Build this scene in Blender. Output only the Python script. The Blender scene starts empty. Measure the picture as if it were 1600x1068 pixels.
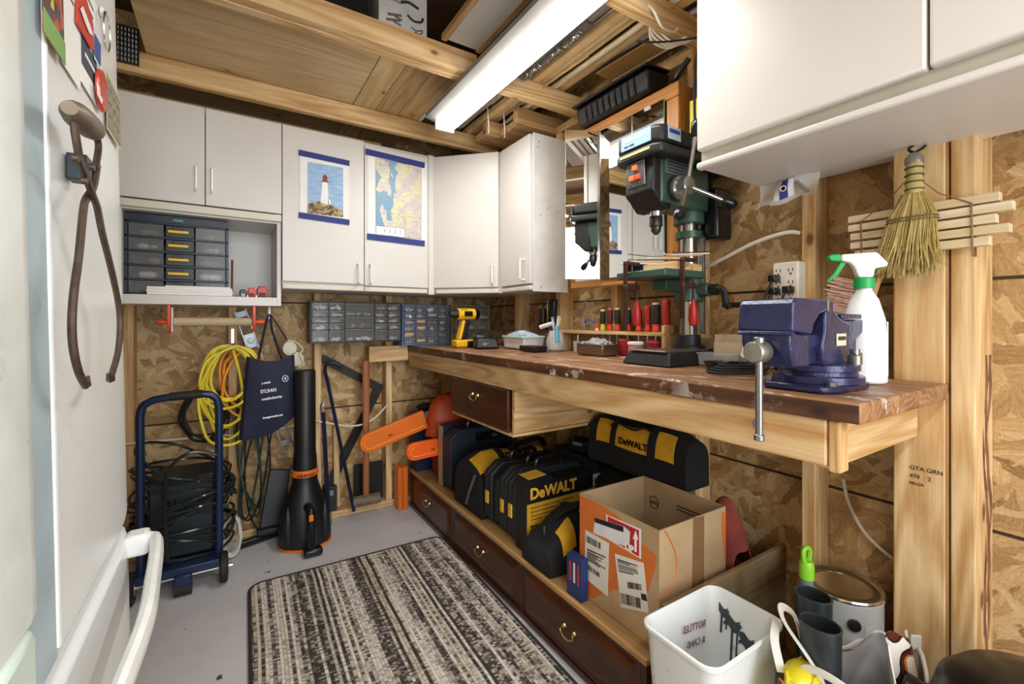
import bpy, bmesh, math, random
from mathutils import Vector, Matrix, Euler
R = math.radians
PI = math.pi
scene = bpy.context.scene
COL = scene.collection
H = 1.13                                   # eye height

def lin(h):
    h = h.lstrip('#'); out = []
    for i in (0, 2, 4):
        v = int(h[i:i+2], 16) / 255
        out.append(v/12.92 if v <= .04045 else ((v+.055)/1.055)**2.4)
    return (*out, 1)

# ---------------------------------------------------------------- camera, world, light, exposure
cd = bpy.data.cameras.new('camera'); cam = bpy.data.objects.new('camera', cd); COL.objects.link(cam)
cam.location = (0, 0, H); cam.rotation_euler = (R(90), 0, R(-32.4))
cd.sensor_width = 36; cd.lens = 15.75; cd.shift_y = -.02; cd.clip_start = .02
scene.camera = cam
w = bpy.data.worlds.new('sky'); scene.world = w; w.use_nodes = True
w.node_tree.nodes['Background'].inputs[0].default_value = (.75, .87, 1, 1)
w.node_tree.nodes['Background'].inputs[1].default_value = .6
def area(name, loc, rot, sx, sy, power, col=(1, 1, 1)):
    l = bpy.data.lights.new(name, 'AREA'); l.shape = 'RECTANGLE'; l.size = sx; l.size_y = sy
    l.energy = power; l.color = col
    o = bpy.data.objects.new(name, l); COL.objects.link(o); o.location = loc; o.rotation_euler = rot
    return o
area('fixture_light', (.885, 1.38, 2.04), (0, 0, 0), .10, 1.18, 5.5, (1, .98, .95))      # tubes of the fixture in view
area('overhead_fill_light', (.0, -.35, 2.06), (0, 0, R(90)), .12, 1.2, 13, (1, .98, .95))   # added unseen fill lamp overhead, behind the camera
area('rear_fill_light', (.45, -1.5, 1.35), (R(90), 0, 0), 1.5, 1.7, 36, (.95, .98, 1))   # added unseen fill from behind the camera, evens out the light
scene.view_settings.view_transform = 'Standard'
scene.view_settings.look = 'None'
scene.view_settings.exposure = .62
scene.view_settings.gamma = 1
scene.view_settings.use_curve_mapping = False
scene.cycles.max_bounces = 8
scene.cycles.diffuse_bounces = 5
scene.cycles.use_denoising = True

# ---------------------------------------------------------------- materials
class NT:
    def __init__(s, name):
        s.m = bpy.data.materials.new(name); s.m.use_nodes = True
        s.t = s.m.node_tree; s.b = s.t.nodes['Principled BSDF']
        s.co = None
    def n(s, typ, ins=None, **kw):
        nd = s.t.nodes.new(typ)
        for k, v in kw.items(): setattr(nd, k, v)
        for k, v in (ins or {}).items():
            if isinstance(v, bpy.types.NodeSocket): s.t.links.new(v, nd.inputs[k])
            else: nd.inputs[k].default_value = v
        return nd
    def link(s, a, b): s.t.links.new(a, b)
    def math(s, op, a, b=0., c=None):
        nd = s.n('ShaderNodeMath', {0: a, 1: b}, operation=op)
        if c is not None:
            if isinstance(c, bpy.types.NodeSocket): s.link(c, nd.inputs[2])
            else: nd.inputs[2].default_value = c
        return nd.outputs[0]
    def coord(s):                         # object coordinates shifted by a per-object random amount
        if s.co: return s.co
        tc = s.n('ShaderNodeTexCoord'); oi = s.n('ShaderNodeObjectInfo')
        r = s.n('ShaderNodeVectorMath', {0: oi.outputs['Random'], 1: (17.3, 31.7, 23.1)}, operation='MULTIPLY')
        a = s.n('ShaderNodeVectorMath', {0: tc.outputs['Object'], 1: r.outputs[0]}, operation='ADD')
        s.co = a.outputs[0]; return s.co
    def map(s, v, scale=(1, 1, 1), rot=(0, 0, 0), loc=(0, 0, 0)):
        return s.n('ShaderNodeMapping', {0: v, 'Scale': scale, 'Rotation': rot, 'Location': loc}).outputs[0]
    def noise(s, v, scale=5, detail=4, rough=.55, dist=0., out='Fac'):
        return s.n('ShaderNodeTexNoise', {'Vector': v, 'Scale': scale, 'Detail': detail, 'Roughness': rough, 'Distortion': dist}).outputs[0 if out == 'Fac' else 1]
    def ramp(s, f, stops, interp='LINEAR'):
        nd = s.n('ShaderNodeValToRGB', {0: f}); cr = nd.color_ramp; cr.interpolation = interp
        while len(cr.elements) < len(stops): cr.elements.new(.5)
        for e, (p, c) in zip(cr.elements, stops):
            e.position = p; e.color = lin(c) if isinstance(c, str) else (c if hasattr(c, '__len__') else (c, c, c, 1))
        return nd.outputs[0]
    def mix(s, f, a, b, mode='MIX'):
        nd = s.n('ShaderNodeMix', data_type='RGBA', blend_type=mode)
        for i, v in ((0, f), (6, a), (7, b)):
            if isinstance(v, bpy.types.NodeSocket): s.link(v, nd.inputs[i])
            else: nd.inputs[i].default_value = lin(v) if isinstance(v, str) else v
        return nd.outputs[2]
    def bump(s, h, strength=.3, dist=.002):
        nd = s.n('ShaderNodeBump', {'Height': h, 'Strength': strength, 'Distance': dist})
        s.link(nd.outputs[0], s.b.inputs['Normal'])
    def base(s, v):
        if isinstance(v, bpy.types.NodeSocket): s.link(v, s.b.inputs['Base Color'])
        else: s.b.inputs['Base Color'].default_value = v
    def set(s, **kw):
        for k, v in kw.items():
            i = s.b.inputs[k.replace('_', ' ')]
            if isinstance(v, bpy.types.NodeSocket): s.link(v, i)
            else: i.default_value = v
        return s

MC = {}
def pm(col, rough=.5, metal=0., var=.10, scale=9, bump=.0, bs=70, name=None, **kw):
    """plain material with a slight procedural mottling"""
    key = (col, rough, metal, var, scale, bump, bs, tuple(sorted(kw.items())))
    if key in MC: return MC[key]
    t = NT(name or 'm_' + col.lstrip('#')); c = lin(col)
    v = t.coord()
    n = t.noise(v, scale, 4)
    lo = tuple(max(0, x*(1-var)) for x in c[:3]) + (1,); hi = tuple(min(1, x*(1+var)) for x in c[:3]) + (1,)
    t.base(t.ramp(n, [(.3, lo), (.7, hi)]))
    r = t.math('MULTIPLY_ADD', n, .16, rough-.08)
    t.set(Roughness=r, Metallic=metal)
    if bump: t.bump(t.noise(v, bs, 3), bump, .001)
    for k, x in kw.items(): t.b.inputs[k.replace('_', ' ')].default_value = x
    MC[key] = t.m; return t.m

def wood(name, dark, light, axis='X', rough=.6, scale=1., knots=True, contrast=1., paint=None, bump=.25):
    t = NT(name); v = t.coord()
    st = {'X': (.09, 1, 1), 'Y': (1, .09, 1), 'Z': (1, 1, .09)}[axis]
    m = t.map(v, tuple(a*scale for a in st))
    d = t.noise(m, 5, 2, .5, 0, 'Color')
    dd = t.n('ShaderNodeVectorMath', {0: d, 1: (.35/scale,)*3}, operation='MULTIPLY').outputs[0]
    mv = t.n('ShaderNodeVectorMath', {0: m, 1: dd}, operation='ADD').outputs[0]
    rings = t.noise(mv, 26, 3, .6)
    rings2 = t.math('MULTIPLY_ADD', t.math('SINE', t.math('MULTIPLY', t.noise(mv, 4.2, 1, .4), 95)), .5, .5)
    fine = t.noise(t.map(v, tuple(a*scale for a in {'X': (.03, 1, 1), 'Y': (1, .03, 1), 'Z': (1, 1, .03)}[axis])), 220, 3, .7)
    f = t.math('MULTIPLY_ADD', rings2, .20, t.math('MULTIPLY_ADD', rings, .78, .03))
    f = t.math('ADD', f, t.math('MULTIPLY_ADD', fine, .35, -.2))
    col = t.ramp(f, [(.5-.28/contrast, dark), (.5+.28/contrast, light)])
    if knots:
        kv = t.map(v, tuple({'X': (.55, 1, 1), 'Y': (1, .55, 1), 'Z': (1, 1, .55)}[axis]))
        vo = t.n('ShaderNodeTexVoronoi', {'Vector': kv, 'Scale': 9., 'Randomness': 1.})
        kcol = lin(dark); kcol = (kcol[0]*.30, kcol[1]*.22, kcol[2]*.18, 1)
        sc_ = t.n('ShaderNodeSeparateColor', {0: vo.outputs['Color']})
        rad = t.math('MULTIPLY_ADD', sc_.outputs[1], .09, .07)
        sel = t.math('GREATER_THAN', sc_.outputs[0], .3)
        dd2 = t.math('DIVIDE', vo.outputs['Distance'], rad)
        kk = t.math('MULTIPLY', t.ramp(dd2, [(.55, 1.), (1., 0.)]), sel)
        halo = t.math('MULTIPLY', t.ramp(t.math('MULTIPLY', dd2, .4), [(.3, .45), (1., 0.)]), sel)
        col = t.mix(halo, col, dark)
        col = t.mix(kk, col, kcol)
    tone = t.noise(v, 1.7, 1)
    col = t.mix(t.math('MULTIPLY', tone, .25), col, dark)
    if paint:
        pn = t.noise(t.map(v, (1.6, .7, 1)), 13, 6, .72)
        pk = t.ramp(pn, [(.565, 0.), (.60, 1.)])
        big = t.ramp(t.noise(v, 3.5, 2), [(.45, 0.), (.6, 1.)])
        col = t.mix(t.math('MULTIPLY', t.math('MULTIPLY', pk, big), .85), col, paint)
    t.base(col); t.set(Roughness=rough)
    t.bump(f, bump, .002)
    return t.m

def osb(name, plane):
    """oriented strand board: overlapping flakes in several directions"""
    t = NT(name)
    co = t.n('ShaderNodeTexCoord').outputs['Object']
    rot = {'xz': (R(90), 0, 0), 'yz': (R(90), 0, R(90))}[plane]
    sp = t.n('ShaderNodeSeparateXYZ', {0: co})
    flat = t.n('ShaderNodeCombineXYZ', {0: sp.outputs[0 if plane == 'xz' else 1], 1: sp.outputs[2], 2: 0.}).outputs[0]
    w1 = t.n('ShaderNodeVectorMath', {0: t.noise(flat, 7, 2, .5, 0, 'Color'), 1: (.06, .06, 0)}, operation='MULTIPLY').outputs[0]
    w2 = t.n('ShaderNodeVectorMath', {0: t.noise(flat, 45, 3, .7, 0, 'Color'), 1: (.022, .022, 0)}, operation='MULTIPLY').outputs[0]
    flat0 = flat
    flat = t.n('ShaderNodeVectorMath', {0: flat, 1: w1}, operation='ADD').outputs[0]
    flat = t.n('ShaderNodeVectorMath', {0: flat, 1: w2}, operation='ADD').outputs[0]
    best = None; tone = None
    for i, (ang, sc, st) in enumerate([(8, 27, .30), (-38, 24, .34), (52, 30, .28), (88, 26, .38), (-68, 34, .32), (25, 44, .34)]):
        m2 = t.n('ShaderNodeMapping', {0: flat, 'Rotation': (0, 0, R(ang)), 'Location': (i*3.7, i*1.9, 0)}).outputs[0]
        m3 = t.n('ShaderNodeVectorMath', {0: m2, 1: (sc*st, sc, 1)}, operation='MULTIPLY').outputs[0]
        vo = t.n('ShaderNodeTexVoronoi', {'Vector': m3, 'Scale': 1., 'Randomness': 1.}, voronoi_dimensions='2D')
        s = t.n('ShaderNodeSeparateColor', {0: vo.outputs['Color']})
        h = s.outputs[0]; tn = s.outputs[1]
        grain = t.noise(t.n('ShaderNodeVectorMath', {0: m2, 1: (sc*st*1.2, sc*9, 1)}, operation='MULTIPLY').outputs[0], 1, 2, .6)
        tn = t.math('MULTIPLY_ADD', grain, .55, t.math('MULTIPLY_ADD', tn, .42, .06))
        if best is None: best, tone = h, tn
        else:
            g = t.math('GREATER_THAN', h, best)
            mx = t.n('ShaderNodeMix', {0: g, 2: tone, 3: tn}); tone = mx.outputs[0]
            best = t.math('MAXIMUM', best, h)
    fine = t.noise(flat, 150, 3, .7)
    tone = t.math('ADD', tone, t.math('MULTIPLY_ADD', fine, .4, -.22))
    col = t.ramp(tone, [(.18, '#6f5432'), (.34, '#a18154'), (.52, '#bfa06e'), (.7, '#d5bb8c'), (.9, '#ecdcb6')])
    sh = t.ramp(t.noise(flat0, 2.2, 3), [(.3, '#cba878'), (.7, '#ffffff')])
    col = t.mix(.45, col, sh, 'MULTIPLY')
    t.base(col); t.set(Roughness=.6)
    t.bump(t.math('ADD', best, t.math('MULTIPLY', tone, .5)), .5, .002)
    return t.m

W = {}
for ax in 'XYZ':
    W['pine'+ax] = wood('pine_'+ax, '#b98a50', '#eed2a0', ax, .6, 1., True, 1.25)
    W['dim'+ax] = wood('aged_pine_'+ax, '#9f7646', '#d9b684', ax, .6, 1., True, 1.2)
    W['oak'+ax] = wood('oak_'+ax, '#9a5f25', '#c98c45', ax, .42, 1.4, False)
    W['walnut'+ax] = wood('dark_stained_'+ax, '#2c1409', '#5c301a', ax, .3, 1.2, False, 1., None, .1)
W['ply'] = wood('plywood', '#b4966a', '#dcc498', 'X', .65, .45, True, 1.1)
W['top'] = wood('worn_bench_top', '#6a4126', '#bb8d63', 'Y', .5, 1., True, 1.05, '#ded6cc', .5)
W['old'] = wood('old_board', '#7a6747', '#ab9269', 'X', .7)
WHITE = pm('#d9d5cf', .38, 0, .03, 3, name='white_melamine')
EDGE = pm('#d9d4c4', .5, 0, .05, 6)
FRIDGE = pm('#f3f6f5', .25, 0, .02, 2, .08, 300, name='fridge_enamel')
CHROME = pm('#c9c9c6', .22, 1., .06)
STEEL = pm('#8f8e8a', .38, .9, .15)
BLACKP = pm('#141516', .45, 0, .25, 20, .1, 200)
BLACKG = pm('#101113', .28, 0, .2)
BLACKF = pm('#141516', .9, 0, .25, 30, .6, 500, name='black_fabric')
YELLOW = pm('#f0b91f', .5, 0, .08)
ORANGE = pm('#e8741a', .42, 0, .07)
GREEN = pm('#3f5a4e', .4, .2, .12)
RED = pm('#b3201f', .4)
PAPER = pm('#efeee9', .8, 0, .04)
RUBBER = pm('#1c1b1a', .7)
BRASS = pm('#d9b777', .3, 1., .1)
WIRE = pm('#dcd6c6', .5, 0, .06)
GREY = pm('#7b7f82', .5)
def glassy(name, col, rough=.1, alpha=.35):
    t = NT(name); t.base(lin(col)); t.set(Roughness=rough, Alpha=alpha); return t.m
CLEAR = glassy('clear_plastic', '#e6ebea', .12, .32)
SMOKE = glassy('smoky_plastic', '#a2a4a4', .12, .22)
def emis(name, col, s):
    t = NT(name); t.base(lin(col)); t.set(Emission_Color=lin(col), Emission_Strength=s); return t.m

# ---------------------------------------------------------------- mesh building
class M:
    def __init__(s): s.v = []; s.f = []; s.mi = []; s.cur = 0; s.X = None
    def add(s, vs, fs, mi=None):
        k = len(s.v)
        if s.X is not None: vs = [s.X @ Vector(p) for p in vs]
        s.v += [tuple(p) for p in vs]; s.f += [tuple(i+k for i in f) for f in fs]
        s.mi += [s.cur if mi is None else mi] * len(fs); return s
    def box(s, c, d, rot=None, mi=None, taper=None):
        x, y, z = (a/2 for a in d); tx, ty = taper or (1, 1)
        vs = [Vector((i*x*(tx if k > 0 else 1), j*y*(ty if k > 0 else 1), k*z)) for k in (-1, 1) for j in (-1, 1) for i in (-1, 1)]
        if rot is not None:
            e = rot if isinstance(rot, Matrix) else Euler(rot).to_matrix()
            vs = [e @ p for p in vs]
        vs = [p + Vector(c) for p in vs]
        return s.add(vs, [(0, 2, 3, 1), (4, 5, 7, 6), (0, 1, 5, 4), (2, 6, 7, 3), (0, 4, 6, 2), (1, 3, 7, 5)], mi)
    def bb(s, x0, x1, y0, y1, z0, z1, mi=None):
        return s.box(((x0+x1)/2, (y0+y1)/2, (z0+z1)/2), (abs(x1-x0), abs(y1-y0), abs(z1-z0)), None, mi)
    def cyl(s, p0, p1, r0, r1=None, n=16, cap=True, mi=None):
        r1 = r0 if r1 is None else r1
        p0, p1 = Vector(p0), Vector(p1); q = (p1-p0).to_track_quat('Z', 'Y').to_matrix()
        vs = []
        for p, r in ((p0, r0), (p1, r1)):
            for i in range(n):
                a = 2*PI*i/n; vs.append(p + q @ Vector((r*math.cos(a), r*math.sin(a), 0)))
        fs = [(i, (i+1) % n, n+(i+1) % n, n+i) for i in range(n)]
        if cap: fs += [tuple(range(n-1, -1, -1)), tuple(range(n, 2*n))]
        return s.add(vs, fs, mi)
    def lathe(s, prof, c=(0, 0, 0), n=24, rot=None, mi=None, sx=1, sy=1):
        e = Euler(rot).to_matrix() if rot else Matrix.Identity(3)
        vs = []; fs = []
        for r, z in prof:
            for i in range(n):
                a = 2*PI*i/n; vs.append(e @ Vector((r*sx*math.cos(a), r*sy*math.sin(a), z)) + Vector(c))
        for k in range(len(prof)-1):
            for i in range(n): fs.append((k*n+i, k*n+(i+1) % n, (k+1)*n+(i+1) % n, (k+1)*n+i))
        if prof[0][0] > 1e-6: fs.append(tuple(range(n-1, -1, -1)))
        if prof[-1][0] > 1e-6: fs.append(tuple((len(prof)-1)*n+i for i in range(n)))
        return s.add(vs, fs, mi)
    def tube(s, pts, r, n=6, closed=False, mi=None, flat=None):
        pts = [Vector(p) for p in pts]; N = len(pts); vs = []; fs = []
        up = None
        for i, p in enumerate(pts):
            a = pts[(i-1) % N] if (closed or i > 0) else p
            b = pts[(i+1) % N] if (closed or i < N-1) else p
            t = (b-a)
            t = t.normalized() if t.length > 1e-9 else Vector((0, 0, 1))
            if up is None:
                up = Vector((0, 0, 1)) if abs(t.z) < .9 else Vector((1, 0, 0))
            u = (up - t*up.dot(t))
            u = u.normalized() if u.length > 1e-6 else t.orthogonal().normalized()
            up = u; w_ = t.cross(u)
            rr = r[i] if hasattr(r, '__len__') else r
            for k in range(n):
                g = 2*PI*k/n
                vs.append(p + u*(rr*math.cos(g)*(flat or 1)) + w_*(rr*math.sin(g)))
        for i in range(N if closed else N-1):
            j = (i+1) % N
            for k in range(n): fs.append((i*n+k, i*n+(k+1) % n, j*n+(k+1) % n, j*n+k))
        if not closed: fs += [tuple(range(n-1, -1, -1)), tuple((N-1)*n+k for k in range(n))]
        return s.add(vs, fs, mi)
    def prism(s, pts, plane, a, b, mi=None):
        f = {'xy': lambda u, v, w_: (u, v, w_), 'xz': lambda u, v, w_: (u, w_, v), 'yz': lambda u, v, w_: (w_, u, v)}[plane]
        n = len(pts); vs = [f(u, v, a) for u, v in pts] + [f(u, v, b) for u, v in pts]
        fs = [(i, (i+1) % n, n+(i+1) % n, n+i) for i in range(n)] + [tuple(range(n-1, -1, -1)), tuple(range(n, 2*n))]
        return s.add(vs, fs, mi)
    def ball(s, c, r, n=16, mi=None):
        r = r if hasattr(r, '__len__') else (r, r, r); k = max(6, n//2)
        prof = [(math.sin(PI*i/k), -math.cos(PI*i/k)) for i in range(k+1)]
        vs = [(c[0]+r[0]*p*math.cos(2*PI*j/n), c[1]+r[1]*p*math.sin(2*PI*j/n), c[2]+r[2]*z) for p, z in prof for j in range(n)]
        fs = [(a*n+j, a*n+(j+1) % n, (a+1)*n+(j+1) % n, (a+1)*n+j) for a in range(k) for j in range(n)]
        return s.add(vs, fs, mi)
    def grid(s, f, nu, nv, th=0, mi=None):
        """surface f(u,v)->point, u,v in 0..1; th: thickness along face normals (approx)"""
        P = [[Vector(f(i/nu, j/nv)) for j in range(nv+1)] for i in range(nu+1)]
        vs = [p for row in P for p in row]; L = nv+1
        fs = [(i*L+j, (i+1)*L+j, (i+1)*L+j+1, i*L+j+1) for i in range(nu) for j in range(nv)]
        if th:
            K = len(vs); back = []
            for i in range(nu+1):
                for j in range(nv+1):
                    du = P[min(i+1, nu)][j]-P[max(i-1, 0)][j]; dv = P[i][min(j+1, nv)]-P[i][max(j-1, 0)]
                    nn = du.cross(dv); nn = nn.normalized() if nn.length > 1e-12 else Vector((0, 0, 1))
                    back.append(P[i][j]-nn*th)
            vs += back; fs += [tuple(K+x for x in reversed(f_)) for f_ in fs[:]]
            rim = [(i, 0) for i in range(nu)] + [(nu, j) for j in range(nv)] + [(i, nv) for i in range(nu, 0, -1)] + [(0, j) for j in range(nv, 0, -1)]
            for q in range(len(rim)):
                a = rim[q]; b = rim[(q+1) % len(rim)]; ia = a[0]*L+a[1]; ib = b[0]*L+b[1]
                fs.append((ib, ia, K+ia, K+ib))
        return s.add(vs, fs, mi)

WM = {}       # world matrix of every object built so far
def wmat(o): return WM[o.name] if o is not None else Matrix.Identity(4)
def tag(o, label=None, cat=None, group=None, kind=None):
    for k, v in (('label', label), ('category', cat), ('group', group), ('kind', kind)):
        if v: o[k] = v
    return o
def T(name, label, cat, loc=(0, 0, 0), rz=0, group=None):
    """a thing: an empty at its base"""
    o = bpy.data.objects.new(name, None); COL.objects.link(o); o.empty_display_size = .05
    o.location = loc; o.rotation_euler = (0, 0, rz)
    WM[o.name] = Matrix.Translation(loc) @ Matrix.Rotation(rz, 4, 'Z')
    return tag(o, label, cat, group)
def finish(me, smooth):
    if smooth:
        me.polygons.foreach_set('use_smooth', [True]*len(me.polygons))
        try: me.set_sharp_from_angle(angle=R(smooth if smooth is not True else 38))
        except Exception: pass
def P(name, m, mat, parent, local=False, bevel=0, smooth=True, label=None, seg=2, sub=0):
    """a part of `parent`; mesh given in world coordinates unless local"""
    me = bpy.data.meshes.new(name)
    inv = Matrix.Identity(4) if local else wmat(parent).inverted()
    vs = [inv @ Vector(p) for p in m.v]
    c = Vector((0, 0, 0))
    if vs:
        lo = Vector((min(p[i] for p in vs) for i in range(3))); hi = Vector((max(p[i] for p in vs) for i in range(3)))
        c = Vector(((lo.x+hi.x)/2, (lo.y+hi.y)/2, lo.z))
    me.from_pydata([p-c for p in vs], [], m.f); me.update()
    mats = mat if isinstance(mat, (list, tuple)) else [mat]
    for x in mats: me.materials.append(x)
    if len(mats) > 1: me.polygons.foreach_set('material_index', [min(i, len(mats)-1) for i in m.mi])
    bm_ = bmesh.new(); bm_.from_mesh(me); bmesh.ops.recalc_face_normals(bm_, faces=bm_.faces); bm_.to_mesh(me); bm_.free()
    finish(me, smooth)
    o = bpy.data.objects.new(name, me); COL.objects.link(o); o.parent = parent; o.location = c
    WM[o.name] = wmat(parent) @ Matrix.Translation(c)
    if bevel:
        b = o.modifiers.new('edge', 'BEVEL'); b.width = bevel; b.segments = seg; b.limit_method = 'ANGLE'; b.angle_limit = R(40); b.use_clamp_overlap = True
    if sub:
        b = o.modifiers.new('smooth', 'SUBSURF'); b.levels = sub; b.render_levels = sub
    if label: o['label'] = label
    return o
def S(name, m, mat, label, cat, group=None, **kw):
    """a thing made of one mesh"""
    return tag(P(name, m, mat, None, **kw), label, cat, group)
def ST(name, m, mat, parent=None, **kw):
    o = P(name, m, mat, parent, **kw)
    if parent is None: o['kind'] = 'structure'
    return o
def copytree(root, loc=None, rz=None, label=None):
    r = root.copy(); COL.objects.link(r)
    if loc is not None: r.location = loc
    if rz is not None: r.rotation_euler = (0, 0, rz)
    if label: r['label'] = label
    for ch in list(root.children):
        c = ch.copy(); COL.objects.link(c); c.parent = r
        for g in ch.children:
            d = g.copy(); COL.objects.link(d); d.parent = c
    return r
TXT = {}
def txt(s, size, mat, parent, loc, face='-Y', roll=0, name='lettering', bold=0, squeeze=1., align='LEFT', rot=None, depth=.0006, shear=0):
    """flat lettering in world coordinates; face = direction the words look at"""
    cu = bpy.data.curves.new('t', 'FONT'); cu.body = s; cu.size = size; cu.extrude = depth; cu.align_x = align
    cu.offset = bold; cu.shear = shear; cu.resolution_u = 3
    o = bpy.data.objects.new('t', cu); COL.objects.link(o)
    bpy.context.view_layer.update()
    me = bpy.data.meshes.new_from_object(o.evaluated_get(bpy.context.evaluated_depsgraph_get()))
    bpy.data.objects.remove(o)
    rz = {'-Y': 0, '-X': R(-90), '+X': R(90), '+Y': R(180)}.get(face, 0)
    q = rot if rot is not None else (Matrix.Rotation(rz, 3, 'Z') @ (Matrix.Rotation(R(90), 3, 'X') if face != 'up' else Matrix.Identity(3)))
    q = q @ Matrix.Rotation(R(roll), 3, 'Z')
    mm = M(); mm.add([q @ Vector((v.co.x*squeeze, v.co.y, v.co.z)) + Vector(loc) for v in me.vertices], [tuple(p.vertices) for p in me.polygons])
    return P(name, mm, mat, parent, smooth=False)

# perspective bookkeeping: where a sight line through the photograph meets a plane of the room
def _ray(px):
    a = math.atan((px-800)/700) + R(32.4); return math.tan(a)
def gx(px, Y): return Y*_ray(px)
def gy(px, X): return X/_ray(px)
def dep(X, Y): return X*math.sin(R(32.4)) + Y*math.cos(R(32.4))
def gz(py, X, Y): return H + (502-py)/700*dep(X, Y)
def hang(p0, p1, sag, n=12):
    p0, p1 = Vector(p0), Vector(p1)
    return [p0.lerp(p1, i/n) - Vector((0, 0, sag*4*(i/n)*(1-i/n))) for i in range(n+1)]
def spline(pts, k=8, closed=False):
    pts = [Vector(p) for p in pts]; N = len(pts); out = []
    for i in range(N if closed else N-1):
        if closed: a, b, c, d = pts[(i-1) % N], pts[i], pts[(i+1) % N], pts[(i+2) % N]
        else: a, b, c, d = pts[max(i-1, 0)], pts[i], pts[i+1], pts[min(i+2, N-1)]
        for j in range(k):
            t = j/k; out.append(.5*((2*b)+(c-a)*t+(2*a-5*b+4*c-d)*t*t+(3*b-a-3*c+d)*t**3))
    if not closed: out.append(pts[-1])
    return out
# ---------------------------------------------------------------- the room
XW, XS = 1.575, 1.485          # right wall board and stud faces
YW, YS = 2.81, 2.72            # back wall board and stud faces
OSBX, OSBY = osb('strand_board_back', 'xz'), osb('strand_board_right', 'yz')
def floor_mat():
    t = NT('painted_concrete'); v = t.coord()
    n = t.noise(v, 3, 5); f = t.noise(v, 40, 4)
    c = t.ramp(n, [(.3, '#bcbabb'), (.7, '#cbc9ca')])
    sp = t.ramp(t.noise(v, 23, 3, .5), [(.24, 1.), (.27, 0.)])
    c = t.mix(sp, c, '#4a4644'); t.base(c)
    t.set(Roughness=t.math('MULTIPLY_ADD', f, .3, .28)); t.bump(f, .12, .002); return t.m
ST('floor', M().bb(-1.0, XW+.05, -1.7, YW+.05, -.06, 0), floor_mat(), smooth=False)
ST('wall_back', M().bb(-1.0, XW+.02, YW, YW+.02, 0, 2.62), OSBX, smooth=False)
ST('wall_right', M().bb(XW, XW+.02, -1.7, YW, 0, 2.62), OSBY, smooth=False)
ST('wall_left', M().bb(-1.02, -1.0, -1.7, YW+.02, 0, 2.62), OSBY, smooth=False)
fw = M(); fw.bb(-1.0, -.3, -1.72, -1.7, 0, 2.62); fw.bb(1.2, XW, -1.72, -1.7, 0, 2.62); fw.bb(-.3, 1.2, -1.72, -1.7, 2.2, 2.62)
ST('wall_front', fw, OSBX, smooth=False)
ST('ceiling', M().bb(-1.0, XW+.02, -1.72, YW+.02, 2.62, 2.64), pm('#5b4128', .8, 0, .35, 4), smooth=False)
# seams between the boards
for i, z in enumerate((.62, 1.235)):
    ST('trim_%d' % (i*2+1), M().bb(-1.0, XW, YW-.0015, YW+.001, z-.004, z+.004), pm('#3b2a18', .8), smooth=False)
    ST('trim_%d' % (i*2+2), M().bb(XW-.0015, XW+.001, -1.7, YW, z-.004, z+.004), pm('#3b2a18', .8), smooth=False)
# studs: structure of the two bare walls
def board(name, x0, x1, y0, y1, z0, z1, mat, label, cat='lumber', group=None, bevel=.002):
    return S(name, M().bb(x0, x1, y0, y1, z0, z1), mat, label, cat, group, bevel=bevel, smooth=False)
bw = bpy.data.objects['wall_back']; rw = bpy.data.objects['wall_right']
for xc in (-.80, -.39, .022, .43, .835, 1.24):
    P('stud', M().bb(xc-.019, xc+.019, YS, YW-.001, .038, 2.13), W['pineZ'], bw, bevel=.003, smooth=False)
P('sill_plate', M().bb(-.98, XS, YS, YW-.001, 0.001, .037), W['pineX'], bw, bevel=.003, smooth=False)
P('top_plate', M().bb(-.98, XW-.002, YS, YW-.001, 2.131, 2.17), W['dimX'], bw, bevel=.003, smooth=False)
for yc in (.665, 1.07, 1.475, 1.88, 2.29, -.2, -.6):
    P('stud', M().bb(XS, XW-.001, yc-.019, yc+.019, .038, 2.13), W['pineZ'], rw, bevel=.003, smooth=False)
P('sill_plate', M().bb(XS, XW-.001, -1.68, YS-.001, 0.001, .037), W['dimY'], rw, bevel=.003, smooth=False)
P('top_plate', M().bb(XS, XW-.001, -1.68, YS-.001, 2.131, 2.17), W['dimY'], rw, bevel=.003, smooth=False)
# post by the bench end: a broad plank, a narrow one edge-on and a stud with bark
px_ = T('wall_post', 'broad rough pine post with a printed grade stamp at the right bench end', 'post', (1.45, .37, 0))
P('plank', M().bb(1.43, 1.468, .345, .443, .001, 2.12), W['pineZ'], px_, bevel=.003, smooth=False)
P('plank', M().bb(1.434, 1.57, .3395, .3445, .001, 2.12), W['dimZ'], px_, bevel=.001, smooth=False)
P('plank', M().bb(1.43, 1.574, .294, .336, .001, 2.12), W['pineZ'], px_, bevel=.003, smooth=False)
STAMP = pm('#3c3226', .8)
for s_, z_, h_ in (('GTA GRN', .905, .014), ('470    2', .885, .013), ('NLGA', .868, .010)):
    txt(s_, h_, STAMP, px_, (1.4295, .41, z_-.14), '-X', name='grade_stamp')
m = M(); m.grid(lambda u, v: (1.50+.012*math.sin(14*v)+.045*u, .2935+.003*math.sin(23*v+9*u), .10+.95*v), 4, 40, .002); P('bark_edge', m, pm('#7a5236', .9, 0, .4, 16, .6, 60), px_)

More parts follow.
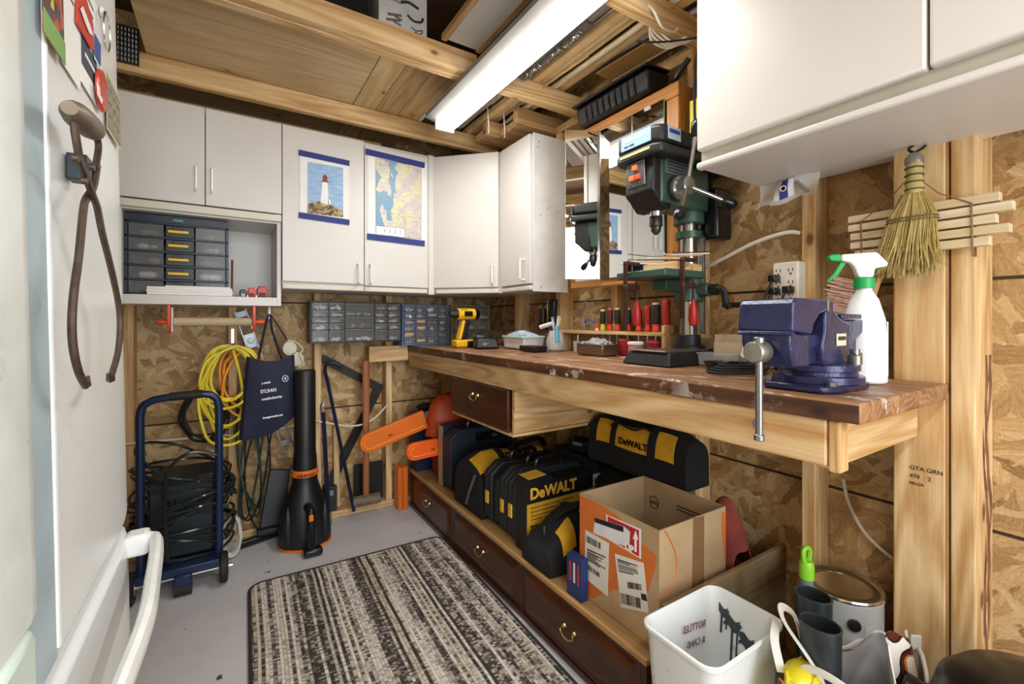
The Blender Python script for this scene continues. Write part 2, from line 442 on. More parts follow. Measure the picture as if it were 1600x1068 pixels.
# ---------------------------------------------------------------- overhead joists and what lies on them
JZ0, JZ1 = 2.13, 2.219
for i, (yf, lb) in enumerate(((2.33, 'pine joist overhead nearest the back cabinets'), (1.66, 'pine joist overhead crossing behind the middle of the light'),
                              (1.0, 'knotty pine joist overhead beside the big white cabinet'), (.33, None), (-.33, None))):
    o = ST('beam', M().bb(-.99, XW-.003, yf, yf+.038, JZ0, JZ1), W['pineX'], bevel=.003, smooth=False)
    if lb: o['label'] = lb
    o['category'] = 'joist'
sp_ = board('spliced_joist', -.99, .86, 1.62, 1.658, JZ0+.002, JZ1-.002, W['pineX'], 'shorter pine board doubled onto the middle joist, ending left of the light', 'joist')
sh = board('plywood_sheet', -.28, .53, 1.663, 2.80, 2.221, 2.232, W['ply'], 'knotty plywood sheet laid on the joists above the left cabinets', 'plywood')
for k, (a, b) in enumerate(((.533, .643), (.645, .757), (.759, .87))):
    board('shelf_plank', a, b, 1.663, 2.80, 2.221, 2.232+.001*k, wood('loft_plank_%d' % k, ('#b08f5c', '#a37f4e', '#a8824f')[k], ('#dcc491', '#cdae7b', '#d0b07c')[k], 'Y', .65, .8),
          ('pale clear plank on the joists beside the plywood sheet', 'knotty plank on the joists between two paler planks', 'plank on the joists nearest the strip light')[k], 'plank', 'planks beside the plywood sheet')
# white strips along the right edge of the planks
board('white_trim_strip', .873, .893, 1.70, 2.55, 2.221, 2.236, pm('#d6d3cb', .5), 'thin white painted strip lying on the joists beside the light', 'trim strip')
# framed white panel lying between middle and near joist
t = T('framed_panel', 'white panel in a wooden frame lying on the joists left of the light', 'panel', (.79, 1.0, 2.221))
P('panel', M().bb(.722, .85, .3, 1.60, 2.222, 2.228), pm('#cfccc4', .6, 0, .15, 2), t, smooth=False)
P('rail', M().bb(.70, .722, .3, 1.615, 2.221, 2.245), W['dimY'], t, bevel=.002, smooth=False)
P('rail', M().bb(.85, .872, .3, 1.615, 2.221, 2.245), W['dimY'], t, bevel=.002, smooth=False)
# dark box and printed carton on the plywood edge
t = T('storage_case', 'black storage case on the loft sheet beside the printed carton', 'case', (.30, 1.8, 2.233))
P('body', M().bb(.16, .44, 1.68, 1.92, 2.233, 2.40), BLACKP, t, bevel=.012); P('lid', M().bb(.15, .45, 1.67, 1.93, 2.40, 2.43), BLACKG, t, bevel=.008)
t = T('printed_carton', 'white carton with pictures of tools standing on the loft edge', 'box', (.57, 1.78, 2.233))
P('body', M().bb(.475, .665, 1.675, 1.88, 2.233, 2.47), pm('#d9d8d4', .6), t, bevel=.002, smooth=False)
m = M()
for a, b in ((.50, 2.262), (.505, 2.283)): m.box((a+.03, 1.674, b+.01), (.055, .002, .009), (0, R(-12), 0)); m.box((a+.045, 1.674, b+.002), (.03, .002, .006), (0, R(10), 0))
P('printed_tools', m, pm('#6d6660', .6), t, smooth=False)
m = M()
m.tube(spline([(.585, 1.674, 2.31), (.61, 1.674, 2.296), (.64, 1.674, 2.302), (.648, 1.674, 2.318)]), .005, 5)
m.tube(spline([(.60, 1.674, 2.27), (.62, 1.674, 2.262), (.645, 1.674, 2.27), (.635, 1.674, 2.252), (.615, 1.674, 2.256)]), .0022, 5)
m.tube(spline([(.56, 1.674, 2.35), (.59, 1.674, 2.36), (.63, 1.674, 2.35)]), .006, 5)
P('printed_clamps', m, pm('#2d2b2b', .6), t)
txt('Sealing Clamps', .012, pm('#2d2b2b', .6), t, (.49, 1.6745, 2.345), '-Y')
# dark stored boards far behind, above the back cabinets
board('stored_board', -.6, .70, 2.42, 2.80, 2.075, 2.09, W['old'], 'dark old board lying on top of the back cabinets', 'board')
# roll with metal teeth at left, hanging on the joist
t = T('nail_plate_strip', 'dark sheet of toothed metal plates at the left end of the back joist', 'metal plates', (-.335, 2.3, 2.13))
P('plate', M().bb(-.37, -.30, 2.315, 2.328, 2.155, 2.30), pm('#3a3c3e', .4, .7), t, smooth=False)
m = M()
for r in range(7):
    for c in range(6): m.box((-.363+c*.011, 2.312, 2.165+r*.02), (.004, .006, .012), (R(25), 0, 0))
tt = P('tooth', m, STEEL, t, smooth=False); tt['kind'] = 'stuff'

# timber and strips stored on the joists right of the light
random.seed(4)
strips = [  # x centre, width, thick, y0, y1, z, colour, kind
 (1.005, .030, .018, .35, 2.60, 0, '#e6e1d6', 'pale painted moulding strip'), (1.040, .026, .014, .4, 2.5, 0, '#b09a85', 'thin reddish brown strip'),
 (1.068, .022, .02, .3, 2.45, .002, '#e4dccb', 'cream moulding strip'), (1.093, .018, .012, .4, 2.3, 0, '#b98f72', 'narrow brown strip'),
 (1.118, .022, .016, .4, 2.65, 0, '#c3cacd', 'grey metal channel'), (1.142, .016, .016, .3, 2.0, 0, '#cdb799', 'tan strip'),
 (1.186, .034, .03, .3, 2.4, 0, '#e2bf88', 'thick pine batten'), (1.224, .030, .028, .35, 2.62, 0, '#ecca95', 'pale pine batten'),
 (1.262, .036, .012, .4, 2.2, 0, '#dcbc8a', 'flat pine lath'), (1.300, .014, .014, .3, 2.4, .004, '#efe3c6', 'slim cream strip'),
 (1.335, .034, .034, .6, 2.1, 0, '#e6c188', 'square pine batten'), (1.366, .02, .02, .5, 1.9, 0, '#f1ddb2', 'light new lath'),
]
for i, (x, wd, th, y0, y1, z, c, k) in enumerate(strips):
    skew = random.uniform(-.012, .012)
    z += .012*((i*7) % 3)
    m = M(); m.box((x, (y0+y1)/2, JZ1+.002+z+th/2), (wd, y1-y0, th), (0, 0, skew*.5))
    S('wood_strip' if 'metal' not in k else 'metal_channel', m, pm(c, .6 if 'metal' not in k else .35, 0 if 'metal' not in k else .8, .14, 14),
      k+(' resting on the joists right of the light', ' laid along the joists among the strips', ' on the joists between the battens')[i % 3], 'strip', 'strips stored on the joists', bevel=.0015, smooth=False)
for i, (x, z, r) in enumerate(((1.16, .034, .007), (1.20, .045, .009), (1.25, .035, .007), (1.09, .03, .008), (1.13, .032, .009), (1.05, .028, .008))):
    S('dowel', M().cyl((x, .3+.1*i, JZ1+z), (x+.03, 2.3-.1*i, JZ1+z+.004), r, n=8), pm(('#d8d6d0', '#c79b62', '#e3dfd6', '#bca27a', '#8d8a86', '#d9d3c6')[i], .5),
      ('white plastic rod on top of the strips', 'brown dowel on top of the battens', 'long white rod crossing the battens', 'tan dowel among the strips', 'grey rod among the strips', 'cream rod nearest the light')[i], 'rod')
S('white_pipe', M().cyl((1.47, .9, JZ1+.052), (1.30, 1.95, JZ1+.052), .011, n=10), pm('#e4e3df', .4), 'white plastic pipe lying slantwise on the joists', 'pipe')
S('slanted_stick', M().cyl((1.17, 1.30, JZ0+.02), (1.22, 1.675, JZ0+.075), .004, n=8), W['dimY'], 'thin bent stick poking down from the stored strips', 'stick')
# drawer slide with a coiled spring
t = T('spring_bracket', 'galvanised bracket holding a long coiled spring among the strips', 'bracket', (1.10, 1.5, JZ1-.02))
P('channel', M().bb(1.085, 1.125, 1.22, 1.70, JZ1-.012, JZ1), STEEL, t, bevel=.002)
P('spring', M().tube([(1.105+.013*math.cos(a*.9), 1.27+.37*a/160, JZ1-.02+.009*math.sin(a*.9)) for a in range(160)], .0028, 5), CHROME, t)
# brown hardboard piece and framed board
t = T('hardboard_offcut', 'tan hardboard offcut with a pale edge lying over the joists', 'board', (1.43, 1.3, JZ1+.02))
P('sheet', M().box((1.44, 1.26, JZ1+.010), (.10, .44, .006), (0, 0, R(3))), pm('#b58b52', .7), t, smooth=False)
P('edging', M().box((1.493, 1.26, JZ1+.012), (.006, .44, .014), (0, 0, R(3))), pm('#ded6c0', .6), t, smooth=False)
S('roof_board', M().bb(1.05, 1.5, -.2, 2.75, 2.32, 2.335), W['old'], 'dark wide board lying high over the stored strips', 'board')
# short offcuts carried by the wall plate above the right cabinets
for i, (a, b, y0, y1, z0, z1, lb) in enumerate(((1.235, 1.48, 1.895, 1.935, 2.132, 2.216, 'pine offcut with a saw kerf above the end cabinet'),
        (1.17, 1.48, 2.10, 2.14, 2.132, 2.21, 'pine offcut above the corner cabinet nearest the light'),
        (1.25, 1.48, 1.937, 2.098, 2.132, 2.17, 'flat pine offcut between two upright ones above the cabinets'),
        (1.17, 1.48, 2.142, 2.22, 2.132, 2.17, 'flat pine offcut behind the others above the cabinets'))):
    board('lumber_offcut', a, b+.09, y0, y1, z0, z1, W['dimX'], lb, 'lumber', 'offcuts above the right cabinets')
for i, x in enumerate((1.215, 1.12)):
    S('cable_tail', M().tube(spline([(x, 2.0, 2.24), (x-.004, 1.985, 2.18), (x+.003, 1.99, 2.12), (x, 1.988, 2.085)]), .0035, 6), WIRE,
      ('white cable end dangling beside the offcuts', 'white cable end dangling nearest the light')[i], 'cable')

# ---------------------------------------------------------------- strip light
t = T('strip_light', 'long white fluorescent strip light hung below the joists', 'light', (.885, 1.38, 2.13))
m = M(); m.prism([(.80, 2.127), (.985, 2.127), (.983, 2.110), (.936, 2.098), (.845, 2.098), (.802, 2.110)], 'xz', .74, 2.04)
P('housing', m, pm('#8b8985', .5), t, smooth=False)
m = M(); m.prism([(.845, 2.0975), (.936, 2.0975), (.934, 2.066), (.920, 2.056), (.861, 2.056), (.847, 2.066)], 'xz', .76, 2.01)
P('diffuser', m, emis('lit_diffuser', '#fffaf2', 8.), t, smooth=True)
for y in (.752, 2.016): P('end_cap', M().bb(.842, .939, y-.006, y+.006, 2.054, 2.0975), pm('#dcdad4', .5), t, bevel=.002)

# ---------------------------------------------------------------- wall cabinets
def handle(parent, x, y, z, face, horizontal=False, L=.1):
    m = M()
    d = Vector((0, -1, 0)) if face == '-Y' else Vector((-1, 0, 0)) if face == '-X' else Vector(face)
    c = Vector((x, y, z)); u = Vector((0, 0, L/2)); o = d*.028
    m.tube([c-u, c-u+o*.8, c-u*.9+o, c+u*.9+o, c+u+o*.8, c+u], .0045, 8)
    return P('handle', m, pm('#efeee9', .3, .1), parent)
DG = pm('#8c8878', .7)
# left cabinet with an open shelf below
CF = 2.39
t = T('wall_cabinet', 'white wall cabinet above an open shelf, beside the fridge', 'cabinet', (-.083, CF+.15, 1.203))
m = M(); x0, x1 = -.383, .215
m.bb(x0, x0+.018, CF, YS-.001, 1.203, 2.065); m.bb(x1-.018, x1, CF, YS-.001, 1.203, 2.065)
m.bb(x0+.018, x1-.018, CF, YS-.001, 1.203, 1.243); m.bb(x0+.018, x1-.018, CF, YS-.001, 2.047, 2.065)
m.bb(x0+.018, x1-.018, CF, YS-.001, 1.592, 1.612); m.bb(x0+.018, x1-.018, YS-.012, YS-.002, 1.243, 2.047)
P('carcass', m, WHITE, t, bevel=.0015, smooth=False)
P('bottom_rail', M().bb(x0, x1, CF-.019, CF-.001, 1.60, 1.633), EDGE, t, bevel=.004)
for a, b, hx in ((x0, -.0845, -.115), (-.0815, x1, -.058)):
    d_ = P('door', M().bb(a, b, CF-.021, CF-.002, 1.638, 2.063), WHITE, t, bevel=.0025)
    handle(d_, hx, CF-.021, 1.745, '-Y')
# double cabinet
t = T('wall_cabinet', 'white two-door wall cabinet with a lighthouse print and a map taped on', 'cabinet', (.6, CF+.15, 1.286))
m = M(); x0, x1 = .218, .985
m.bb(x0, x1, CF, YS-.001, 1.286, 2.065); P('carcass', m, WHITE, t, bevel=.0015, smooth=False)
P('bottom_rail', M().bb(x0, .597, CF-.017, CF-.001, 1.286, 1.312), EDGE, t, bevel=.005)
P('bottom_rail', M().bb(.599, .945, CF-.017, CF-.001, 1.286, 1.312), EDGE, t, bevel=.005)
P('filler_strip', M().bb(.95, .985, CF-.02, CF-.001, 1.28, 2.064), WHITE, t, bevel=.003)
dl = P('door', M().bb(x0, .596, CF-.021, CF-.002, 1.322, 2.063), WHITE, t, bevel=.0025); handle(dl, .565, CF-.021, 1.375, '-Y')
dr = P('door', M().bb(.599, .947, CF-.023, CF-.002, 1.316, 2.045), WHITE, t, bevel=.0025); handle(dr, .625, CF-.023, 1.375, '-Y')
# diagonal corner cabinet
t = T('corner_wall_cabinet', 'white diagonal corner wall cabinet with one door', 'cabinet', (1.25, 2.5, 1.286))
A = Vector((.988, CF, 0)); B = Vector((1.275, 2.103, 0)); u = (B-A).normalized(); nrm = Vector((-u.y, u.x, 0)); nrm = nrm if nrm.y < 0 else -nrm
m = M(); m.prism([(A.x, A.y), (B.x, B.y), (XS-.002, 2.103), (XS-.002, YS-.002), (A.x, YS-.002)], 'xy', 1.286, 2.058)
P('carcass', m, WHITE, t, bevel=.0015, smooth=False)
def slab(p, q, z0, z1, th, off=0.):
    p = p + nrm*off; q = q + nrm*off
    mm = M(); mm.prism([(p.x, p.y), (q.x, q.y), ((q+nrm*th).x, (q+nrm*th).y), ((p+nrm*th).x, (p+nrm*th).y)], 'xy', z0, z1); return mm
L_ = (B-A).length
P('bottom_rail', slab(A+u*.02, B-u*.02, 1.286, 1.31, .015, .001), EDGE, t, bevel=.004)
d_ = P('door', slab(A+u*.006, B-u*.02, 1.318, 2.056, .019, .002), WHITE, t, bevel=.0025)
hp = B-u*.05+nrm*.02; handle(d_, hp.x, hp.y, 1.385, tuple(nrm))
# right end cabinet, end panel facing the bench
t = T('narrow_wall_cabinet', 'narrow white wall cabinet on the right wall with a scuffed end panel', 'cabinet', (1.38, 1.95, 1.286))
P('carcass', M().bb(1.276, XS-.002, 1.81, 2.10, 1.286, 2.058), WHITE, t, bevel=.0015, smooth=False)
P('end_panel', M().bb(1.270, XS+.001, 1.802, 1.8095, 1.279, 2.06), pm('#dedcda', .45), t, bevel=.001, smooth=False)
P('bottom_rail', M().bb(1.258, 1.2755, 1.812, 2.09, 1.286, 1.308), EDGE, t, bevel=.005)
d_ = P('door', M().bb(1.255, 1.2755, 1.815, 2.095, 1.318, 2.056), WHITE, t, bevel=.0025); handle(d_, 1.255, 1.86, 1.39, '-X')
m = M()
for z, x in ((2.02, 1.30), (1.66, 1.31), (1.30, 1.315), (1.99, 1.292)): m.cyl((x, 1.8018, z), (x, 1.799, z), .003, n=8)
m.box((1.36, 1.8015, 1.70), (.035, .001, .0015), (0, R(-35), 0)); m.box((1.42, 1.8015, 1.685), (.02, .001, .0015), (0, R(-40), 0))
P('scuff_mark', m, pm('#6b655e', .7), t)['kind'] = 'stuff'
# big near cabinet on the right wall
t = T('large_wall_cabinet', 'large white cabinet high on the right wall above the broom', 'cabinet', (1.3, .2, 1.553))
P('carcass', M().bb(1.125, XS-.001, -.62, .772, 1.553, 2.126), WHITE, t, bevel=.003, smooth=False)
P('bottom_rail', M().bb(1.098, 1.124, -.62, .778, 1.550, 1.570), WHITE, t, bevel=.007, seg=3)
P('recess_strip', M().bb(1.119, 1.1245, -.62, .774, 1.570, 1.604), pm('#aeab9c', .6), t, smooth=False)
ys = gy(1448, 1.10)
for a, b in ((ys+.001, .777), (-.10, ys-.003), (-.62, -.104)):
    P('door', M().bb(1.100, 1.1245, a, b, 1.602, 2.124), WHITE, t, bevel=.006, seg=3)

# prints and tape on the double cabinet
TAPE = pm('#24347c', .65, 0, .12, 25, .3, 200)
def printmat_light():
    t = NT('lighthouse_sky'); v = t.n('ShaderNodeTexCoord').outputs['Object']
    t.base(t.ramp(t.noise(t.map(v, (4, 1, 14)), 6, 3), [(.3, '#7fa6cf'), (.7, '#a9c6e2')])); t.set(Roughness=.5); return t.m
yf = CF-.0225
t = T('lighthouse_print', 'print of a white lighthouse on a rocky hill, taped to a cabinet door', 'picture', (.38, yf, 1.65))
P('sheet', M().bb(.293, .52, yf-.001, yf, 1.645, 1.935), PAPER, t, smooth=False)
P('sky_print', M().bb(.327, .492, yf-.0018, yf-.0011, 1.655, 1.905), printmat_light(), t, smooth=False)
def hillmat():
    t = NT('rock_print'); v = t.coord(); t.base(t.ramp(t.noise(v, 60, 4), [(.35, '#4a3d2b'), (.5, '#8a6f4d'), (.65, '#c9b48d')])); t.set(Roughness=.6); return t.m
m = M(); m.prism([(.327, 1.655), (.492, 1.655), (.492, 1.685), (.47, 1.70), (.44, 1.706), (.41, 1.716), (.385, 1.722), (.35, 1.71), (.327, 1.7)], 'xz', yf-.0024, yf-.0019); P('rocky_hill', m, hillmat(), t, smooth=False)
m = M(); m.prism([(.385, 1.715), (.424, 1.708), (.418, 1.82), (.395, 1.82)], 'xz', yf-.0028, yf-.0025); m.bb(.42, .432, yf-.0028, yf-.0025, 1.71, 1.735); P('lighthouse_tower', m, pm('#f4f1ee', .6), t, smooth=False)
m = M(); m.bb(.390, .424, yf-.0032, yf-.0029, 1.818, 1.825); m.bb(.396, .417, yf-.0032, yf-.0029, 1.825, 1.84); m.prism([(.392, 1.84), (.421, 1.84), (.407, 1.858)], 'xz', yf-.0032, yf-.0029); P('lantern_room', m, pm('#8d3a35', .6), t, smooth=False)
for z, dz, lb in ((1.925, -.008, 'blue tape strip across the top of the lighthouse print'), (1.625, .0, 'blue tape strip across the bottom of the lighthouse print')):
    S('tape_strip', M().box((.405, yf-.0036, z+.012), (.235, .0007, .028), (0, R(2.), 0)), TAPE, lb, 'tape', smooth=False)
ym = CF-.0245
def mapmat():
    t = NT('road_map'); v = t.n('ShaderNodeTexCoord').outputs['Object']
    v = t.map(v, (1, 1, 1), (R(90), 0, 0))
    wv = t.n('ShaderNodeVectorMath', {0: v, 1: t.n('ShaderNodeVectorMath', {0: t.noise(v, 9, 3, .6, 0, 'Color'), 1: (.12, .12, .12)}, operation='MULTIPLY').outputs[0]}, operation='ADD').outputs[0]
    water = t.ramp(t.noise(t.map(wv, (1.4, .6, 1), (0, 0, R(-25))), 8, 2), [(.46, 1.), (.475, 0.)])
    land = t.ramp(t.noise(v, 14, 2), [(.42, '#dcd6ae'), (.5, '#d3cfc0'), (.58, '#cfc2c0')])
    c = t.mix(water, land, '#6f9fbc')
    vo = t.n('ShaderNodeTexVoronoi', {'Vector': wv, 'Scale': 26.}, feature='DISTANCE_TO_EDGE').outputs[0]
    c = t.mix(t.ramp(vo, [(.008, .6), (.02, 0.)]), c, '#9a6a58')
    vo = t.n('ShaderNodeTexVoronoi', {'Vector': v, 'Scale': 90.}, feature='DISTANCE_TO_EDGE').outputs[0]
    c = t.mix(t.ramp(vo, [(.02, .25), (.05, 0.)]), c, '#777060')
    t.base(c); t.set(Roughness=.4); return t.m
t = T('road_map', 'road map with blue lakes taped to the right cabinet door', 'map', (.78, ym, 1.65))
P('sheet', M().bb(.615, .935, ym-.001, ym, 1.575, 2.01), PAPER, t, smooth=False)
P('map_print', M().bb(.655, .905, ym-.0016, ym-.0011, 1.585, 1.985), mapmat(), t, smooth=False)
m = M()
for a, b, c, d in ((.655, .73, 1.86, 1.861), (.729, .73, 1.86, 1.985), (.655, .81, 1.632, 1.633), (.81, .905, 1.70, 1.7012), (.81, .8112, 1.585, 1.70), (.655, .905, 1.984, 1.986), (.655, .905, 1.584, 1.586), (.6545, .656, 1.585, 1.985), (.904, .9055, 1.585, 1.985)): m.bb(a, b, ym-.0021, ym-.0017, c, d)
for k in range(4): m.bb(.70+.028*k, .7025+.028*k, ym-.0028, ym-.0022, 1.60, 1.622)
P('map_border', m, pm('#5f5a4a', .6), t, smooth=False)
P('map_legend', M().bb(.657, .808, ym-.0021, ym-.0017, 1.587, 1.631), PAPER, t, smooth=False)
for z, x0_, x1_, rr, lb in ((2.003, .602, .925, 2.2, 'blue tape strip across the top of the map'), (1.567, .61, .925, 1.5, 'blue tape strip across the bottom of the map')):
    S('tape_strip', M().box(((x0_+x1_)/2, ym-.0028, z), (x1_-x0_, .0007, .032), (0, R(rr), 0)), TAPE, lb, 'tape', smooth=False)

# ---------------------------------------------------------------- workbench
BZ = .985; BX = .94
t = T('workbench', 'long wall workbench with a worn paint-spattered plank top', 'workbench', (1.2, 1.5, 0))
for k, (a, b) in enumerate(((BX, 1.085), (1.0865, 1.235), (1.2365, 1.42))):
    P('top_plank', M().bb(a, b, .337+.0*k, YS-.002, BZ-.038, BZ-.0008*(k % 2)), W['top'], t, bevel=.004, seg=3)
P('front_edge', M().bb(BX-.003, BX-.0002, .338, YS-.04, BZ-.037, BZ-.004), wood('worn_bench_edge', '#3c2212', '#7a4e2e', 'Y', .5, 1., True, 1., '#ded6cc', .5), t, bevel=.001)
P('back_strip', M().bb(1.4215, 1.484, .447, YS-.002, BZ-.038, BZ-.0006), W['top'], t, bevel=.002)
P('front_apron', M().bb(.945, .983, .392, YS-.04, BZ-.127, BZ-.039), W['pineY'], t, bevel=.004, smooth=False)
P('apron_block', M().bb(.945, .983, .37, .39, BZ-.135, BZ-.039), W['pineZ'], t, bevel=.004, smooth=False)
P('end_rail', M().bb(.972, 1.428, .392, .430, BZ-.14, BZ-.0405), W['pineX'], t, bevel=.012, seg=4, smooth=False)
P('cleat', M().bb(gx(577, YS-.038), .944, YS-.039, YS-.001, BZ-.095, BZ-.001), W['pineX'], t, bevel=.003, smooth=False)
for y in (1.07, 2.29): P('cross_rail', M().bb(.984, XS-.002, y-.04, y-.002, BZ-.127, BZ-.04), W['dimX'], t, bevel=.002, smooth=False)
# low board along the wall behind the tools
board('backsplash_board', 1.455, 1.484, .80, 2.68, BZ+.0005, BZ+.085, W['old'], 'low grey board standing along the back of the bench', 'board')

# hanging drawer box
t = T('drawer_unit', 'pine drawer box with a dark stained front hung under the bench', 'drawer unit', (1.2, 1.78, .68))
m = M(); m.bb(.96, 1.47, 1.497, 1.513, .685, BZ-.128); m.bb(.96, 1.47, 2.035, 2.05, .685, BZ-.128); m.bb(.95, 1.47, 1.49, 2.055, .672, .684)
P('box', m, W['pineX'], t, bevel=.001, smooth=False)
P('side_board', M().bb(.955, 1.47, 1.485, 1.496, .775, .856), W['pineX'], t, bevel=.001, smooth=False)
d_ = P('drawer_front', M().bb(.94, .956, 1.515, 2.05, .686, .856), W['walnutY'], t, bevel=.004)
def bail(parent, y, z, x):
    m = M(); m.lathe([(0, 0), (.0085, 0), (.007, .005), (0, .007)], (x, y-.025, z), 10, (0, R(-90), 0)); m.lathe([(0, 0), (.0085, 0), (.007, .005), (0, .007)], (x, y+.025, z), 10, (0, R(-90), 0))
    m.tube(spline([(x-.009, y-.026, z), (x-.013, y-.031, z-.010), (x-.016, y-.013, z-.021), (x-.016, y+.013, z-.021), (x-.013, y+.031, z-.010), (x-.009, y+.026, z)], 5), .0024, 6)
    return P('bail_handle', m, BRASS, parent)
bail(d_, 1.79, .80, .94)

# low chest under the bench
t = T('low_chest', 'low dark wood three-drawer chest standing on the floor under the bench', 'chest', (1.2, 1.7, 0))
m = M(); m.bb(.958, 1.45, .82, 2.66, .002, .02); m.bb(.958, 1.45, .82, .836, .02, .205); m.bb(.958, 1.45, 2.644, 2.66, .02, .205)
for y in (1.426, 2.04): m.bb(.95, 1.45, y-.012, y+.012, .02, .205)
m.bb(1.44, 1.45, .836, 2.644, .02, .205)
P('carcass', m, W['walnutY'], t, smooth=False)
P('top_board', M().bb(.955, 1.45, .818, 2.662, .206, .220), W['oldY'] if 'oldY' in W else wood('chest_top', '#8f6d3f', '#bb945c', 'Y', .6), t, bevel=.002, smooth=False)
P('front_lip', M().bb(.943, .9545, .818, 2.662, .207, .2245), wood('lip', '#a37a45', '#c9a068', 'Y', .6), t, bevel=.002, smooth=False)
P('base_moulding', M().bb(.944, .958, .82, 2.66, .002, .022), W['walnutY'], t, bevel=.004)
for y in (.838, 1.432, 2.046): P('stile', M().bb(.948, .958, y-.016, y+.004, .022, .205), W['walnutZ'], t, bevel=.002)
for a, b in ((.844, 1.412), (1.438, 2.028), (2.052, 2.64)):
    m = M(); m.bb(.950, .957, a, b, .026, .202)
    x0_, x1_ = .936, .950; y0, y1, z0, z1 = a+.012, b-.012, .036, .192; e = .022
    m.add([(x1_, y0, z0), (x1_, y1, z0), (x1_, y1, z1), (x1_, y0, z1), (x0_, y0+e, z0+e), (x0_, y1-e, z0+e), (x0_, y1-e, z1-e), (x0_, y0+e, z1-e)],
          [(0, 1, 5, 4), (1, 2, 6, 5), (2, 3, 7, 6), (3, 0, 4, 7), (4, 5, 6, 7), (3, 2, 1, 0)])
    d_ = P('drawer', m, W['walnutY'], t, smooth=False)
    bail(d_, (a+b)/2, .13, .936)
board('plywood_divider', .97, XW-.003, .772, .788, .002, .385, W['old'], 'grey plywood board standing on edge beside the cardboard box', 'board')

# ---------------------------------------------------------------- fridge
t = T('fridge', 'white fridge with a bottom freezer drawer, papers and tongs on its side', 'fridge', (-.50, .925, 0))
LEAN = R(-1.05)
Y0, Y1 = .52, 1.33; FX = -.163; FZ = .68
t.rotation_euler = (0, LEAN, 0); t.location = (-.5, .925, .009)
WM[t.name] = Matrix.Translation(t.location)      # parts are given as if it stood upright
P('cabinet', M().bb(-.84, FX-.07, Y0, Y1, .009, 1.82), FRIDGE, t, bevel=.01)
def doorprof(groove):
    pts = [(FX-.066, Y0), (FX-.066, Y1)]
    for i in range(15):
        y = Y1-.0-(Y1-Y0)*i/14; s_ = 1-abs((i/14)*2-1)**7
        x = FX-.022+.020*s_
        pts.append((x, y))
    return pts
m = M(); m.prism(doorprof(1), 'xy', FZ+.02, 1.845); d_ = P('upper_door', m, FRIDGE, t, bevel=.014, seg=3)
P('recess_sky_tint', M().bb(FX-.004, FX-.0008, .668, .765, FZ+.03, 1.83), pm('#b4cad2', .3), d_, bevel=.002)  # pale blue of a sky reflection put into the recess strip's colour
m = M(); m.prism([(FX-.004, .55), (FX-.004, .664), (FX+.004, .667), (FX+.010, .660), (FX+.013, .635), (FX+.012, .55)], 'xy', FZ+.14, 1.80); P('door_handle', m, pm('#eef4f1', .3), d_, bevel=.004, seg=3)
m = M(); m.prism([(FX-.004, .768), (FX-.004, .782), (FX+.0005, .781), (FX+.002, .775), (FX+.0005, .769)], 'xy', FZ+.04, 1.83); P('handle_ridge', m, FRIDGE, d_, bevel=.001)
P('handle_foot', M().bb(FX-.004, FX+.016, .55, .64, FZ+.03, FZ+.139), pm('#d6e6dc', .35), d_, bevel=.01)
m = M(); m.prism(doorprof(0), 'xy', .05, FZ-.012); fd = P('freezer_drawer', m, FRIDGE, t, bevel=.012, seg=3)
P('gasket', M().bb(FX-.066, FX-.03, Y0+.01, Y1-.01, FZ-.012, FZ+.02), pm('#8c8f8e', .6), t, smooth=False)
ph = spline([(FX-.02, 1.262, FZ-.035), (FX+.03, 1.257, FZ-.035), (FX+.046, 1.22, FZ-.035), (FX+.058, 1.05, FZ-.035), (FX+.064, .92, FZ-.035), (FX+.058, .78, FZ-.035), (FX+.045, .62, FZ-.035), (FX+.02, .58, FZ-.035), (FX-.02, .575, FZ-.035)], 6)
P('drawer_handle', M().tube(ph, .0125, 10, flat=1.45), pm('#f0f2ee', .3), fd)
P('handle_mount', M().bb(FX-.012, FX+.03, 1.235, 1.285, FZ-.06, FZ-.014), pm('#eef0ec', .3), fd, bevel=.008)
P('hinge_cap', M().bb(-.28, FX-.06, 1.22, 1.32, 1.82, 1.85), pm('#e6e6e2', .5), t, bevel=.004)
for x in (-.78, -.30):
    for y in (.6, 1.25): P('foot', M().cyl((x, y, -.006), (x, y, .009), .02, n=10), BLACKP, t)
def fp(px, py, off=0.):
    """point on the leaning fridge door"""
    X = -.18
    for _ in range(8):
        Y = gy(px, X); Z = gz(py, X, Y); X = FX-.001 + (Z-.0)*math.tan(LEAN) + off
    return Vector((X, Y, Z))

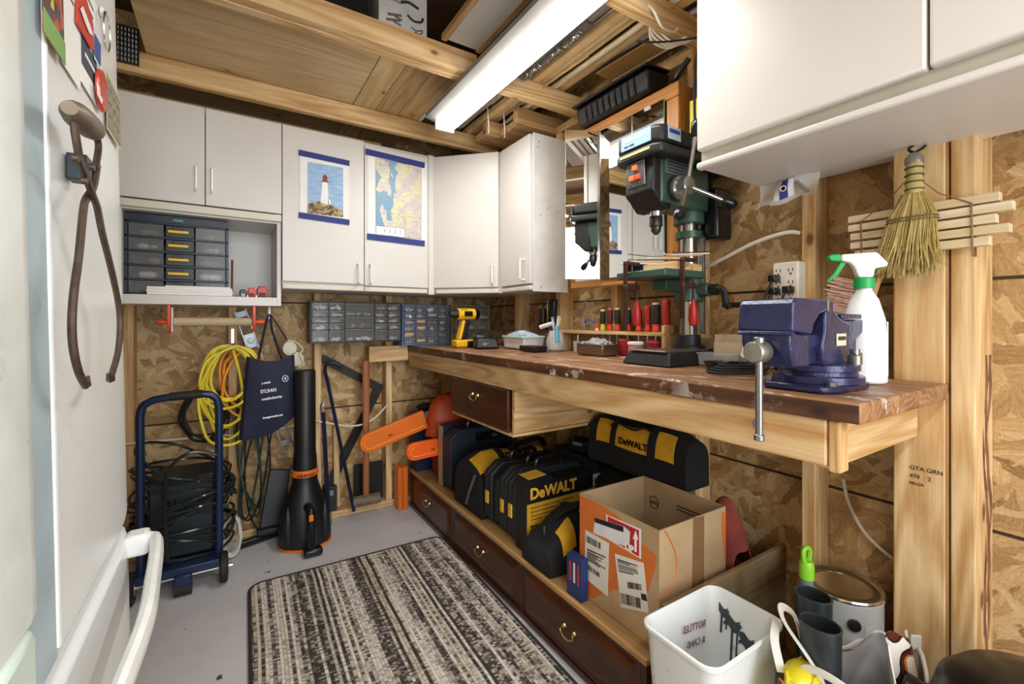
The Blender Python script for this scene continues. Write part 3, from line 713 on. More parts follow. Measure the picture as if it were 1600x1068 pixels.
# ---------------------------------------------------------------- rug
def rugmat():
    t = NT('woven_rug'); co = t.n('ShaderNodeTexCoord').outputs['Object']
    s = t.n('ShaderNodeSeparateXYZ', {0: co})
    wob = t.math('MULTIPLY_ADD', t.noise(co, 2.5, 2), .016, -.008)
    x = t.math('ADD', s.outputs[0], wob)
    col_i = t.math('FLOOR', t.math('MULTIPLY', x, 92.))
    ci = t.n('ShaderNodeTexWhiteNoise', {'W': col_i}, noise_dimensions='1D').outputs['Value']
    xv = t.n('ShaderNodeCombineXYZ', {0: x, 1: t.math('MULTIPLY', s.outputs[1], .012), 2: 0.}).outputs[0]
    a = t.noise(xv, 20, 2, .6)
    tone = t.math('MULTIPLY_ADD', ci, .42, t.math('MULTIPLY', a, .58))
    along = t.n('ShaderNodeCombineXYZ', {0: col_i, 1: t.math('MULTIPLY', s.outputs[1], 5.), 2: 0.}).outputs[0]
    tone = t.math('ADD', tone, t.math('MULTIPLY_ADD', t.noise(along, 1., 2), .34, -.17))
    cell = t.n('ShaderNodeCombineXYZ', {0: col_i, 1: t.math('FLOOR', t.math('MULTIPLY', s.outputs[1], 125.)), 2: 0.}).outputs[0]
    rn = t.n('ShaderNodeTexWhiteNoise', {0: cell}, noise_dimensions='2D').outputs['Value']
    f = t.math('ADD', tone, t.math('MULTIPLY_ADD', rn, .26, -.13))
    col = t.ramp(f, [(.29, '#35302d'), (.38, '#62584f'), (.44, '#948a80'), (.51, '#b8afa3'), (.6, '#d6cec1'), (.72, '#ebe4d8')])
    tint = t.ramp(t.noise(xv, 13, 1), [(.35, '#d9c3a0'), (.48, '#ffffff'), (.6, '#ffffff'), (.68, '#a9a3a4')])
    col = t.mix(.5, col, tint, 'MULTIPLY')
    gx_ = t.math('ABSOLUTE', t.math('SUBTRACT', t.math('FRACT', t.math('MULTIPLY', x, 92.)), .5))
    gy_ = t.math('ABSOLUTE', t.math('SUBTRACT', t.math('FRACT', t.math('ADD', t.math('MULTIPLY', s.outputs[1], 125.), t.math('MULTIPLY', gx_, .9))), .5))
    dk = t.math('MAXIMUM', t.ramp(gx_, [(.38, 0.), (.5, .7)]), t.ramp(gy_, [(.33, 0.), (.5, .6)]))
    dk = t.math('MULTIPLY', dk, t.math('MULTIPLY_ADD', ci, .6, .3))
    col = t.mix(dk, col, '#2d2824')
    t.base(col); t.set(Roughness=.95)
    t.bump(t.math('SUBTRACT', 1., dk), .8, .004); return t.m
ra = R(-1.6)
t = T('striped_rug', 'grey and cream striped woven rug on the floor with a dark bound edge', 'rug', (.485, 1.25, .0), ra)
def rrect(x0, x1, y0, y1, r, n=6):
    pts = []
    for cx, cy, a0 in ((x1-r, y1-r, 0), (x0+r, y1-r, 90), (x0+r, y0+r, 180), (x1-r, y0+r, 270)):
        for i in range(n+1):
            a = R(a0+90*i/n); pts.append((cx+r*math.cos(a), cy+r*math.sin(a)))
    return pts
m = M(); m.prism(rrect(-.43, .425, -1.05, .94, .05), 'xy', .001, .011); P('pile', m, rugmat(), t, local=True, smooth=False)
m = M(); m.tube([(x, y, .008) for x, y in rrect(-.434, .429, -1.054, .944, .054, 8)], .0065, 6, True); P('bound_edge', m, pm('#2a2826', .9, 0, .2, 20, .5, 300), t, local=True)
# ---------------------------------------------------------------- mirror cabinet
t = T('mirror_cabinet', 'oak-framed mirrored medicine cabinet on the right wall with one door ajar', 'cabinet', (1.44, 1.36, 1.284))
OX = 1.385
m = M(); m.bb(OX+.017, XS-.001, 1.065, 1.655, 1.29, 1.30); m.bb(OX+.017, XS-.001, 1.065, 1.655, 1.99, 2.0); m.bb(OX+.017, XS-.001, 1.645, 1.655, 1.30, 1.99); m.bb(XS-.006, XS-.001, 1.07, 1.645, 1.30, 1.99)
P('carcass', m, WHITE, t, smooth=False)
P('side_panel', M().bb(OX+.017, XS-.001, 1.055, 1.064, 1.286, 2.005), W['oakZ'], t, bevel=.001, smooth=False)
P('bottom_rail', M().bb(OX, OX+.016, 1.052, 1.66, 1.284, 1.316), W['oakY'], t, bevel=.004)
P('top_rail', M().bb(OX, OX+.016, 1.052, 1.66, 1.955, 2.01), W['oakY'], t, bevel=.004)
P('stile', M().bb(OX, OX+.016, 1.052, 1.105, 1.317, 1.954), W['oakZ'], t, bevel=.003)
P('stile', M().bb(OX, OX+.016, 1.63, 1.66, 1.317, 1.954), W['oakZ'], t, bevel=.003)
MIRR = NT('mirror_glass'); MIRR.base(lin('#f2f5f4')); MIRR.set(Metallic=1., Roughness=.015); MIRR = MIRR.m
GEDGE = pm('#7fa89b', .2, .3)
mx = OX-.008
for y0, y1 in ((1.108, 1.262), (1.265, 1.452)):
    d_ = P('mirror_door', M().bb(mx-.001, mx+.004, y0, y1, 1.315, 1.962), GEDGE, t, smooth=False)
    P('mirror', M().bb(mx-.0025, mx-.0012, y0+.001, y1-.001, 1.316, 1.961), MIRR, d_, smooth=False)
    P('chrome_edge', M().bb(mx-.004, mx+.004, y1, y1+.0025, 1.314, 1.963), CHROME, d_, smooth=False)
P('back_plate', M().bb(OX+.002, OX+.006, 1.458, 1.628, 1.317, 1.954), pm('#d9d4c8', .5), t, smooth=False)
hx, hy = mx, 1.456; du = Vector((-.873, .487, 0)); nn = Vector((-.487, -.873, 0)); Ld = .15
def slab2(a, b, o0, o1, z0, z1):
    p, q = Vector((hx, hy, 0))+du*a, Vector((hx, hy, 0))+du*b
    mm = M(); mm.prism([tuple((p+nn*o0)[:2]), tuple((q+nn*o0)[:2]), tuple((q+nn*o1)[:2]), tuple((p+nn*o1)[:2])], 'xy', z0, z1); return mm
d_ = P('mirror_door', slab2(.008, Ld, 0, .005, 1.315, 1.965), GEDGE, t, smooth=False)
P('mirror', slab2(.009, Ld-.001, .0052, .0065, 1.316, 1.964), MIRR, d_, smooth=False)
P('chrome_edge', slab2(.0, .007, -.004, .008, 1.314, 1.966), CHROME, d_, smooth=False)
P('hinge_clip', M().bb(mx-.004, mx, 1.17, 1.20, 1.948, 1.962), pm('#b9bcbd', .3, .5), t, smooth=False)

# things on top of it
t = T('black_tray', 'black ribbed plastic tray lying on top of the mirror cabinet', 'tray', (1.42, 1.38, 2.011))
P('tray', M().box((1.415, 1.37, 2.06), (.12, .40, .085), (0, R(-4), 0), taper=(1.1, 1.05)), BLACKP, t, bevel=.012)
P('rim', M().box((1.40, 1.37, 2.11), (.14, .43, .010), (0, R(-4), 0)), BLACKG, t, bevel=.003)
m = M()
for k in range(9): P('rib', M().box((1.350, 1.23+.035*k, 2.058), (.006, .008, .075)), BLACKG, t, bevel=.002)
S('black_pry_handle', M().tube(spline([(1.44, 1.12, 2.03), (1.42, 1.08, 2.05), (1.415, 1.03, 2.085)]), .011, 8), BLACKG, 'short black handle poking over the mirror cabinet corner', 'tool')
t = T('grooved_panel', 'orange-stained grooved wood panel leaning above the mirror cabinet', 'panel', (1.46, 1.0, 1.99))
P('board', M().bb(1.462, 1.472, .90, 1.045, 2.02, 2.26), W['oakZ'], t, smooth=False)
for k in range(5): P('slat', M().bb(1.448, 1.462, .905+.029*k, .925+.029*k, 2.02, 2.26), W['oakZ'], t, bevel=.004)
# little ledge right of the mirror with papers
t = T('small_shelf', 'small pine ledge on the studs between mirror and big cabinet', 'shelf', (1.44, .99, 1.80))
P('board', M().bb(1.40, XS-.001, .90, 1.045, 1.79, 1.805), W['pineY'], t, smooth=False)
S('booklet', M().bb(1.42, 1.428, .955, 1.03, 1.806, 1.93), pm('#d7d12e', .4), 'yellow booklet standing on the ledge beside the drill press', 'book', smooth=False)
S('dark_box', M().bb(1.435, 1.48, .93, 1.03, 1.806, 2.0), pm('#2c3946', .5), 'dark blue box behind the yellow booklet on the ledge', 'box', bevel=.002)
S('black_cable', M().tube(spline([(1.36, .93, 2.12), (1.38, .975, 2.05), (1.385, .985, 1.93), (1.375, .975, 1.82), (1.38, .96, 1.76)]), .0045, 6), RUBBER, 'black cable dropping from the joist to the drill press', 'cable')
m = M(); m.tube(spline([(1.16, 1.05, 2.22), (1.17, .99, 2.15), (1.21, .985, 2.105), (1.27, .99, 2.11), (1.30, .99, 2.13)]), .0042, 6)
S('white_cable', m, WIRE, 'white cable looping under the near joist', 'cable')
m = M()
for k in range(4): m.tube(spline([(1.22+.01*k, 1.06, 2.20), (1.27, 1.05+.01*k, 2.15-.006*k), (1.33, 1.02+.01*k, 2.105), (1.37-.01*k, .99, 2.115), (1.36, 1.04, 2.13)]), .0042, 6)
S('cable_hank', m, WIRE, 'tied hank of white cable at the right end of the near joist', 'cable')
S('black_wire', M().tube(hang((1.22, 1.1, 2.118), (1.44, .86, 2.12), .02), .004, 6), RUBBER, 'thin black wire hanging across under the near joist', 'cable')

# ---------------------------------------------------------------- drill press
t = T('drill_press', 'green and black bench drill press standing on the workbench', 'drill press', (1.31, 1.01, BZ+.001))
cx, cy = 1.40, 1.02; z0 = BZ+.001
PLATE = pm('#3c4644', .35, .5, .2)
m = M(); m.box((1.32, 1.015, z0+.022), (.32, .20, .044), taper=(.86, .86)); P('base', m, pm('#26282a', .5, .3, .2, 20, .2, 90), t, bevel=.005)
P('base_plate', M().box((1.30, 1.015, z0+.046), (.25, .15, .005)), pm('#8e8b84', .35, .8, .25, 18), t, bevel=.002)
P('column_flange', M().lathe([(.055, 0), (.055, .012), (.042, .016), (.040, .05), (.037, .052)], (cx, cy, z0+.045), 20), pm('#1d1f20', .4), t)
P('column', M().cyl((cx, cy, z0+.05), (cx, cy, 1.655), .0315, n=28), pm('#a9a8a3', .2, 1., .08), t)
P('rack_bar', M().bb(cx+.02, cx+.032, cy-.046, cy-.028, z0+.10, 1.43), pm('#77766f', .4, .8), t, bevel=.001)
P('stop_collar', M().lathe([(.033, 0), (.045, .001), (.046, .024), (.033, .026)], (cx, cy, 1.425), 20), GREEN, t)
m = M(); m.lathe([(.033, 0), (.05, .001), (.05, .085), (.033, .087)], (cx, cy, 1.20), 20); m.bb(1.24, cx-.02, cy-.03, cy+.03, 1.235, 1.272)
m.cyl((cx, cy-.03, 1.24), (cx, cy-.085, 1.24), .024, n=14); P('table_bracket', m, GREEN, t, bevel=.003)
P('work_table', M().bb(1.14, 1.345, .915, 1.12, 1.273, 1.297), GREEN, t, bevel=.004)
m = M(); m.cyl((cx+.0, cy-.088, 1.24), (cx+.0, cy-.11, 1.24), .018, n=12); m.tube(spline([(cx, cy-.105, 1.245), (cx+.015, cy-.125, 1.235), (cx+.02, cy-.13, 1.19), (cx+.03, cy-.135, 1.18)]), .011, 8)
m.cyl((cx+.01, cy-.13, 1.185), (cx+.095, cy-.14, 1.187), .010, n=10); P('crank', m, BLACKP, t, bevel=.001)
# head
P('head_casting', M().bb(1.175, 1.43, .958, 1.078, 1.515, 1.66), GREEN, t, bevel=.01)
P('head_clamp', M().lathe([(.033, 0), (.052, .002), (.052, .07), (.033, .072)], (cx, cy, 1.475), 20), GREEN, t, bevel=.002)
m = M(); m.prism([(1.145, 1.662), (1.21, 1.662), (1.235, 1.50), (1.195, 1.50), (1.16, 1.535), (1.14, 1.55)], 'xz', .962, 1.082); P('front_cover', m, BLACKP, t, bevel=.008, seg=3)
P('switch_plate', M().box((1.139, 1.03, 1.615), (.006, .075, .082), (0, R(-3), 0)), pm('#7c8084', .3, .6), t, bevel=.003)
for z, y, c, lb in ((1.635, 1.03, '#e0762c', 'orange push button'), (1.603, 1.043, '#e0762c', 'orange push button'), (1.603, 1.018, '#c9522a', 'red push button')):
    P('switch_button', M().box((1.133, y, z), (.009, .022, .018)), pm(c, .4), t, bevel=.002, label=lb)
for y in (1.052, 1.008): P('plate_screw', M().cyl((1.136, y, 1.582), (1.131, y, 1.582), .004, n=10), CHROME, t)
# belt cover, two tiers
m = M(); pts = [(1.118, .945), (1.135, .920), (1.53, .918), (1.53, 1.13), (1.135, 1.115), (1.118, 1.09)]
m.prism([(x, y) for x, y in pts], 'xy', 1.658, 1.690); P('belt_housing', m, pm('#303331', .4, .2), t, bevel=.008, seg=3)
m = M(); c0 = (1.33, 1.02)
m.prism([(x+.006, y) for x, y in pts], 'xy', 1.691, 1.750); P('belt_cover', m, BLACKP, t, bevel=.014, seg=4)
P('label_strip', M().box((1.1225, 1.017, 1.722), (.0015, .125, .045)), pm('#8fb3cc', .4), t, smooth=False, label='pale blue label strip')
P('label_strip', M().box((1.1165, 1.017, 1.676), (.0015, .125, .008)), pm('#d8c38e', .4), t, smooth=False)
P('side_label', M().box((1.19, .9185, 1.722), (.06, .002, .04)), pm('#b8cfe2', .4), t, smooth=False)
P('side_label', M().box((1.19, .917, 1.728), (.05, .001, .012)), pm('#27498a', .4), t, smooth=False)
txt('MASTERCRAFT', .012, pm('#ffffff', .4), t, (1.1212, 1.066, 1.724), '-X', bold=.0004)
txt('DRILL PRESS', .008, pm('#2b2b2b', .4), t, (1.1212, 1.066, 1.707), '-X')
P('name_plate', M().box((1.255, .957, 1.635), (.12, .002, .045)), pm('#7c8b8a', .4, .3), t, smooth=False)
m = M()
for k in range(4): m.box((1.255, .9555, 1.650-.010*k), (.105, .0008, .0045))
P('plate_print', m, pm('#2a3c66', .5), t, smooth=False)['kind'] = 'stuff'
# spindle and chuck
P('quill', M().lathe([(.030, 0), (.030, -.012), (.022, -.014), (.020, -.03)], (1.225, 1.02, 1.515), 18), CHROME, t)
P('chuck', M().lathe([(.013, 0), (.020, -.002), (.0215, -.004), (.0215, -.034), (.019, -.036), (.017, -.037), (.016, -.05), (.007, -.062), (.0, -.062)], (1.225, 1.02, 1.486), 20), pm('#4a4b4c', .35, .8), t)
# feed hub with three arms
hub = Vector((1.245, .957, 1.565))
hb = P('feed_hub', M().lathe([(.038, 0), (.038, .02), (.030, .022), (.030, .055), (.026, .058), (.0, .058)], hub, 22, (R(90), 0, 0)), pm('#b9b8b3', .25, .9), t)
P('depth_ring', M().lathe([(.042, 0), (.042, .012), (.036, .013)], hub, 22, (R(90), 0, 0)), pm('#3a3b3b', .4, .5), t)
for k, kn in enumerate(((1.235, .872, 1.735), (1.375, .85, 1.515), (1.125, .85, 1.45))):
    a = hub + Vector((0, -.045, 0)); kn = Vector(kn); d = (kn-a).normalized()
    ar = P('feed_arm', M().cyl(a, kn-d*.02, .0078, n=10), CHROME, t)
    rot = d.to_track_quat('Z', 'Y').to_euler()
    P('knob', M().lathe([(.009, -.028), (.013, -.02), (.017, .0), (.0175, .012), (.012, .022), (0, .026)], kn, 16, rot), BLACKG, ar)
P('motor', M().cyl((1.475, 1.06, 1.46), (1.475, 1.06, 1.65), .07, n=20), BLACKP, t, bevel=.004)
P('switch_box', M().bb(1.435, 1.525, .93, .99, 1.42, 1.60), BLACKG, t, bevel=.012, seg=3)
P('motor_vent', M().bb(1.44, 1.51, .925, .931, 1.53, 1.585), pm('#2c2e30', .5), t, bevel=.002)
# things on the drill press table
S('wood_block', M().box((1.285, 1.0, 1.3105), (.15, .13, .026), (0, 0, R(6))), W['pineY'], 'pine block lying on the drill press table', 'wood block', bevel=.002)
m = M()
for pts, r in (((1.16, 1.10, 1.32), .003), ): pass
random.seed(7)
for k in range(7):
    x, y = 1.20+.02*k, 1.08-.02*k; a = random.uniform(-.5, .5)
    S('wire_scrap', M().tube(spline([(x-.06*math.cos(a), y+.02, 1.3275+.0065*k), (x, y-.01+.01*k, 1.330+.0065*k), (x+.07*math.cos(a), y-.07-.05*math.sin(a), 1.327+.0065*k)]), .0025, 5),
      pm(('#e8e4d8', '#d8cba8', '#7c4b33', '#ece8df', '#b9a27a', '#efeae0', '#5c3a2b')[k], .5), ('white wire scrap on the block', 'cream wire scrap on the block', 'brown stick on the block', 'uppermost white wire scrap', 'tan stick among the wire scraps', 'long white wire scrap across the block', 'dark brown stick on top of the scraps')[k]+' of the drill press', 'scrap', 'scraps on the drill press table')
def barclamp(x, y, lb, h):
    t = T('bar_clamp', lb, 'clamp', (x, y, 1.29))
    IR = pm('#54372a', .5, .6, .2)
    P('bar', M().box((x, y, 1.33-h/2), (.006, .016, h)), IR, t, bevel=.001)
    P('fixed_jaw', M().box((x+.03, y, 1.327), (.07, .014, .012)), IR, t, bevel=.003)
    P('sliding_jaw', M().box((x+.028, y, 1.245), (.066, .018, .018)), IR, t, bevel=.003)
    P('screw', M().cyl((x+.055, y, 1.19), (x+.055, y, 1.268), .0045, n=8), IR, t)
    P('grip', M().lathe([(.004, .0), (.012, .003), (.015, .02), (.013, .055), (.008, .075), (.005, .085)], (x+.055, y, 1.115), 12), RED, t)
barclamp(1.132, 1.07, 'rusty bar clamp with red grip on the far side of the drill table', .23)
barclamp(1.21, .905, 'rusty bar clamp with red grip on the near side of the drill table', .19)

# ---------------------------------------------------------------- screwdriver rack
RX = 1.425
t = T('tool_rack', 'pale wooden screwdriver rack standing at the back of the bench', 'rack', (RX, 1.43, BZ+.001))
P('shelf', M().bb(RX-.03, RX+.028, 1.122, 1.755, 1.074, 1.088), W['pineY'], t, bevel=.001, smooth=False)
for y in (1.745, 1.128): P('end_board', M().bb(RX-.03, RX+.028, y-.006, y+.008, BZ+.0015, 1.0735 if y > 1.5 else 1.074), W['pineZ'], t, bevel=.001, smooth=False)
P('end_stop', M().bb(RX-.03, RX+.028, 1.122, 1.136, 1.0885, 1.115), W['pineZ'], t, bevel=.001, smooth=False)
def screwdriver(px, c1, c2, top, h, r, lb):
    y = gy(px, RX); t = T('screwdriver', lb, 'screwdriver', (RX, y, 1.0885), group='screwdrivers in the wooden rack')
    z = 1.0890
    P('collar', M().lathe([(r*.75, 0), (r*.95, .004), (r*.95, .012), (r*.72, .022), (r*.8, .03)], (RX, y, z), 12), pm(c2, .4), t)
    P('grip', M().lathe([(r*.82, .030), (r, .037), (r, h-.012), (r*.9, h-.008)], (RX, y, z), 12), pm(c1, .5), t)
    P('end_cap', M().lathe([(r*.9, h-.008), (r*.85, h-.002), (r*.5, h), (0, h)], (RX, y, z), 12), pm(top, .4), t)
    P('shaft', M().cyl((RX, y, z-.055), (RX, y, z-.017), .0033, n=8), CHROME, t)
screwdriver(942, '#1e2220', '#d9d12a', '#e9e28a', .095, .0125, 'black screwdriver with yellow collar, farthest in the rack')
screwdriver(953, '#5b1e1c', '#d8432c', '#e0604a', .10, .013, 'dark red and black screwdriver second from the far end of the rack')
screwdriver(964.5, '#1d2423', '#d8432c', '#e8c07a', .10, .0135, 'black screwdriver with yellowish cap, third from the far end')
screwdriver(981, '#1d2423', '#d8432c', '#e88a7a', .098, .0135, 'black screwdriver with pink cap in the middle of the rack')
screwdriver(998, '#402226', '#d8432c', '#b0392c', .098, .013, 'dark maroon screwdriver with printed grip in the rack')
screwdriver(1012, '#b3271f', '#d8432c', '#c93a2c', .105, .013, 'all-red screwdriver beside the maroon one in the rack')
screwdriver(1025, '#1d2423', '#dd4a2d', '#efc0b0', .115, .0165, 'thick black screwdriver with pale cap near the drill column')
screwdriver(1041, '#b32a24', '#d8432c', '#c93a2c', .125, .0155, 'long red screwdriver nearest the drill press column')
# scissors and small things at the far end of the rack
t = T('scissors', 'open chrome scissors standing point-down through the far end of the rack', 'scissors', (1.42, 1.62, 1.09))
P('blade', M().box((1.42, 1.615, 1.14), (.003, .009, .13), (R(-14), 0, 0)), CHROME, t, bevel=.001)
P('blade', M().box((1.424, 1.622, 1.14), (.003, .009, .13), (R(-22), 0, 0)), CHROME, t, bevel=.001)
for y, z in ((1.592, 1.212), (1.565, 1.206)): P('finger_ring', M().tube([(1.42, y+.012*math.cos(a*PI/8), z+.012*math.sin(a*PI/8)) for a in range(16)], .0022, 5, True), CHROME, t)
t = T('small_pliers', 'small chrome pliers with blue grips lying on the rack', 'pliers', (1.42, 1.53, 1.09))
P('handle', M().tube(spline([(1.42, 1.60, 1.125), (1.415, 1.57, 1.14), (1.42, 1.53, 1.125)]), .005, 6), pm('#5060a8', .4), t)
P('jaw', M().tube([(1.42, 1.60, 1.095), (1.42, 1.60, 1.13)], .005, 6), CHROME, t)
t = T('red_cap_tube', 'little red-capped tube beside the yellow-collared screwdriver', 'tube', (1.42, 1.515, 1.089))
P('body', M().cyl((1.42, 1.515, 1.0885), (1.42, 1.515, 1.10), .008, n=10), pm('#e9e4c8', .5), t); P('cap', M().cyl((1.42, 1.515, 1.1005), (1.42, 1.515, 1.122), .010, n=10), pm('#d9532e', .4), t)

# ---------------------------------------------------------------- small things on the bench, far part
zb = BZ+.0015
t = T('tin_box', 'open brown-grey metal tin with a clear plastic bag on the bench', 'tin', (1.34, 1.42, zb))
P('tin', M().box((1.335, 1.425, zb+.022), (.09, .16, .043), taper=(1.04, 1.03)), pm('#8b7a68', .3, .8), t, bevel=.006)
P('rim', M().tube([(x, y, zb+.046) for x, y in rrect(1.288, 1.382, 1.342, 1.508, .012, 3)], .003, 6, True), CHROME, t)
random.seed(3)
P('plastic_bag', M().grid(lambda u, v: (1.30+.075*u+.01*math.sin(9*v), 1.36+.14*v, zb+.05+.022*math.sin(PI*u)*math.sin(PI*v)+.007*math.sin(17*u+5*v)*math.cos(13*v)), 12, 14), CLEAR, t)
def jar(px, X, r, h, col, lid, lb, name='jar', lidh=.012):
    y = gy(px, X); t = T(name, lb, 'jar', (X, y, zb))
    P('body', M().lathe([(r*.9, 0), (r, .004), (r, h-lidh), (r*.9, h-lidh+.001)], (X, y, zb), 18), col, t)
    P('lid', M().lathe([(r*1.08, h-lidh+.0015), (r*1.08, h-.002), (r, h), (0, h)], (X, y, zb), 18), lid, t); return t
jar(993, 1.32, .028, .066, pm('#b98a82', .25, 0, .3, 30), pm('#efece6', .4), 'low jar with a white lid under the tool rack')
jar(977, 1.425, .026, .070, pm('#9e2430', .25), pm('#b23340', .4), 'red plastic tub behind the white-lidded jar')
jar(1023, 1.425, .030, .068, pm('#a32a35', .25), pm('#b53a45', .4), 'red plastic tub nearest the drill press base')
t = T('supply_cup', 'small pale cup holding pens under the far end of the rack', 'cup', (1.40, gy(902, 1.40), zb))
P('cup', M().lathe([(.018, 0), (.021, .05), (.018, .05), (.016, .004), (0, .004)], (1.40, gy(902, 1.40), zb), 14), pm('#b9b09a', .4), t)
for k in range(3): P('pen', M().cyl((1.40, gy(902, 1.40)+.004*k, zb+.006), (1.395+.006*k, gy(902, 1.40)-.012+.012*k, zb+.08), .003, n=6), pm(('#d8d6cf', '#8f6b55', '#4a4a4c')[k], .5), t)
S('bolt_nuts', M().ball((1.36, gy(911, 1.36), zb+.008), (.012, .012, .008), 8), STEEL, 'small steel nut lying before the far cup on the bench', 'nut')
# glass jar of brushes
jy = gy(868, 1.34)
t = T('brush_jar', 'glass jar filled with paintbrushes and pens on the bench', 'jar', (1.34, jy, zb))
P('glass', M().lathe([(.034, 0), (.045, .01), (.046, .05), (.035, .085), (.030, .10), (.028, .10), (.033, .084), (.043, .05), (.042, .012), (0, .008)], (1.34, jy, zb), 20), CLEAR, t)
P('paper_lining', M().cyl((1.34, jy, zb+.010), (1.34, jy, zb+.055), .036, n=16), pm('#8d7f6b', .7, 0, .4, 40), t)
for k, (a, b, L, c) in enumerate(((-.5, .3, .17, '#d8b98a'), (.6, .2, .16, '#4fa3c4'), (.1, -.6, .18, '#efe9d8'), (.7, -.4, .17, '#e6c99a'), (-.8, -.1, .15, '#e9e7e2'), (.2, .7, .18, '#2f6f8a'))):
    d = Vector((a*.28, b*.28, 1)).normalized(); P('brush_handle', M().tube([Vector((1.34, jy, zb+.055)), Vector((1.34, jy, zb+.055))+d*L*.65], [.0055, .004], 6), pm(c, .5), t)
P('tied_rag', M().tube(spline([(1.33, jy-.02, zb+.12), (1.325, jy-.03, zb+.08), (1.32, jy-.038, zb+.045)]), [.012]*17 if False else .011, 7), pm('#5aa6c0', .6), t)
P('paper_roll', M().cyl((1.33, jy+.005, zb+.135), (1.30, jy+.07, zb+.115), .011, n=10), pm('#dedbd4', .6), t)
# tray of wipes and black tray
ty = gy(815, 1.30)
t = T('wipes_tray', 'white plastic tray heaped with a wipes packet on the far bench', 'tray', (1.31, ty, zb))
P('tray', M().box((1.31, ty, zb+.032), (.12, .19, .06), taper=(1.1, 1.08)), pm('#e6e1e0', .4), t, bevel=.008)
P('rim', M().tube([(x, y, zb+.064) for x, y in rrect(1.24, 1.38, ty-.107, ty+.107, .02, 4)], .005, 6, True), pm('#bcd6cf', .4), t)
P('packet', M().grid(lambda u, v: (1.25+.11*u, ty-.08+.17*v, zb+.068+.028*math.sin(PI*u)**.6*math.sin(PI*v)**.6+.004*math.sin(14*u+9*v)), 12, 12, .004), pm('#aebccb', .35, 0, .45, 22), t)
S('black_small_tray', M().box((1.235, gy(833, 1.235), zb+.014), (.075, .12, .027), taper=(1.08, 1.06)), BLACKP, 'shallow black plastic tray before the white wipes tray', 'tray', bevel=.004)
# hanging black tools on the wall studs, far end
t = T('hanging_flashlight', 'black flashlight hanging on the stud above the wipes tray', 'flashlight', (1.455, 1.99, 1.09))
P('barrel', M().cyl((1.45, 1.97, 1.12), (1.45, 1.97, 1.20), .020, n=14), BLACKP, t, bevel=.002); P('head', M().cyl((1.45, 1.97, 1.085), (1.45, 1.97, 1.119), .028, n=16), BLACKG, t, bevel=.002)
P('loop', M().tube(spline([(1.452, 1.97, 1.20), (1.47, 1.99, 1.24), (1.47, 1.95, 1.25), (1.452, 1.97, 1.205)]), .0025, 5), RUBBER, t)
t = T('hanging_stapler', 'black stapler with a bright steel edge hanging beside the flashlight', 'stapler', (1.45, 1.885, 1.1))
P('body', M().box((1.452, 1.885, 1.185), (.03, .045, .13), (R(6), 0, 0)), BLACKG, t, bevel=.01); P('steel_edge', M().box((1.436, 1.912, 1.18), (.004, .006, .135), (R(3), 0, 0)), CHROME, t, bevel=.001)
# cordless drill on its battery
dx, dy = 1.10, gy(722, 1.10)
t = T('cordless_drill', 'yellow and black cordless drill standing on its battery on the bench', 'drill', (dx, dy, zb))
P('battery', M().box((dx+.01, dy, zb+.022), (.12, .075, .042)), YELLOW, t, bevel=.01)
P('battery_foot', M().box((dx+.045, dy-.002, zb+.02), (.065, .078, .034)), BLACKG, t, bevel=.006)
m = M(); m.prism([(dx-.028, zb+.044), (dx+.03, zb+.044), (dx+.03, zb+.09), (dx+.045, zb+.15), (dx+.008, zb+.15), (dx-.012, zb+.1)], 'xz', dy-.02, dy+.02); P('grip', m, BLACKP, t, bevel=.009, seg=3)
m = M(); m.prism([(dx-.03, zb+.045), (dx-.012, zb+.045), (dx+.002, zb+.10), (dx+.012, zb+.15), (dx-.004, zb+.15), (dx-.02, zb+.09)], 'xz', dy-.022, dy+.022); P('grip_shell', m, YELLOW, t, bevel=.005)
P('motor_housing', M().cyl((dx-.03, dy, zb+.185), (dx+.075, dy, zb+.185), .032, n=18), YELLOW, t, bevel=.004)
P('motor_label', M().bb(dx, dx+.05, dy-.0345, dy-.031, zb+.172, zb+.2), BLACKG, t, bevel=.001)
P('rear_cap', M().cyl((dx+.0755, dy, zb+.185), (dx+.10, dy, zb+.185), .033, .026, n=18), BLACKG, t)
P('chuck', M().cyl((dx-.075, dy, zb+.185), (dx-.031, dy, zb+.185), .018, .027, n=16), BLACKG, t)
txt('DeWALT', .012, BLACKG, t, (dx-.028, dy-.0345, zb+.205), '-Y')
# battery charger
qx, qy = 1.18, gy(758, 1.18)
t = T('battery_charger', 'black battery charger lying on the bench beside the yellow drill', 'charger', (qx, qy, zb))
P('body', M().box((qx, qy, zb+.028), (.13, .17, .055), (0, 0, R(-20)), taper=(.85, .85)), BLACKP, t, bevel=.01)
P('slot', M().box((qx-.02, qy+.03, zb+.063), (.05, .06, .018), (0, 0, R(-20))), BLACKG, t, bevel=.004)
P('steel_bar', M().box((qx-.03, qy+.02, zb+.078), (.09, .006, .010), (0, R(-15), R(25))), CHROME, t, bevel=.001)
P('red_lead', M().tube(spline([(qx+.05, qy-.03, zb+.02), (qx+.09, qy-.05, zb+.05), (qx+.12, qy-.02, zb+.045), (qx+.13, qy-.05, zb+.008)]), .005, 6), pm('#7d3236', .5), t)
txt('20V MAX*', .016, pm('#d8d8d8', .5), t, (qx-.055, qy-.075, zb+.02), '-Y')

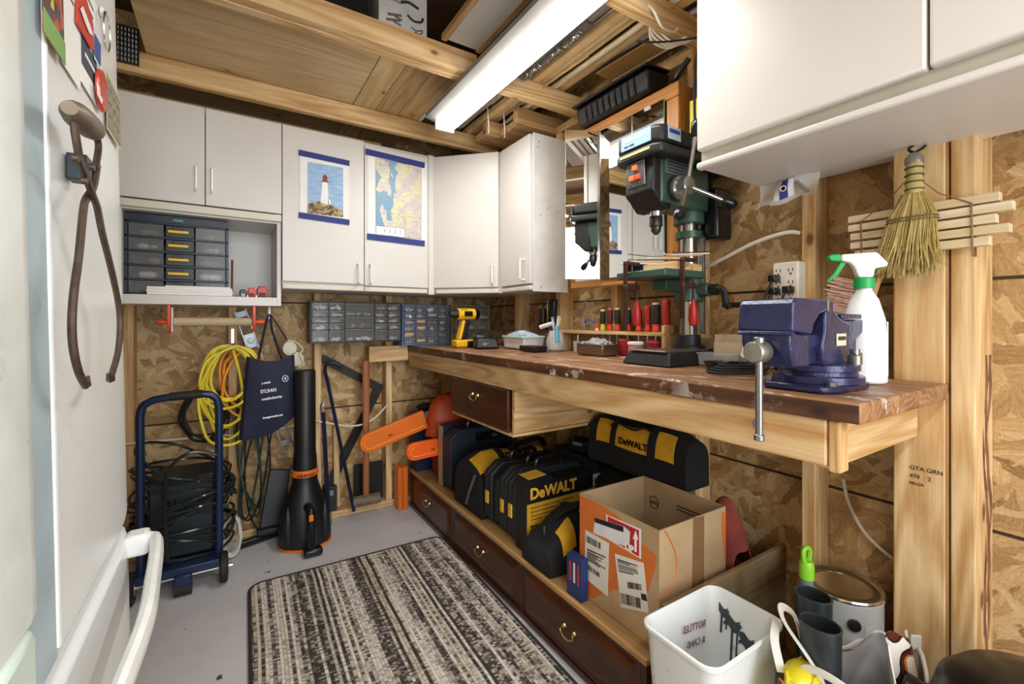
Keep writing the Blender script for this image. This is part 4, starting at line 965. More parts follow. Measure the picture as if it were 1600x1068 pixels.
# ---------------------------------------------------------------- parts drawers
def organizer(name, lb, x0, x1, yf, yb, z0, z1, frame, cols, bx=None, stick=None):
    t = T(name, lb, 'organizer', ((x0+x1)/2, (yf+yb)/2, z0))
    fm = M(); e = .007
    fm.bb(x0, x1, yf, yb, z0, z0+e); fm.bb(x0, x1, yf, yb, z1-e, z1); fm.bb(x0, x0+e, yf, yb, z0+e, z1-e); fm.bb(x1-e, x1, yf, yb, z0+e, z1-e); fm.bb(x0+e, x1-e, yb-.006, yb, z0+e, z1-e)
    P('frame', fm, frame, t, smooth=False)
    W_ = x1-x0-2*e; x = x0+e; rnd = random.Random(5)
    tot = sum(c[0] for c in cols)
    for wd, rows in cols:
        w_ = W_*wd/tot; rt = sum(rows); z = z1-e; HH = z1-z0-2*e
        for rh in rows:
            h_ = HH*rh/rt
            a, b, c, d = x+.0025, x+w_-.0025, z-h_+.002, z-.002
            fr = P('drawer', M().bb(a, b, yf-.004, yf-.001, c, d), SMOKE, t, smooth=False)
            P('label_lip', M().bb(a+.002, b-.002, yf-.008, yf-.0045, d-.0045, d-.001), pm(bx or '#8b8a85', .3), fr, smooth=False)
            cm = M()
            for q in range(9 if w_ > .1 else 6):
                s_ = min(.024, h_*.62)*rnd.uniform(.6, 1); cxx = rnd.uniform(a+s_, b-s_)
                cm.box((cxx, yf+.010+rnd.uniform(0, .01), c+.003+s_*.45), (s_*rnd.uniform(.6, 1.6), s_*.5, s_*.7), (rnd.uniform(-.5, .5), rnd.uniform(-.9, .9), rnd.uniform(-.5, .5)))
            P('contents', cm, pm(rnd.choice(['#f0efeb', '#bdb3a3', '#dcd6c8', '#a0a0a0', '#c9a56a', '#f4f2ee', '#8a4a4d', '#e8e8e8']), .35, .3), fr, smooth=False)['kind'] = 'stuff'
            if stick and rnd.random() < .22: P('paper_label', M().bb(a+.008, b-.01, yf-.0055, yf-.0042, (c+d)/2-.004, (c+d)/2+.008), pm('#e8b77c', .6), fr, smooth=False)
            P('divider', M().bb(x+.001, x+w_-.001, yf, yb-.008, c-.0018, c-.0004), frame, t, smooth=False)
            z -= h_
        x += w_
        if x < x1-e-.01: P('divider', M().bb(x-.0008, x+.0008, yf, yb-.008, z0+e, z1-e), frame, t, smooth=False)
    return t
sm = [1, .95, .8, .95, 1.55]
organizer('parts_drawers', 'long black small-parts drawer cabinet mounted under the lighthouse cabinet', .372, .872, 2.60, YS-.001, 1.012, 1.240, BLACKP,
          [(.9, sm), (.88, sm), (1.72, [1.6, 1.5, 1.55]), (.8, sm), (.8, sm)])
organizer('parts_drawers', 'blue-framed small-parts drawer cabinet on the bench, left of the yellow drill', .880, 1.188, 2.61, YS-.002, zb, 1.232, pm('#4c76b4', .4),
          [(1, [1]*6), (1, [1]*6), (1, [1]*6), (1, [1]*6)], '#9a9a92', True)
organizer('parts_drawers', 'beige-framed small-parts drawer cabinet behind the yellow drill', 1.195, 1.475, 2.60, YS-.002, zb, 1.235, pm('#9a8a5e', .5),
          [(1, [1.2, 1, 1.2]), (1, [1.2, 1, 1.2]), (1, [1.2, 1, 1.2])], '#6f6a58')

# ---------------------------------------------------------------- bench, right of the drill press
t = T('open_carton', 'low beige carton standing against the wall behind the drill press', 'box', (1.40, .86, zb))
m = M(); m.bb(1.445, 1.45, .74, .905, zb, zb+.10); m.bb(1.375, 1.38, .74, .905, zb, zb+.075); m.bb(1.38, 1.445, .74, .745, zb, zb+.10); m.bb(1.38, 1.445, .90, .905, zb, zb+.10); m.bb(1.38, 1.445, .745, .90, zb, zb+.004)
P('carton', m, pm('#c9b696', .7), t, smooth=False)
P('torn_flap', M().grid(lambda u, v: (1.375-.03*u, .745+.05*v, zb+.10-.06*u+.01*math.sin(6*v)), 4, 4, .002), pm('#d9d6d0', .5), t)
t = T('clear_parts_box', 'clear plastic box of hardware before the beige carton', 'box', (1.33, .865, zb))
P('box', M().box((1.335, .865, zb+.019), (.06, .10, .036), taper=(1.06, 1.05)), CLEAR, t, bevel=.004)
P('lid', M().box((1.335, .865, zb+.040), (.068, .11, .005)), CLEAR, t, bevel=.001)
P('hardware', M().ball((1.335, .865, zb+.014), (.02, .035, .011), 10), pm('#7c7a74', .4, .4, .4, 60), t)
S('black_dish', M().lathe([(.038, 0), (.052, .022), (.049, .022), (.036, .004), (0, .004)], (1.255, .80, zb), 24), BLACKP, 'black magnetic dish on the bench beside the drill press base', 'dish')
# outlet
t = T('wall_outlet', 'cream six-way outlet adapter on the stud with black plugs', 'outlet', (1.45, .71, 1.19))
CR = pm('#e9e2d2', .4)
P('body', M().bb(1.437, XS-.001, .670, .746, 1.188, 1.312), CR, t, bevel=.006, seg=3)
for r in range(3):
    for c in range(2):
        y = .728-.036*c; z = 1.283-.037*r
        for k, (dy_, dz_, w_, h_) in enumerate(((.006, .004, .002, .009), (-.006, .004, .002, .009), (0, -.008, .005, .005))): P('slot', M().box((1.4362, y+dy_, z+dz_), (.001, w_, h_)), pm('#3a362f', .6), t, smooth=False)
for y, z in ((.731, 1.262), (.731, 1.223), (.690, 1.225)):
    p_ = P('plug', M().box((1.418, y, z), (.036, .022, .022)), BLACKG, t, bevel=.004)
S('plug_cable', M().tube(spline([(1.405, .731, 1.255), (1.39, .745, 1.20), (1.395, .77, 1.12), (1.40, .83, 1.02), (1.37, .80, .992)]), .0035, 6), RUBBER, 'black cord running from the top outlet plug down to the bench', 'cord')
S('plug_cable', M().tube(spline([(1.405, .731, 1.217), (1.385, .75, 1.16), (1.36, .76, 1.08), (1.33, .74, 1.0), (1.28, .73, .993), (1.22, .76, .992)]), .0035, 6), RUBBER, 'black cord running from the lower outlet plug across the bench', 'cord')
S('plug_cable', M().tube(spline([(1.405, .690, 1.22), (1.385, .692, 1.19), (1.39, .70, 1.10), (1.375, .72, 1.01), (1.30, .69, .992)]), .0035, 6), RUBBER, 'black cord dropping from the right-hand outlet plug', 'cord')
m = M()
for k in range(4): m.tube(spline([(1.31-.01*k, .78, zb+.004+.006*k), (1.20+.01*k, .80-.01*k, zb+.006+.005*k), (1.12+.01*k, .74, zb+.004+.006*k), (1.20, .66+.01*k, zb+.005+.006*k), (1.30, .70, zb+.004+.006*k)], 6, True), .0035, 5, True)
S('coiled_cable', m, RUBBER, 'loose coil of black cord lying on the bench behind the vise', 'cord')
t = T('power_brick', 'black power adapter among the cords behind the vise', 'adapter', (1.26, .71, zb+.03))
P('brick', M().box((1.335, .655, zb+.03), (.05, .045, .055)), BLACKP, t, bevel=.006)
S('staple_cable', M().tube(spline([(1.48, 1.05, 1.315), (1.46, .95, 1.34), (1.455, .82, 1.385), (1.46, .72, 1.405), (1.478, .685, 1.40)]), .0065, 7), WIRE, 'white cable running along the wall above the outlet', 'cable')

# ---------------------------------------------------------------- vise
VB = pm('#2a2f6e', .32, .1, .25, 40, .5, 160)
VB = pm('#2a2d52', .24, .2, .25, 30, 1., 120)
t = T('bench_vise', 'big blue bench vise bolted at the right end of the workbench', 'vise', (1.09, .475, zb))
vy = .475
P('base_plate', M().prism([(.99, vy-.055), (1.02, vy-.075), (1.16, vy-.075), (1.21, vy-.05), (1.245, vy-.02), (1.245, vy+.02), (1.21, vy+.05), (1.16, vy+.075), (1.02, vy+.075), (.99, vy+.055)], 'xy', zb, zb+.014), VB, t, bevel=.004)
P('swivel_base', M().lathe([(.085, .0145), (.085, .028), (.075, .03), (.073, .038), (.078, .04), (.078, .052), (.06, .056)], (1.10, vy, zb), 28), VB, t)
m = M(); m.prism([(1.03, zb+.05), (1.165, zb+.05), (1.165, zb+.075), (1.15, zb+.10), (1.155, zb+.14), (1.10, zb+.152), (1.072, zb+.17), (1.072, zb+.187), (1.035, zb+.187), (1.035, zb+.12), (1.02, zb+.09)], 'xz', vy-.045, vy+.045)
P('fixed_jaw_body', m, VB, t, bevel=.006, seg=3)
m = M(); m.prism([(1.14, zb+.075), (1.165, zb+.085), (1.25, zb+.12), (1.25, zb+.148), (1.14, zb+.148)], 'xz', vy-.034, vy+.034); P('anvil_body', m, VB, t, bevel=.004)
P('anvil_top', M().bb(1.115, 1.215, vy-.042, vy+.042, zb+.149, zb+.160), VB, t, bevel=.002)
P('slide_bar', M().bb(1.152, 1.27, vy-.022, vy+.022, zb+.075, zb+.118), VB, t, bevel=.003)
m = M(); m.prism([(.882, zb+.125), (.888, zb+.178), (.898, zb+.188), (1.026, zb+.188), (1.026, zb+.166), (.990, zb+.158), (.968, zb+.140), (.958, zb+.118)], 'xz', vy-.053, vy+.053)
m.prism([(.886, zb+.10), (.886, zb+.124), (.957, zb+.117), (.962, zb+.055), (.905, zb+.055)], 'xz', vy-.047, vy+.047)
m.box((.885, vy, zb+.121), (.010, .110, .009))
P('sliding_jaw_body', m, VB, t, bevel=.009, seg=3)
P('slide_box', M().bb(.955, 1.034, vy-.03, vy+.03, zb+.055, zb+.118), VB, t, bevel=.003)
P('jaw_plate', M().bb(1.0272, 1.0345, vy-.052, vy+.052, zb+.163, zb+.189), pm('#8b8768', .4, .8), t, bevel=.001)
P('jaw_plate', M().bb(1.0275, 1.0335, vy-.0525, vy+.0525, zb+.1655, zb+.1885), pm('#8b8768', .4, .8), t) if False else None
P('screw_head', M().lathe([(.014, 0), (.019, .001), (.021, .005), (.021, .036), (.018, .04), (0, .041)], (.884, vy-.0, zb+.085), 18, (0, R(-90), 0)), pm('#9a968b', .35, .8), t)
sx = .858
P('handle_bar', M().cyl((sx, vy-.005, zb-.075), (sx, vy-.005, zb+.108), .0068, n=12), pm('#8f949b', .25, .9), t)
for z in (zb-.078, zb+.108): P('handle_stop', M().cyl((sx, vy-.005, z-.006), (sx, vy-.005, z+.006), .0095, n=12), pm('#9ea2a6', .3, .9), t, bevel=.002)
P('badge', M().box((1.10, vy-.0465, zb+.105), (.044, .002, .026), (0, R(0), 0)), pm('#d6cfae', .4), t, bevel=.0009)
P('badge_print', M().box((1.10, vy-.0480, zb+.108), (.034, .001, .008)), pm('#2b2f2e', .5), t, smooth=False)
P('lock_nut', M().lathe([(.013, 0), (.013, .018), (.009, .02), (.009, .032)], (1.125, vy-.062, zb+.053), 12), STEEL, t)
P('lock_lever', M().cyl((1.115, vy-.062, zb+.074), (1.14, vy-.066, zb+.074), .005, n=8), CHROME, t)
for y in (vy-.062, vy+.062): P('mounting_bolt', M().cyl((1.02, y, zb+.014), (1.02, y, zb+.022), .009, n=6), STEEL, t)
P('front_bolt', M().cyl((.965, vy-.02, zb-.08), (.965, vy-.02, zb-.045), .010, n=8), STEEL, t) if False else None
S('hex_bolt', M().cyl((.925, .515, .918), (.9445, .515, .918), .008, n=6), STEEL, 'steel hex bolt sticking out of the bench apron below the vise', 'bolt')

# spray bottle
bx_, by_ = 1.275, .45
t = T('spray_bottle', 'white spray bottle with a green nozzle standing behind the vise', 'spray bottle', (bx_, by_, zb))
P('bottle', M().lathe([(.040, 0), (.044, .004), (.044, .006), (.0435, .10), (.040, .15), (.028, .195), (.0165, .215), (.0155, .222)], (bx_, by_, zb), 28, sx=.85, sy=1.), pm('#eef0ef', .35), t)
P('collar', M().lathe([(.0205, .2225), (.0205, .244), (.018, .246)], (bx_, by_, zb), 20), pm('#14a04e', .4), t)
q = Matrix.Rotation(R(32), 3, 'Z')
def sp(m_):   # nozzle points towards the room and the drill press
    c = Vector((bx_, by_, 0)); m_.v = [tuple(Matrix.Rotation(R(-55), 3, 'Z') @ (Vector(p)-c) + c) for p in m_.v]; return m_
m = M(); m.prism([(bx_-.048, zb+.288), (bx_-.048, zb+.304), (bx_+.022, zb+.306), (bx_+.045, zb+.277), (bx_+.04, zb+.272), (bx_+.018, zb+.268), (bx_+.016, zb+.247), (bx_-.014, zb+.247), (bx_-.022, zb+.272), (bx_-.030, zb+.284)], 'xz', by_-.013, by_+.013)
P('trigger_head', sp(m), pm('#f2f3f2', .35), t, bevel=.005)
m = M(); m.prism([(bx_-.070, zb+.289), (bx_-.074, zb+.301), (bx_-.066, zb+.305), (bx_-.048, zb+.305), (bx_-.047, zb+.287)], 'xz', by_-.012, by_+.012); P('nozzle', sp(m), pm('#14a04e', .4), t, bevel=.003)
m = M(); m.prism([(bx_-.048, zb+.286), (bx_-.036, zb+.284), (bx_-.052, zb+.255), (bx_-.072, zb+.238), (bx_-.076, zb+.24), (bx_-.06, zb+.26)], 'xz', by_-.006, by_+.006); P('trigger', sp(m), pm('#14a04e', .4), t, bevel=.002)
# brush leaning behind the bottle
t = T('scrub_brush', 'wooden brush with pink bristles leaning behind the spray bottle', 'brush', (1.39, .53, zb))
P('block', M().box((1.40, .50, zb+.17), (.025, .035, .19), (R(16), 0, 0)), W['dimZ'], t, bevel=.004)
m = M(); random.seed(2)
for k in range(90):
    a = k/90; z = zb+.10+.15*a; y = .522+.045*a*0-.03*(a-.5)
    m.tube([(1.395+random.uniform(-.01, .01), y, z), (1.385+random.uniform(-.012, .012), y+.055+random.uniform(-.008, .008), z+.012+random.uniform(-.01, .01))], .0014, 3)
P('bristles', m, pm('#cda694', .8), t)['kind'] = 'stuff'
P('block_handle', M().box((1.41, .475, zb+.055), (.022, .022, .10), (R(10), 0, 0)), W['dimZ'], t, bevel=.004)
S('dark_caddy', M().bb(1.33, 1.42, .56, .63, zb, zb+.095), pm('#2c2a27', .6, 0, .3, 40), 'dark ridged box on the bench behind the vise jaws', 'box', bevel=.004)
# wire basket
t = T('wire_basket', 'white wire basket of oddments against the post', 'basket', (1.39, .465, zb))
WB = pm('#d9dad6', .35, .3); bx0, bx1, by0, by1 = 1.335, 1.42, .448, .545
for k in range(6): P('wire', M().tube([(x, y, zb+.012+.026*k) for x, y in rrect(bx0, bx1, by0+.0, by1, .012, 3)], .0018, 5, True), WB, t)
for (x, y) in ((bx0, .46), (bx0, .49), (bx0, .52), (1.36, by0), (1.39, by0), (1.41, by0)): P('wire', M().cyl((x, y, zb+.004), (x, y, zb+.142), .0018, n=5), WB, t)
S('green_sponge', M().box((1.378, .485, zb+.105), (.04, .045, .05), (.2, .3, 0)), pm('#7fae55', .9), 'green sponge inside the wire basket', 'sponge', bevel=.008)
S('clear_tub', M().cyl((1.38, .485, zb+.012), (1.385, .485, zb+.075), .028, n=14), pm('#b9bdb9', .3), 'cloudy tub inside the wire basket', 'tub', bevel=.003)
S('grey_bottle', M().lathe([(.018, 0), (.02, .1), (.01, .13), (.008, .15)], (1.403, .525, zb+.012), 12), pm('#a8aaa6', .4), 'grey bottle standing in the wire basket', 'bottle')

# ---------------------------------------------------------------- broom and shims on the post
t = T('shim_bundle', 'bundle of pale cedar shims tied with twine behind the broom', 'shims', (1.40, .40, 1.30))
for k in range(5):
    zc = 1.402-.0235*k; L = (.28, .30, .27, .29, .25)[k]
    mm = M(); yc = .392-.01*(k % 2)
    mm.add([(1.404, yc-L/2, zc-.0105), (1.428, yc-L/2, zc-.0105), (1.428, yc+L/2, zc-.0085), (1.404, yc+L/2, zc-.0085), (1.404, yc-L/2, zc+.009), (1.428, yc-L/2, zc+.009), (1.428, yc+L/2, zc+.0085), (1.404, yc+L/2, zc+.0085)],
           [(0, 1, 2, 3), (4, 5, 6, 7), (0, 1, 5, 4), (1, 2, 6, 5), (2, 3, 7, 6), (3, 0, 4, 7)])
    P('shim', mm, wood('shim_%d' % k, '#cdb68a', '#f2e6c9', 'Y', .7, 1.2, False), t, bevel=.0015, smooth=False)
TW = pm('#8a6f4e', .9)
for y in (.50, .293): P('twine', M().tube([(1.4025, y, 1.277), (1.4025, y+.002, 1.395), (1.4285, y+.002, 1.395), (1.4285, y, 1.277)], .0018, 5, True), TW, t)
P('twine', M().tube([(1.402, .50, 1.393), (1.405, .45, 1.43), (1.402, .398, 1.488), (1.405, .35, 1.43), (1.402, .293, 1.393)], .0014, 5), TW, t)
t = T('hand_broom', 'straw hand broom hanging on the post over the bundle of shims', 'broom', (1.38, .395, 1.2))
ST_ = [pm('#b9a464', .8, 0, .2, 90), pm('#9a8548', .8, 0, .2, 90), pm('#cdbb82', .8, 0, .2, 90)]
random.seed(11); m = M()
by0 = .387
for k in range(620):
    u = random.uniform(-1, 1); v = random.uniform(-1, 1)
    if u*u+v*v > 1: continue
    p0 = Vector((1.378+.012*v, by0+.017*u, 1.435)); sh_ = .018
    p1 = Vector((1.375+.020*v, by0+.003+.044*u, 1.385)); p2 = Vector((1.372+.024*v+random.uniform(-.004, .004), by0+.010+.055*u+random.uniform(-.004, .004), 1.315))
    p3 = Vector((1.368+.027*v+random.uniform(-.006, .006), by0+sh_+.074*u+random.uniform(-.010, .010), 1.238+random.uniform(-.008, .02)+.010*abs(u)))
    m.tube([p0, p1, p2, p3], [.0015, .0014, .0012, .0008], 3, mi=random.choice((0, 0, 1, 2)))
o = P('straw', m, ST_, t, smooth=False); o['kind'] = 'stuff'
P('straw_core', M().lathe([(.012, 0), (.022, -.04), (.026, -.08), (.022, -.12), (0, -.13)], (1.376, by0+.006, 1.435), 14, sx=.45, sy=1.6), ST_[1], t)
for z, w_ in ((1.376, .048), (1.369, .049)): P('stitching', M().tube([(1.376+.024*math.cos(a*PI/12), by0+.004+w_*math.sin(a*PI/12), z) for a in range(24)], .0016, 5, True), pm('#6b5e3a', .8), t)
P('neck', M().lathe([(.010, .075), (.015, .07), (.015, .03), (.017, .02), (.017, 0), (.015, -.002)], (1.378, by0, 1.435), 14), ST_[0], t)
for k in range(4): P('binding', M().tube([(1.378+.0165*math.cos(a*PI/8), by0+.0165*math.sin(a*PI/8), 1.443+.017*k) for a in range(16)], .0022, 5, True), pm('#3d4f3a', .6), t)
P('cap', M().lathe([(.018, 0), (.018, .014), (.010, .024), (0, .026)], (1.378, by0, 1.505), 14), pm('#a9a8a3', .3, .9), t)
P('hanging_loop', M().tube(spline([(1.378, by0, 1.53), (1.385, by0+.012, 1.545), (1.41, by0, 1.562), (1.429, by0-.006, 1.558), (1.40, by0-.012, 1.545), (1.378, by0, 1.53)]), .0035, 6), BLACKG, t)
# plastic bag hanging under the big cabinet
t = T('plastic_pouch', 'clear plastic pouch with a blue and white label hanging under the cabinet', 'pouch', (1.36, .72, 1.47))
def bagf(u, v): return (1.40+.012*math.sin(7*u+3*v), .765-.165*u+.01*v, 1.552-.075*v*(1-.25*u)+.006*math.sin(11*u)*v)
P('film', M().grid(bagf, 16, 8, .001), CLEAR, t)
P('label', M().grid(lambda u, v: tuple(Vector(bagf(.35+.3*u, .1+.75*v)) - Vector((.004, 0, 0))), 8, 5, .001), pm('#e8e8ec', .4), t)
P('label_stripe', M().grid(lambda u, v: tuple(Vector(bagf(.45+.12*u, .1+.75*v)) - Vector((.006, 0, 0))), 5, 5, .001), pm('#26377f', .4), t)
P('emblem', M().lathe([(.009, 0), (.009, .001), (.006, .001), (.006, 0)], tuple(Vector(bagf(.51, .45))-Vector((.008, 0, 0))), 14, (0, R(-90), 0)), PAPER, t)
P('steel_rod', M().cyl((1.392, .655, 1.535), (1.392, .625, 1.50), .006, n=8), CHROME, t)
# ---------------------------------------------------------------- open shelf of the left cabinet
t = T('drawer_organizer', 'dark blue organizer with five drawers and yellow latches on the open shelf', 'organizer', (-.19, 2.52, 1.244))
NAVY = pm('#1f2b3c', .4); x0, x1, yf, z0, z1 = -.362, .003, 2.43, 1.2445, 1.585
m = M(); m.bb(x0, x0+.01, yf, yf+.2, z0, z1-.03); m.bb(x1-.01, x1, yf, yf+.2, z0, z1-.03); m.bb(x0, x1, yf, yf+.2, z1-.03, z1); m.bb(x0, x1, yf+.19, yf+.2, z0, z1)
for k in range(6): m.bb(x0, x1, yf, yf+.19, z0+.0605*k, z0+.0605*k+.006)
P('frame', m, NAVY, t, smooth=False)
P('badge', M().bb(-.20, -.165, yf-.003, yf-.0005, 1.565, 1.573), pm('#5fa3b0', .4), t, bevel=.001)
for k in range(5):
    a, b = z0+.0605*k+.008, z0+.0605*(k+1)-.002
    if k == 0: continue_ = True
    for (u, v) in ((x0+.013, -.233), (-.120, x1-.013)):
        fr = P('drawer', M().bb(u, v, yf+.002, yf+.005, a, b), SMOKE, t, smooth=False)
        cm = M(); random.seed(int(100*u)+k*7)
        for q in range(3): cm.ball((random.uniform(u+.03, v-.03), yf+.04, a+.018), (random.uniform(.015, .03), .02, random.uniform(.008, .017)), 8)
        P('contents', cm, pm(('#8b7a5e', '#cfc8ba', '#7d6a6a', '#b9b4a8', '#6e6a63')[k], .6, 0, .3, 30), fr)['kind'] = 'stuff'
    P('latch_panel', M().bb(-.226, -.126, yf+.001, yf+.006, a, b), pm('#2a313b', .4), t, bevel=.002)
    P('latch', M().bb(-.218, -.145, yf-.012, yf+.0, a+.018, a+.03), pm('#e9c42a', .4), t, bevel=.003)
    P('thumb_tab', M().bb(-.202, -.165, yf-.006, yf+.0, a+.031, b-.004), pm('#3b3a3c', .5), t, bevel=.002)
t = T('paper_stack', 'stack of white paper lying before the organizer on the open shelf', 'paper', (-.13, 2.41, 1.244))
for k, (a, b, c, d) in enumerate(((-.285, .018, 1.2440, 1.256), (-.287, .020, 1.2562, 1.266), (-.285, .017, 1.2662, 1.278), (-.225, .01, 1.2782, 1.284))): P('sheets', M().bb(a, b, 2.394, 2.424, c, d), PAPER, t, bevel=.001)
S('pencil', M().cyl((.016, 2.44, 1.2445), (.018, 2.50, 1.42), .0042, n=6), pm('#6b2a22', .5), 'dark red pencil standing upright beside the organizer', 'pencil')
def tape(x, w_, h, c1, c2, lb):
    t = T('tape_measure', lb, 'tape measure', (x, 2.43, 1.2435))
    mm = M(); mm.prism([(x-w_/2, 1.2435), (x+w_/2, 1.2435), (x+w_/2, 1.2435+h*.6), (x+w_*.3, 1.2435+h), (x-w_*.3, 1.2435+h), (x-w_/2, 1.2435+h*.75)], 'xz', 2.405, 2.45)
    P('case', mm, pm(c1, .4), t, bevel=.005, seg=3)
    P('side_grip', M().bb(x-w_*.3, x+w_*.3, 2.401, 2.405, 1.2445, 1.2435+h*.42), pm(c2, .5), t, bevel=.001)
    P('hook', M().bb(x-w_*.55, x-w_*.5, 2.415, 2.44, 1.2435, 1.252), CHROME, t)
tape(.075, .03, .04, '#d5502d', '#222', 'small orange tape measure in the middle of the three on the shelf') if False else None
tape(.060, .030, .034, '#2e3c40', '#9fa6a4', 'dark tape measure leftmost of the three on the open shelf')
tape(.094, .030, .044, '#d9482c', '#2b2b2d', 'orange tape measure in the middle of the three on the shelf')
tape(.138, .046, .052, '#c2321f', '#232325', 'large red and black tape measure at the shelf end')
S('chrome_bit', M().cyl((.030, 2.42, 1.2475), (.043, 2.40, 1.2475), .004, n=8), CHROME, 'little chrome bit lying beside the pencil', 'bit')
# paper roll holder under the shelf
t = T('roll_holder', 'paper roll holder with orange brackets and a bare tan tube under the shelf', 'roll holder', (-.05, 2.42, 1.10))
OR2 = pm('#e0532f', .4)
for x, s_ in ((-.212, -1), (.104, 1)):
    m = M(); m.prism([(2.395, 1.2025), (2.395, 1.12), (2.405, 1.095), (2.42, 1.082), (2.435, 1.095), (2.445, 1.12), (2.445, 1.2025)], 'yz', x-.006, x+.006); P('bracket', m, OR2, t, bevel=.002)
    P('end_knob', M().lathe([(.008, 0), (.010, .012), (.011, .03), (.007, .036), (0, .038)], (x+.007*s_, 2.42, 1.128), 12, (0, R(90*s_), 0)), OR2, t)
P('inner_plate', M().bb(-.204, -.199, 2.395, 2.445, 1.085, 1.19), PAPER, t, bevel=.002)
P('tube', M().cyl((-.197, 2.42, 1.128), (.095, 2.42, 1.128), .0195, n=20), pm('#b9a684', .7), t)

# ---------------------------------------------------------------- things on the back wall, left part
YH = 2.62
def loops(cx, cz, y, w_, h, n, r, seed, top=None, wob=.25, dy=.03):
    rnd = random.Random(seed); pts = []
    for k in range(n):
        a_ = w_*rnd.uniform(1-wob, 1); b_ = h*rnd.uniform(1-wob, 1); ox = rnd.uniform(-.25, .25)*w_; tilt = rnd.uniform(-.35, .35)
        yy = y + dy*(k/n-.5)*2
        for j in range(12):
            an = PI/2 + 2*PI*j/12
            x = a_*math.cos(an); z = b_*math.sin(an)
            if top is not None: z = z - b_ + h; 
            xr = x*math.cos(tilt)-z*math.sin(tilt)*.5
            pts.append((cx+ox*(1-(z+h)/(2*h))+xr+rnd.uniform(-.008, .008), yy+rnd.uniform(-.012, .012), cz+z+rnd.uniform(-.008, .008)))
    return spline(pts, 5)
S('orange_extension_cable', M().tube(loops(.065, .80, YH+.035, .115, .19, 4, .006, 12, 1, .4), .0062, 6), pm('#e8921e', .45), 'hank of orange extension cord hanging behind the yellow one', 'cord')
S('yellow_extension_cable', M().tube(loops(.005, .76, YH-.02, .14, .25, 8, .006, 23, 1, .5), .0066, 6), pm('#e9d534', .4), 'big hank of yellow extension cord hanging on the back wall', 'cord')
S('cord_hook', M().tube(spline([(.022, YS-.001, 1.01), (.022, 2.60, 1.0), (.022, 2.57, 1.02)]), .005, 6), STEEL, 'steel hook on the stud carrying the yellow cord', 'hook')
S('black_extension_cable', M().tube(loops(-.09, .66, YH+.055, .10, .13, 4, .006, 5, 1), .0062, 6), RUBBER, 'hank of black cord hanging behind the yellow cord', 'cord')
S('green_cable', M().tube(loops(.10, .42, YH+.03, .05, .35, 3, .005, 9, 1, .15, .02), .005, 6), pm('#17322a', .45), 'long dark green cord hanging beneath the tote bag to the floor', 'cord')
S('hanging_cable', M().tube(loops(.13, .40, YH+.07, .055, .36, 2, .005, 19, 1, .1, .01), .0048, 6), RUBBER, 'long thin black cord hanging beside the green one', 'cord')
S('wall_cable', M().tube(spline([(-.45, 2.712, .565), (-.1, 2.708, .555), (.1, 2.712, .545), (.25, 2.708, .555), (.41, 2.712, .57), (.45, 2.70, .565), (.6, 2.69, .525), (.72, 2.70, .54), (.82, 2.712, .62)]), .0055, 6), WIRE, 'white cable stapled across the studs of the back wall', 'cable')
# steel door-pull on the stud
S('steel_strap', M().bb(.012, .030, 2.708, 2.7195, 1.015, 1.095), CHROME, 'bright steel strap screwed to the stud above the cords', 'strap', bevel=.003)
# spirit level
t = T('spirit_level', 'long silver spirit level leaning behind the navy tote bag', 'level', (.395, 2.69, .04))
p0, p1 = Vector((.40, 2.695, .045)), Vector((.052, 2.70, 1.19)); dd = (p1-p0); L = dd.length; ang = math.atan2(dd.x, dd.z)
def lv(s_, off): return p0 + dd.normalized()*s_*L + Vector((math.cos(ang), 0, -math.sin(ang)))*off
RT = (0, ang, 0); AL = pm('#85898d', .35, .7, .1)
for o_ in (-.026, .026): P('rail', M().box(lv(.5, o_), (.007, .022, L), RT), AL, t, bevel=.001)
for s_ in (.02, .14, .26, .38, .5, .62, .74, .86, .98): P('web', M().box(lv(s_, 0), (.046, .010, .03 if s_ not in (.5, .86) else .075), RT), AL, t, bevel=.001)
for s_ in (.5, .86): P('vial', M().lathe([(.017, 0), (.017, .006), (.012, .007), (0, .007)], lv(s_, 0)-Vector((0, .005, 0)), 16, (R(90), 0, 0)), pm('#d7d9d2', .2), t)
# tote bag
t = T('tote_bag', 'navy tote bag with white lettering hanging on the back wall', 'bag', (.185, 2.55, .57))
NB = pm('#20243c', .8, 0, .2, 25, .5, 400)
def tf(u, v):
    x = .082+.205*u+.04*(v-.5)*(u-.5)-.012*v; z = .955-.36*v-.03*math.sin(PI*u)*v+.09*(u-.5)*v-.025*math.sin(PI*u)*(1-v)
    y = 2.545-.035*math.sin(PI*v)*math.sin(PI*u)-.012*math.sin(7*u+3*v)*v
    return (x, y, z)
P('front_panel', M().grid(tf, 16, 16, .003), NB, t)
P('back_panel', M().grid(lambda u, v: (tf(u, v)[0]+.002, 2.598, tf(u, v)[2]-.004), 12, 12, .003), NB, t)
P('side_gusset', M().grid(lambda u, v: (tf(0, v)[0]-.014*math.sin(PI*u), 2.547+.05*u, tf(0, v)[2]), 4, 12, .002), NB, t)
P('side_gusset', M().grid(lambda u, v: (tf(1, v)[0]+.014*math.sin(PI*u), 2.547+.05*u, tf(1, v)[2]), 4, 12, .002), NB, t)
P('bottom_gusset', M().grid(lambda u, v: (tf(u, 1)[0], 2.547+.05*v, tf(u, 1)[2]), 12, 3, .002), NB, t)
for yo in (0, .05):
    P('strap', M().tube(spline([(.125, 2.545+yo, .915), (.155, 2.56+yo*.4, 1.08), (.178, 2.575, 1.165), (.192, 2.56+yo*.4, 1.08), (.235, 2.545+yo, .94)]), .013, 6, flat=.4), NB, t)
WL = pm('#e9e9ee', .6)
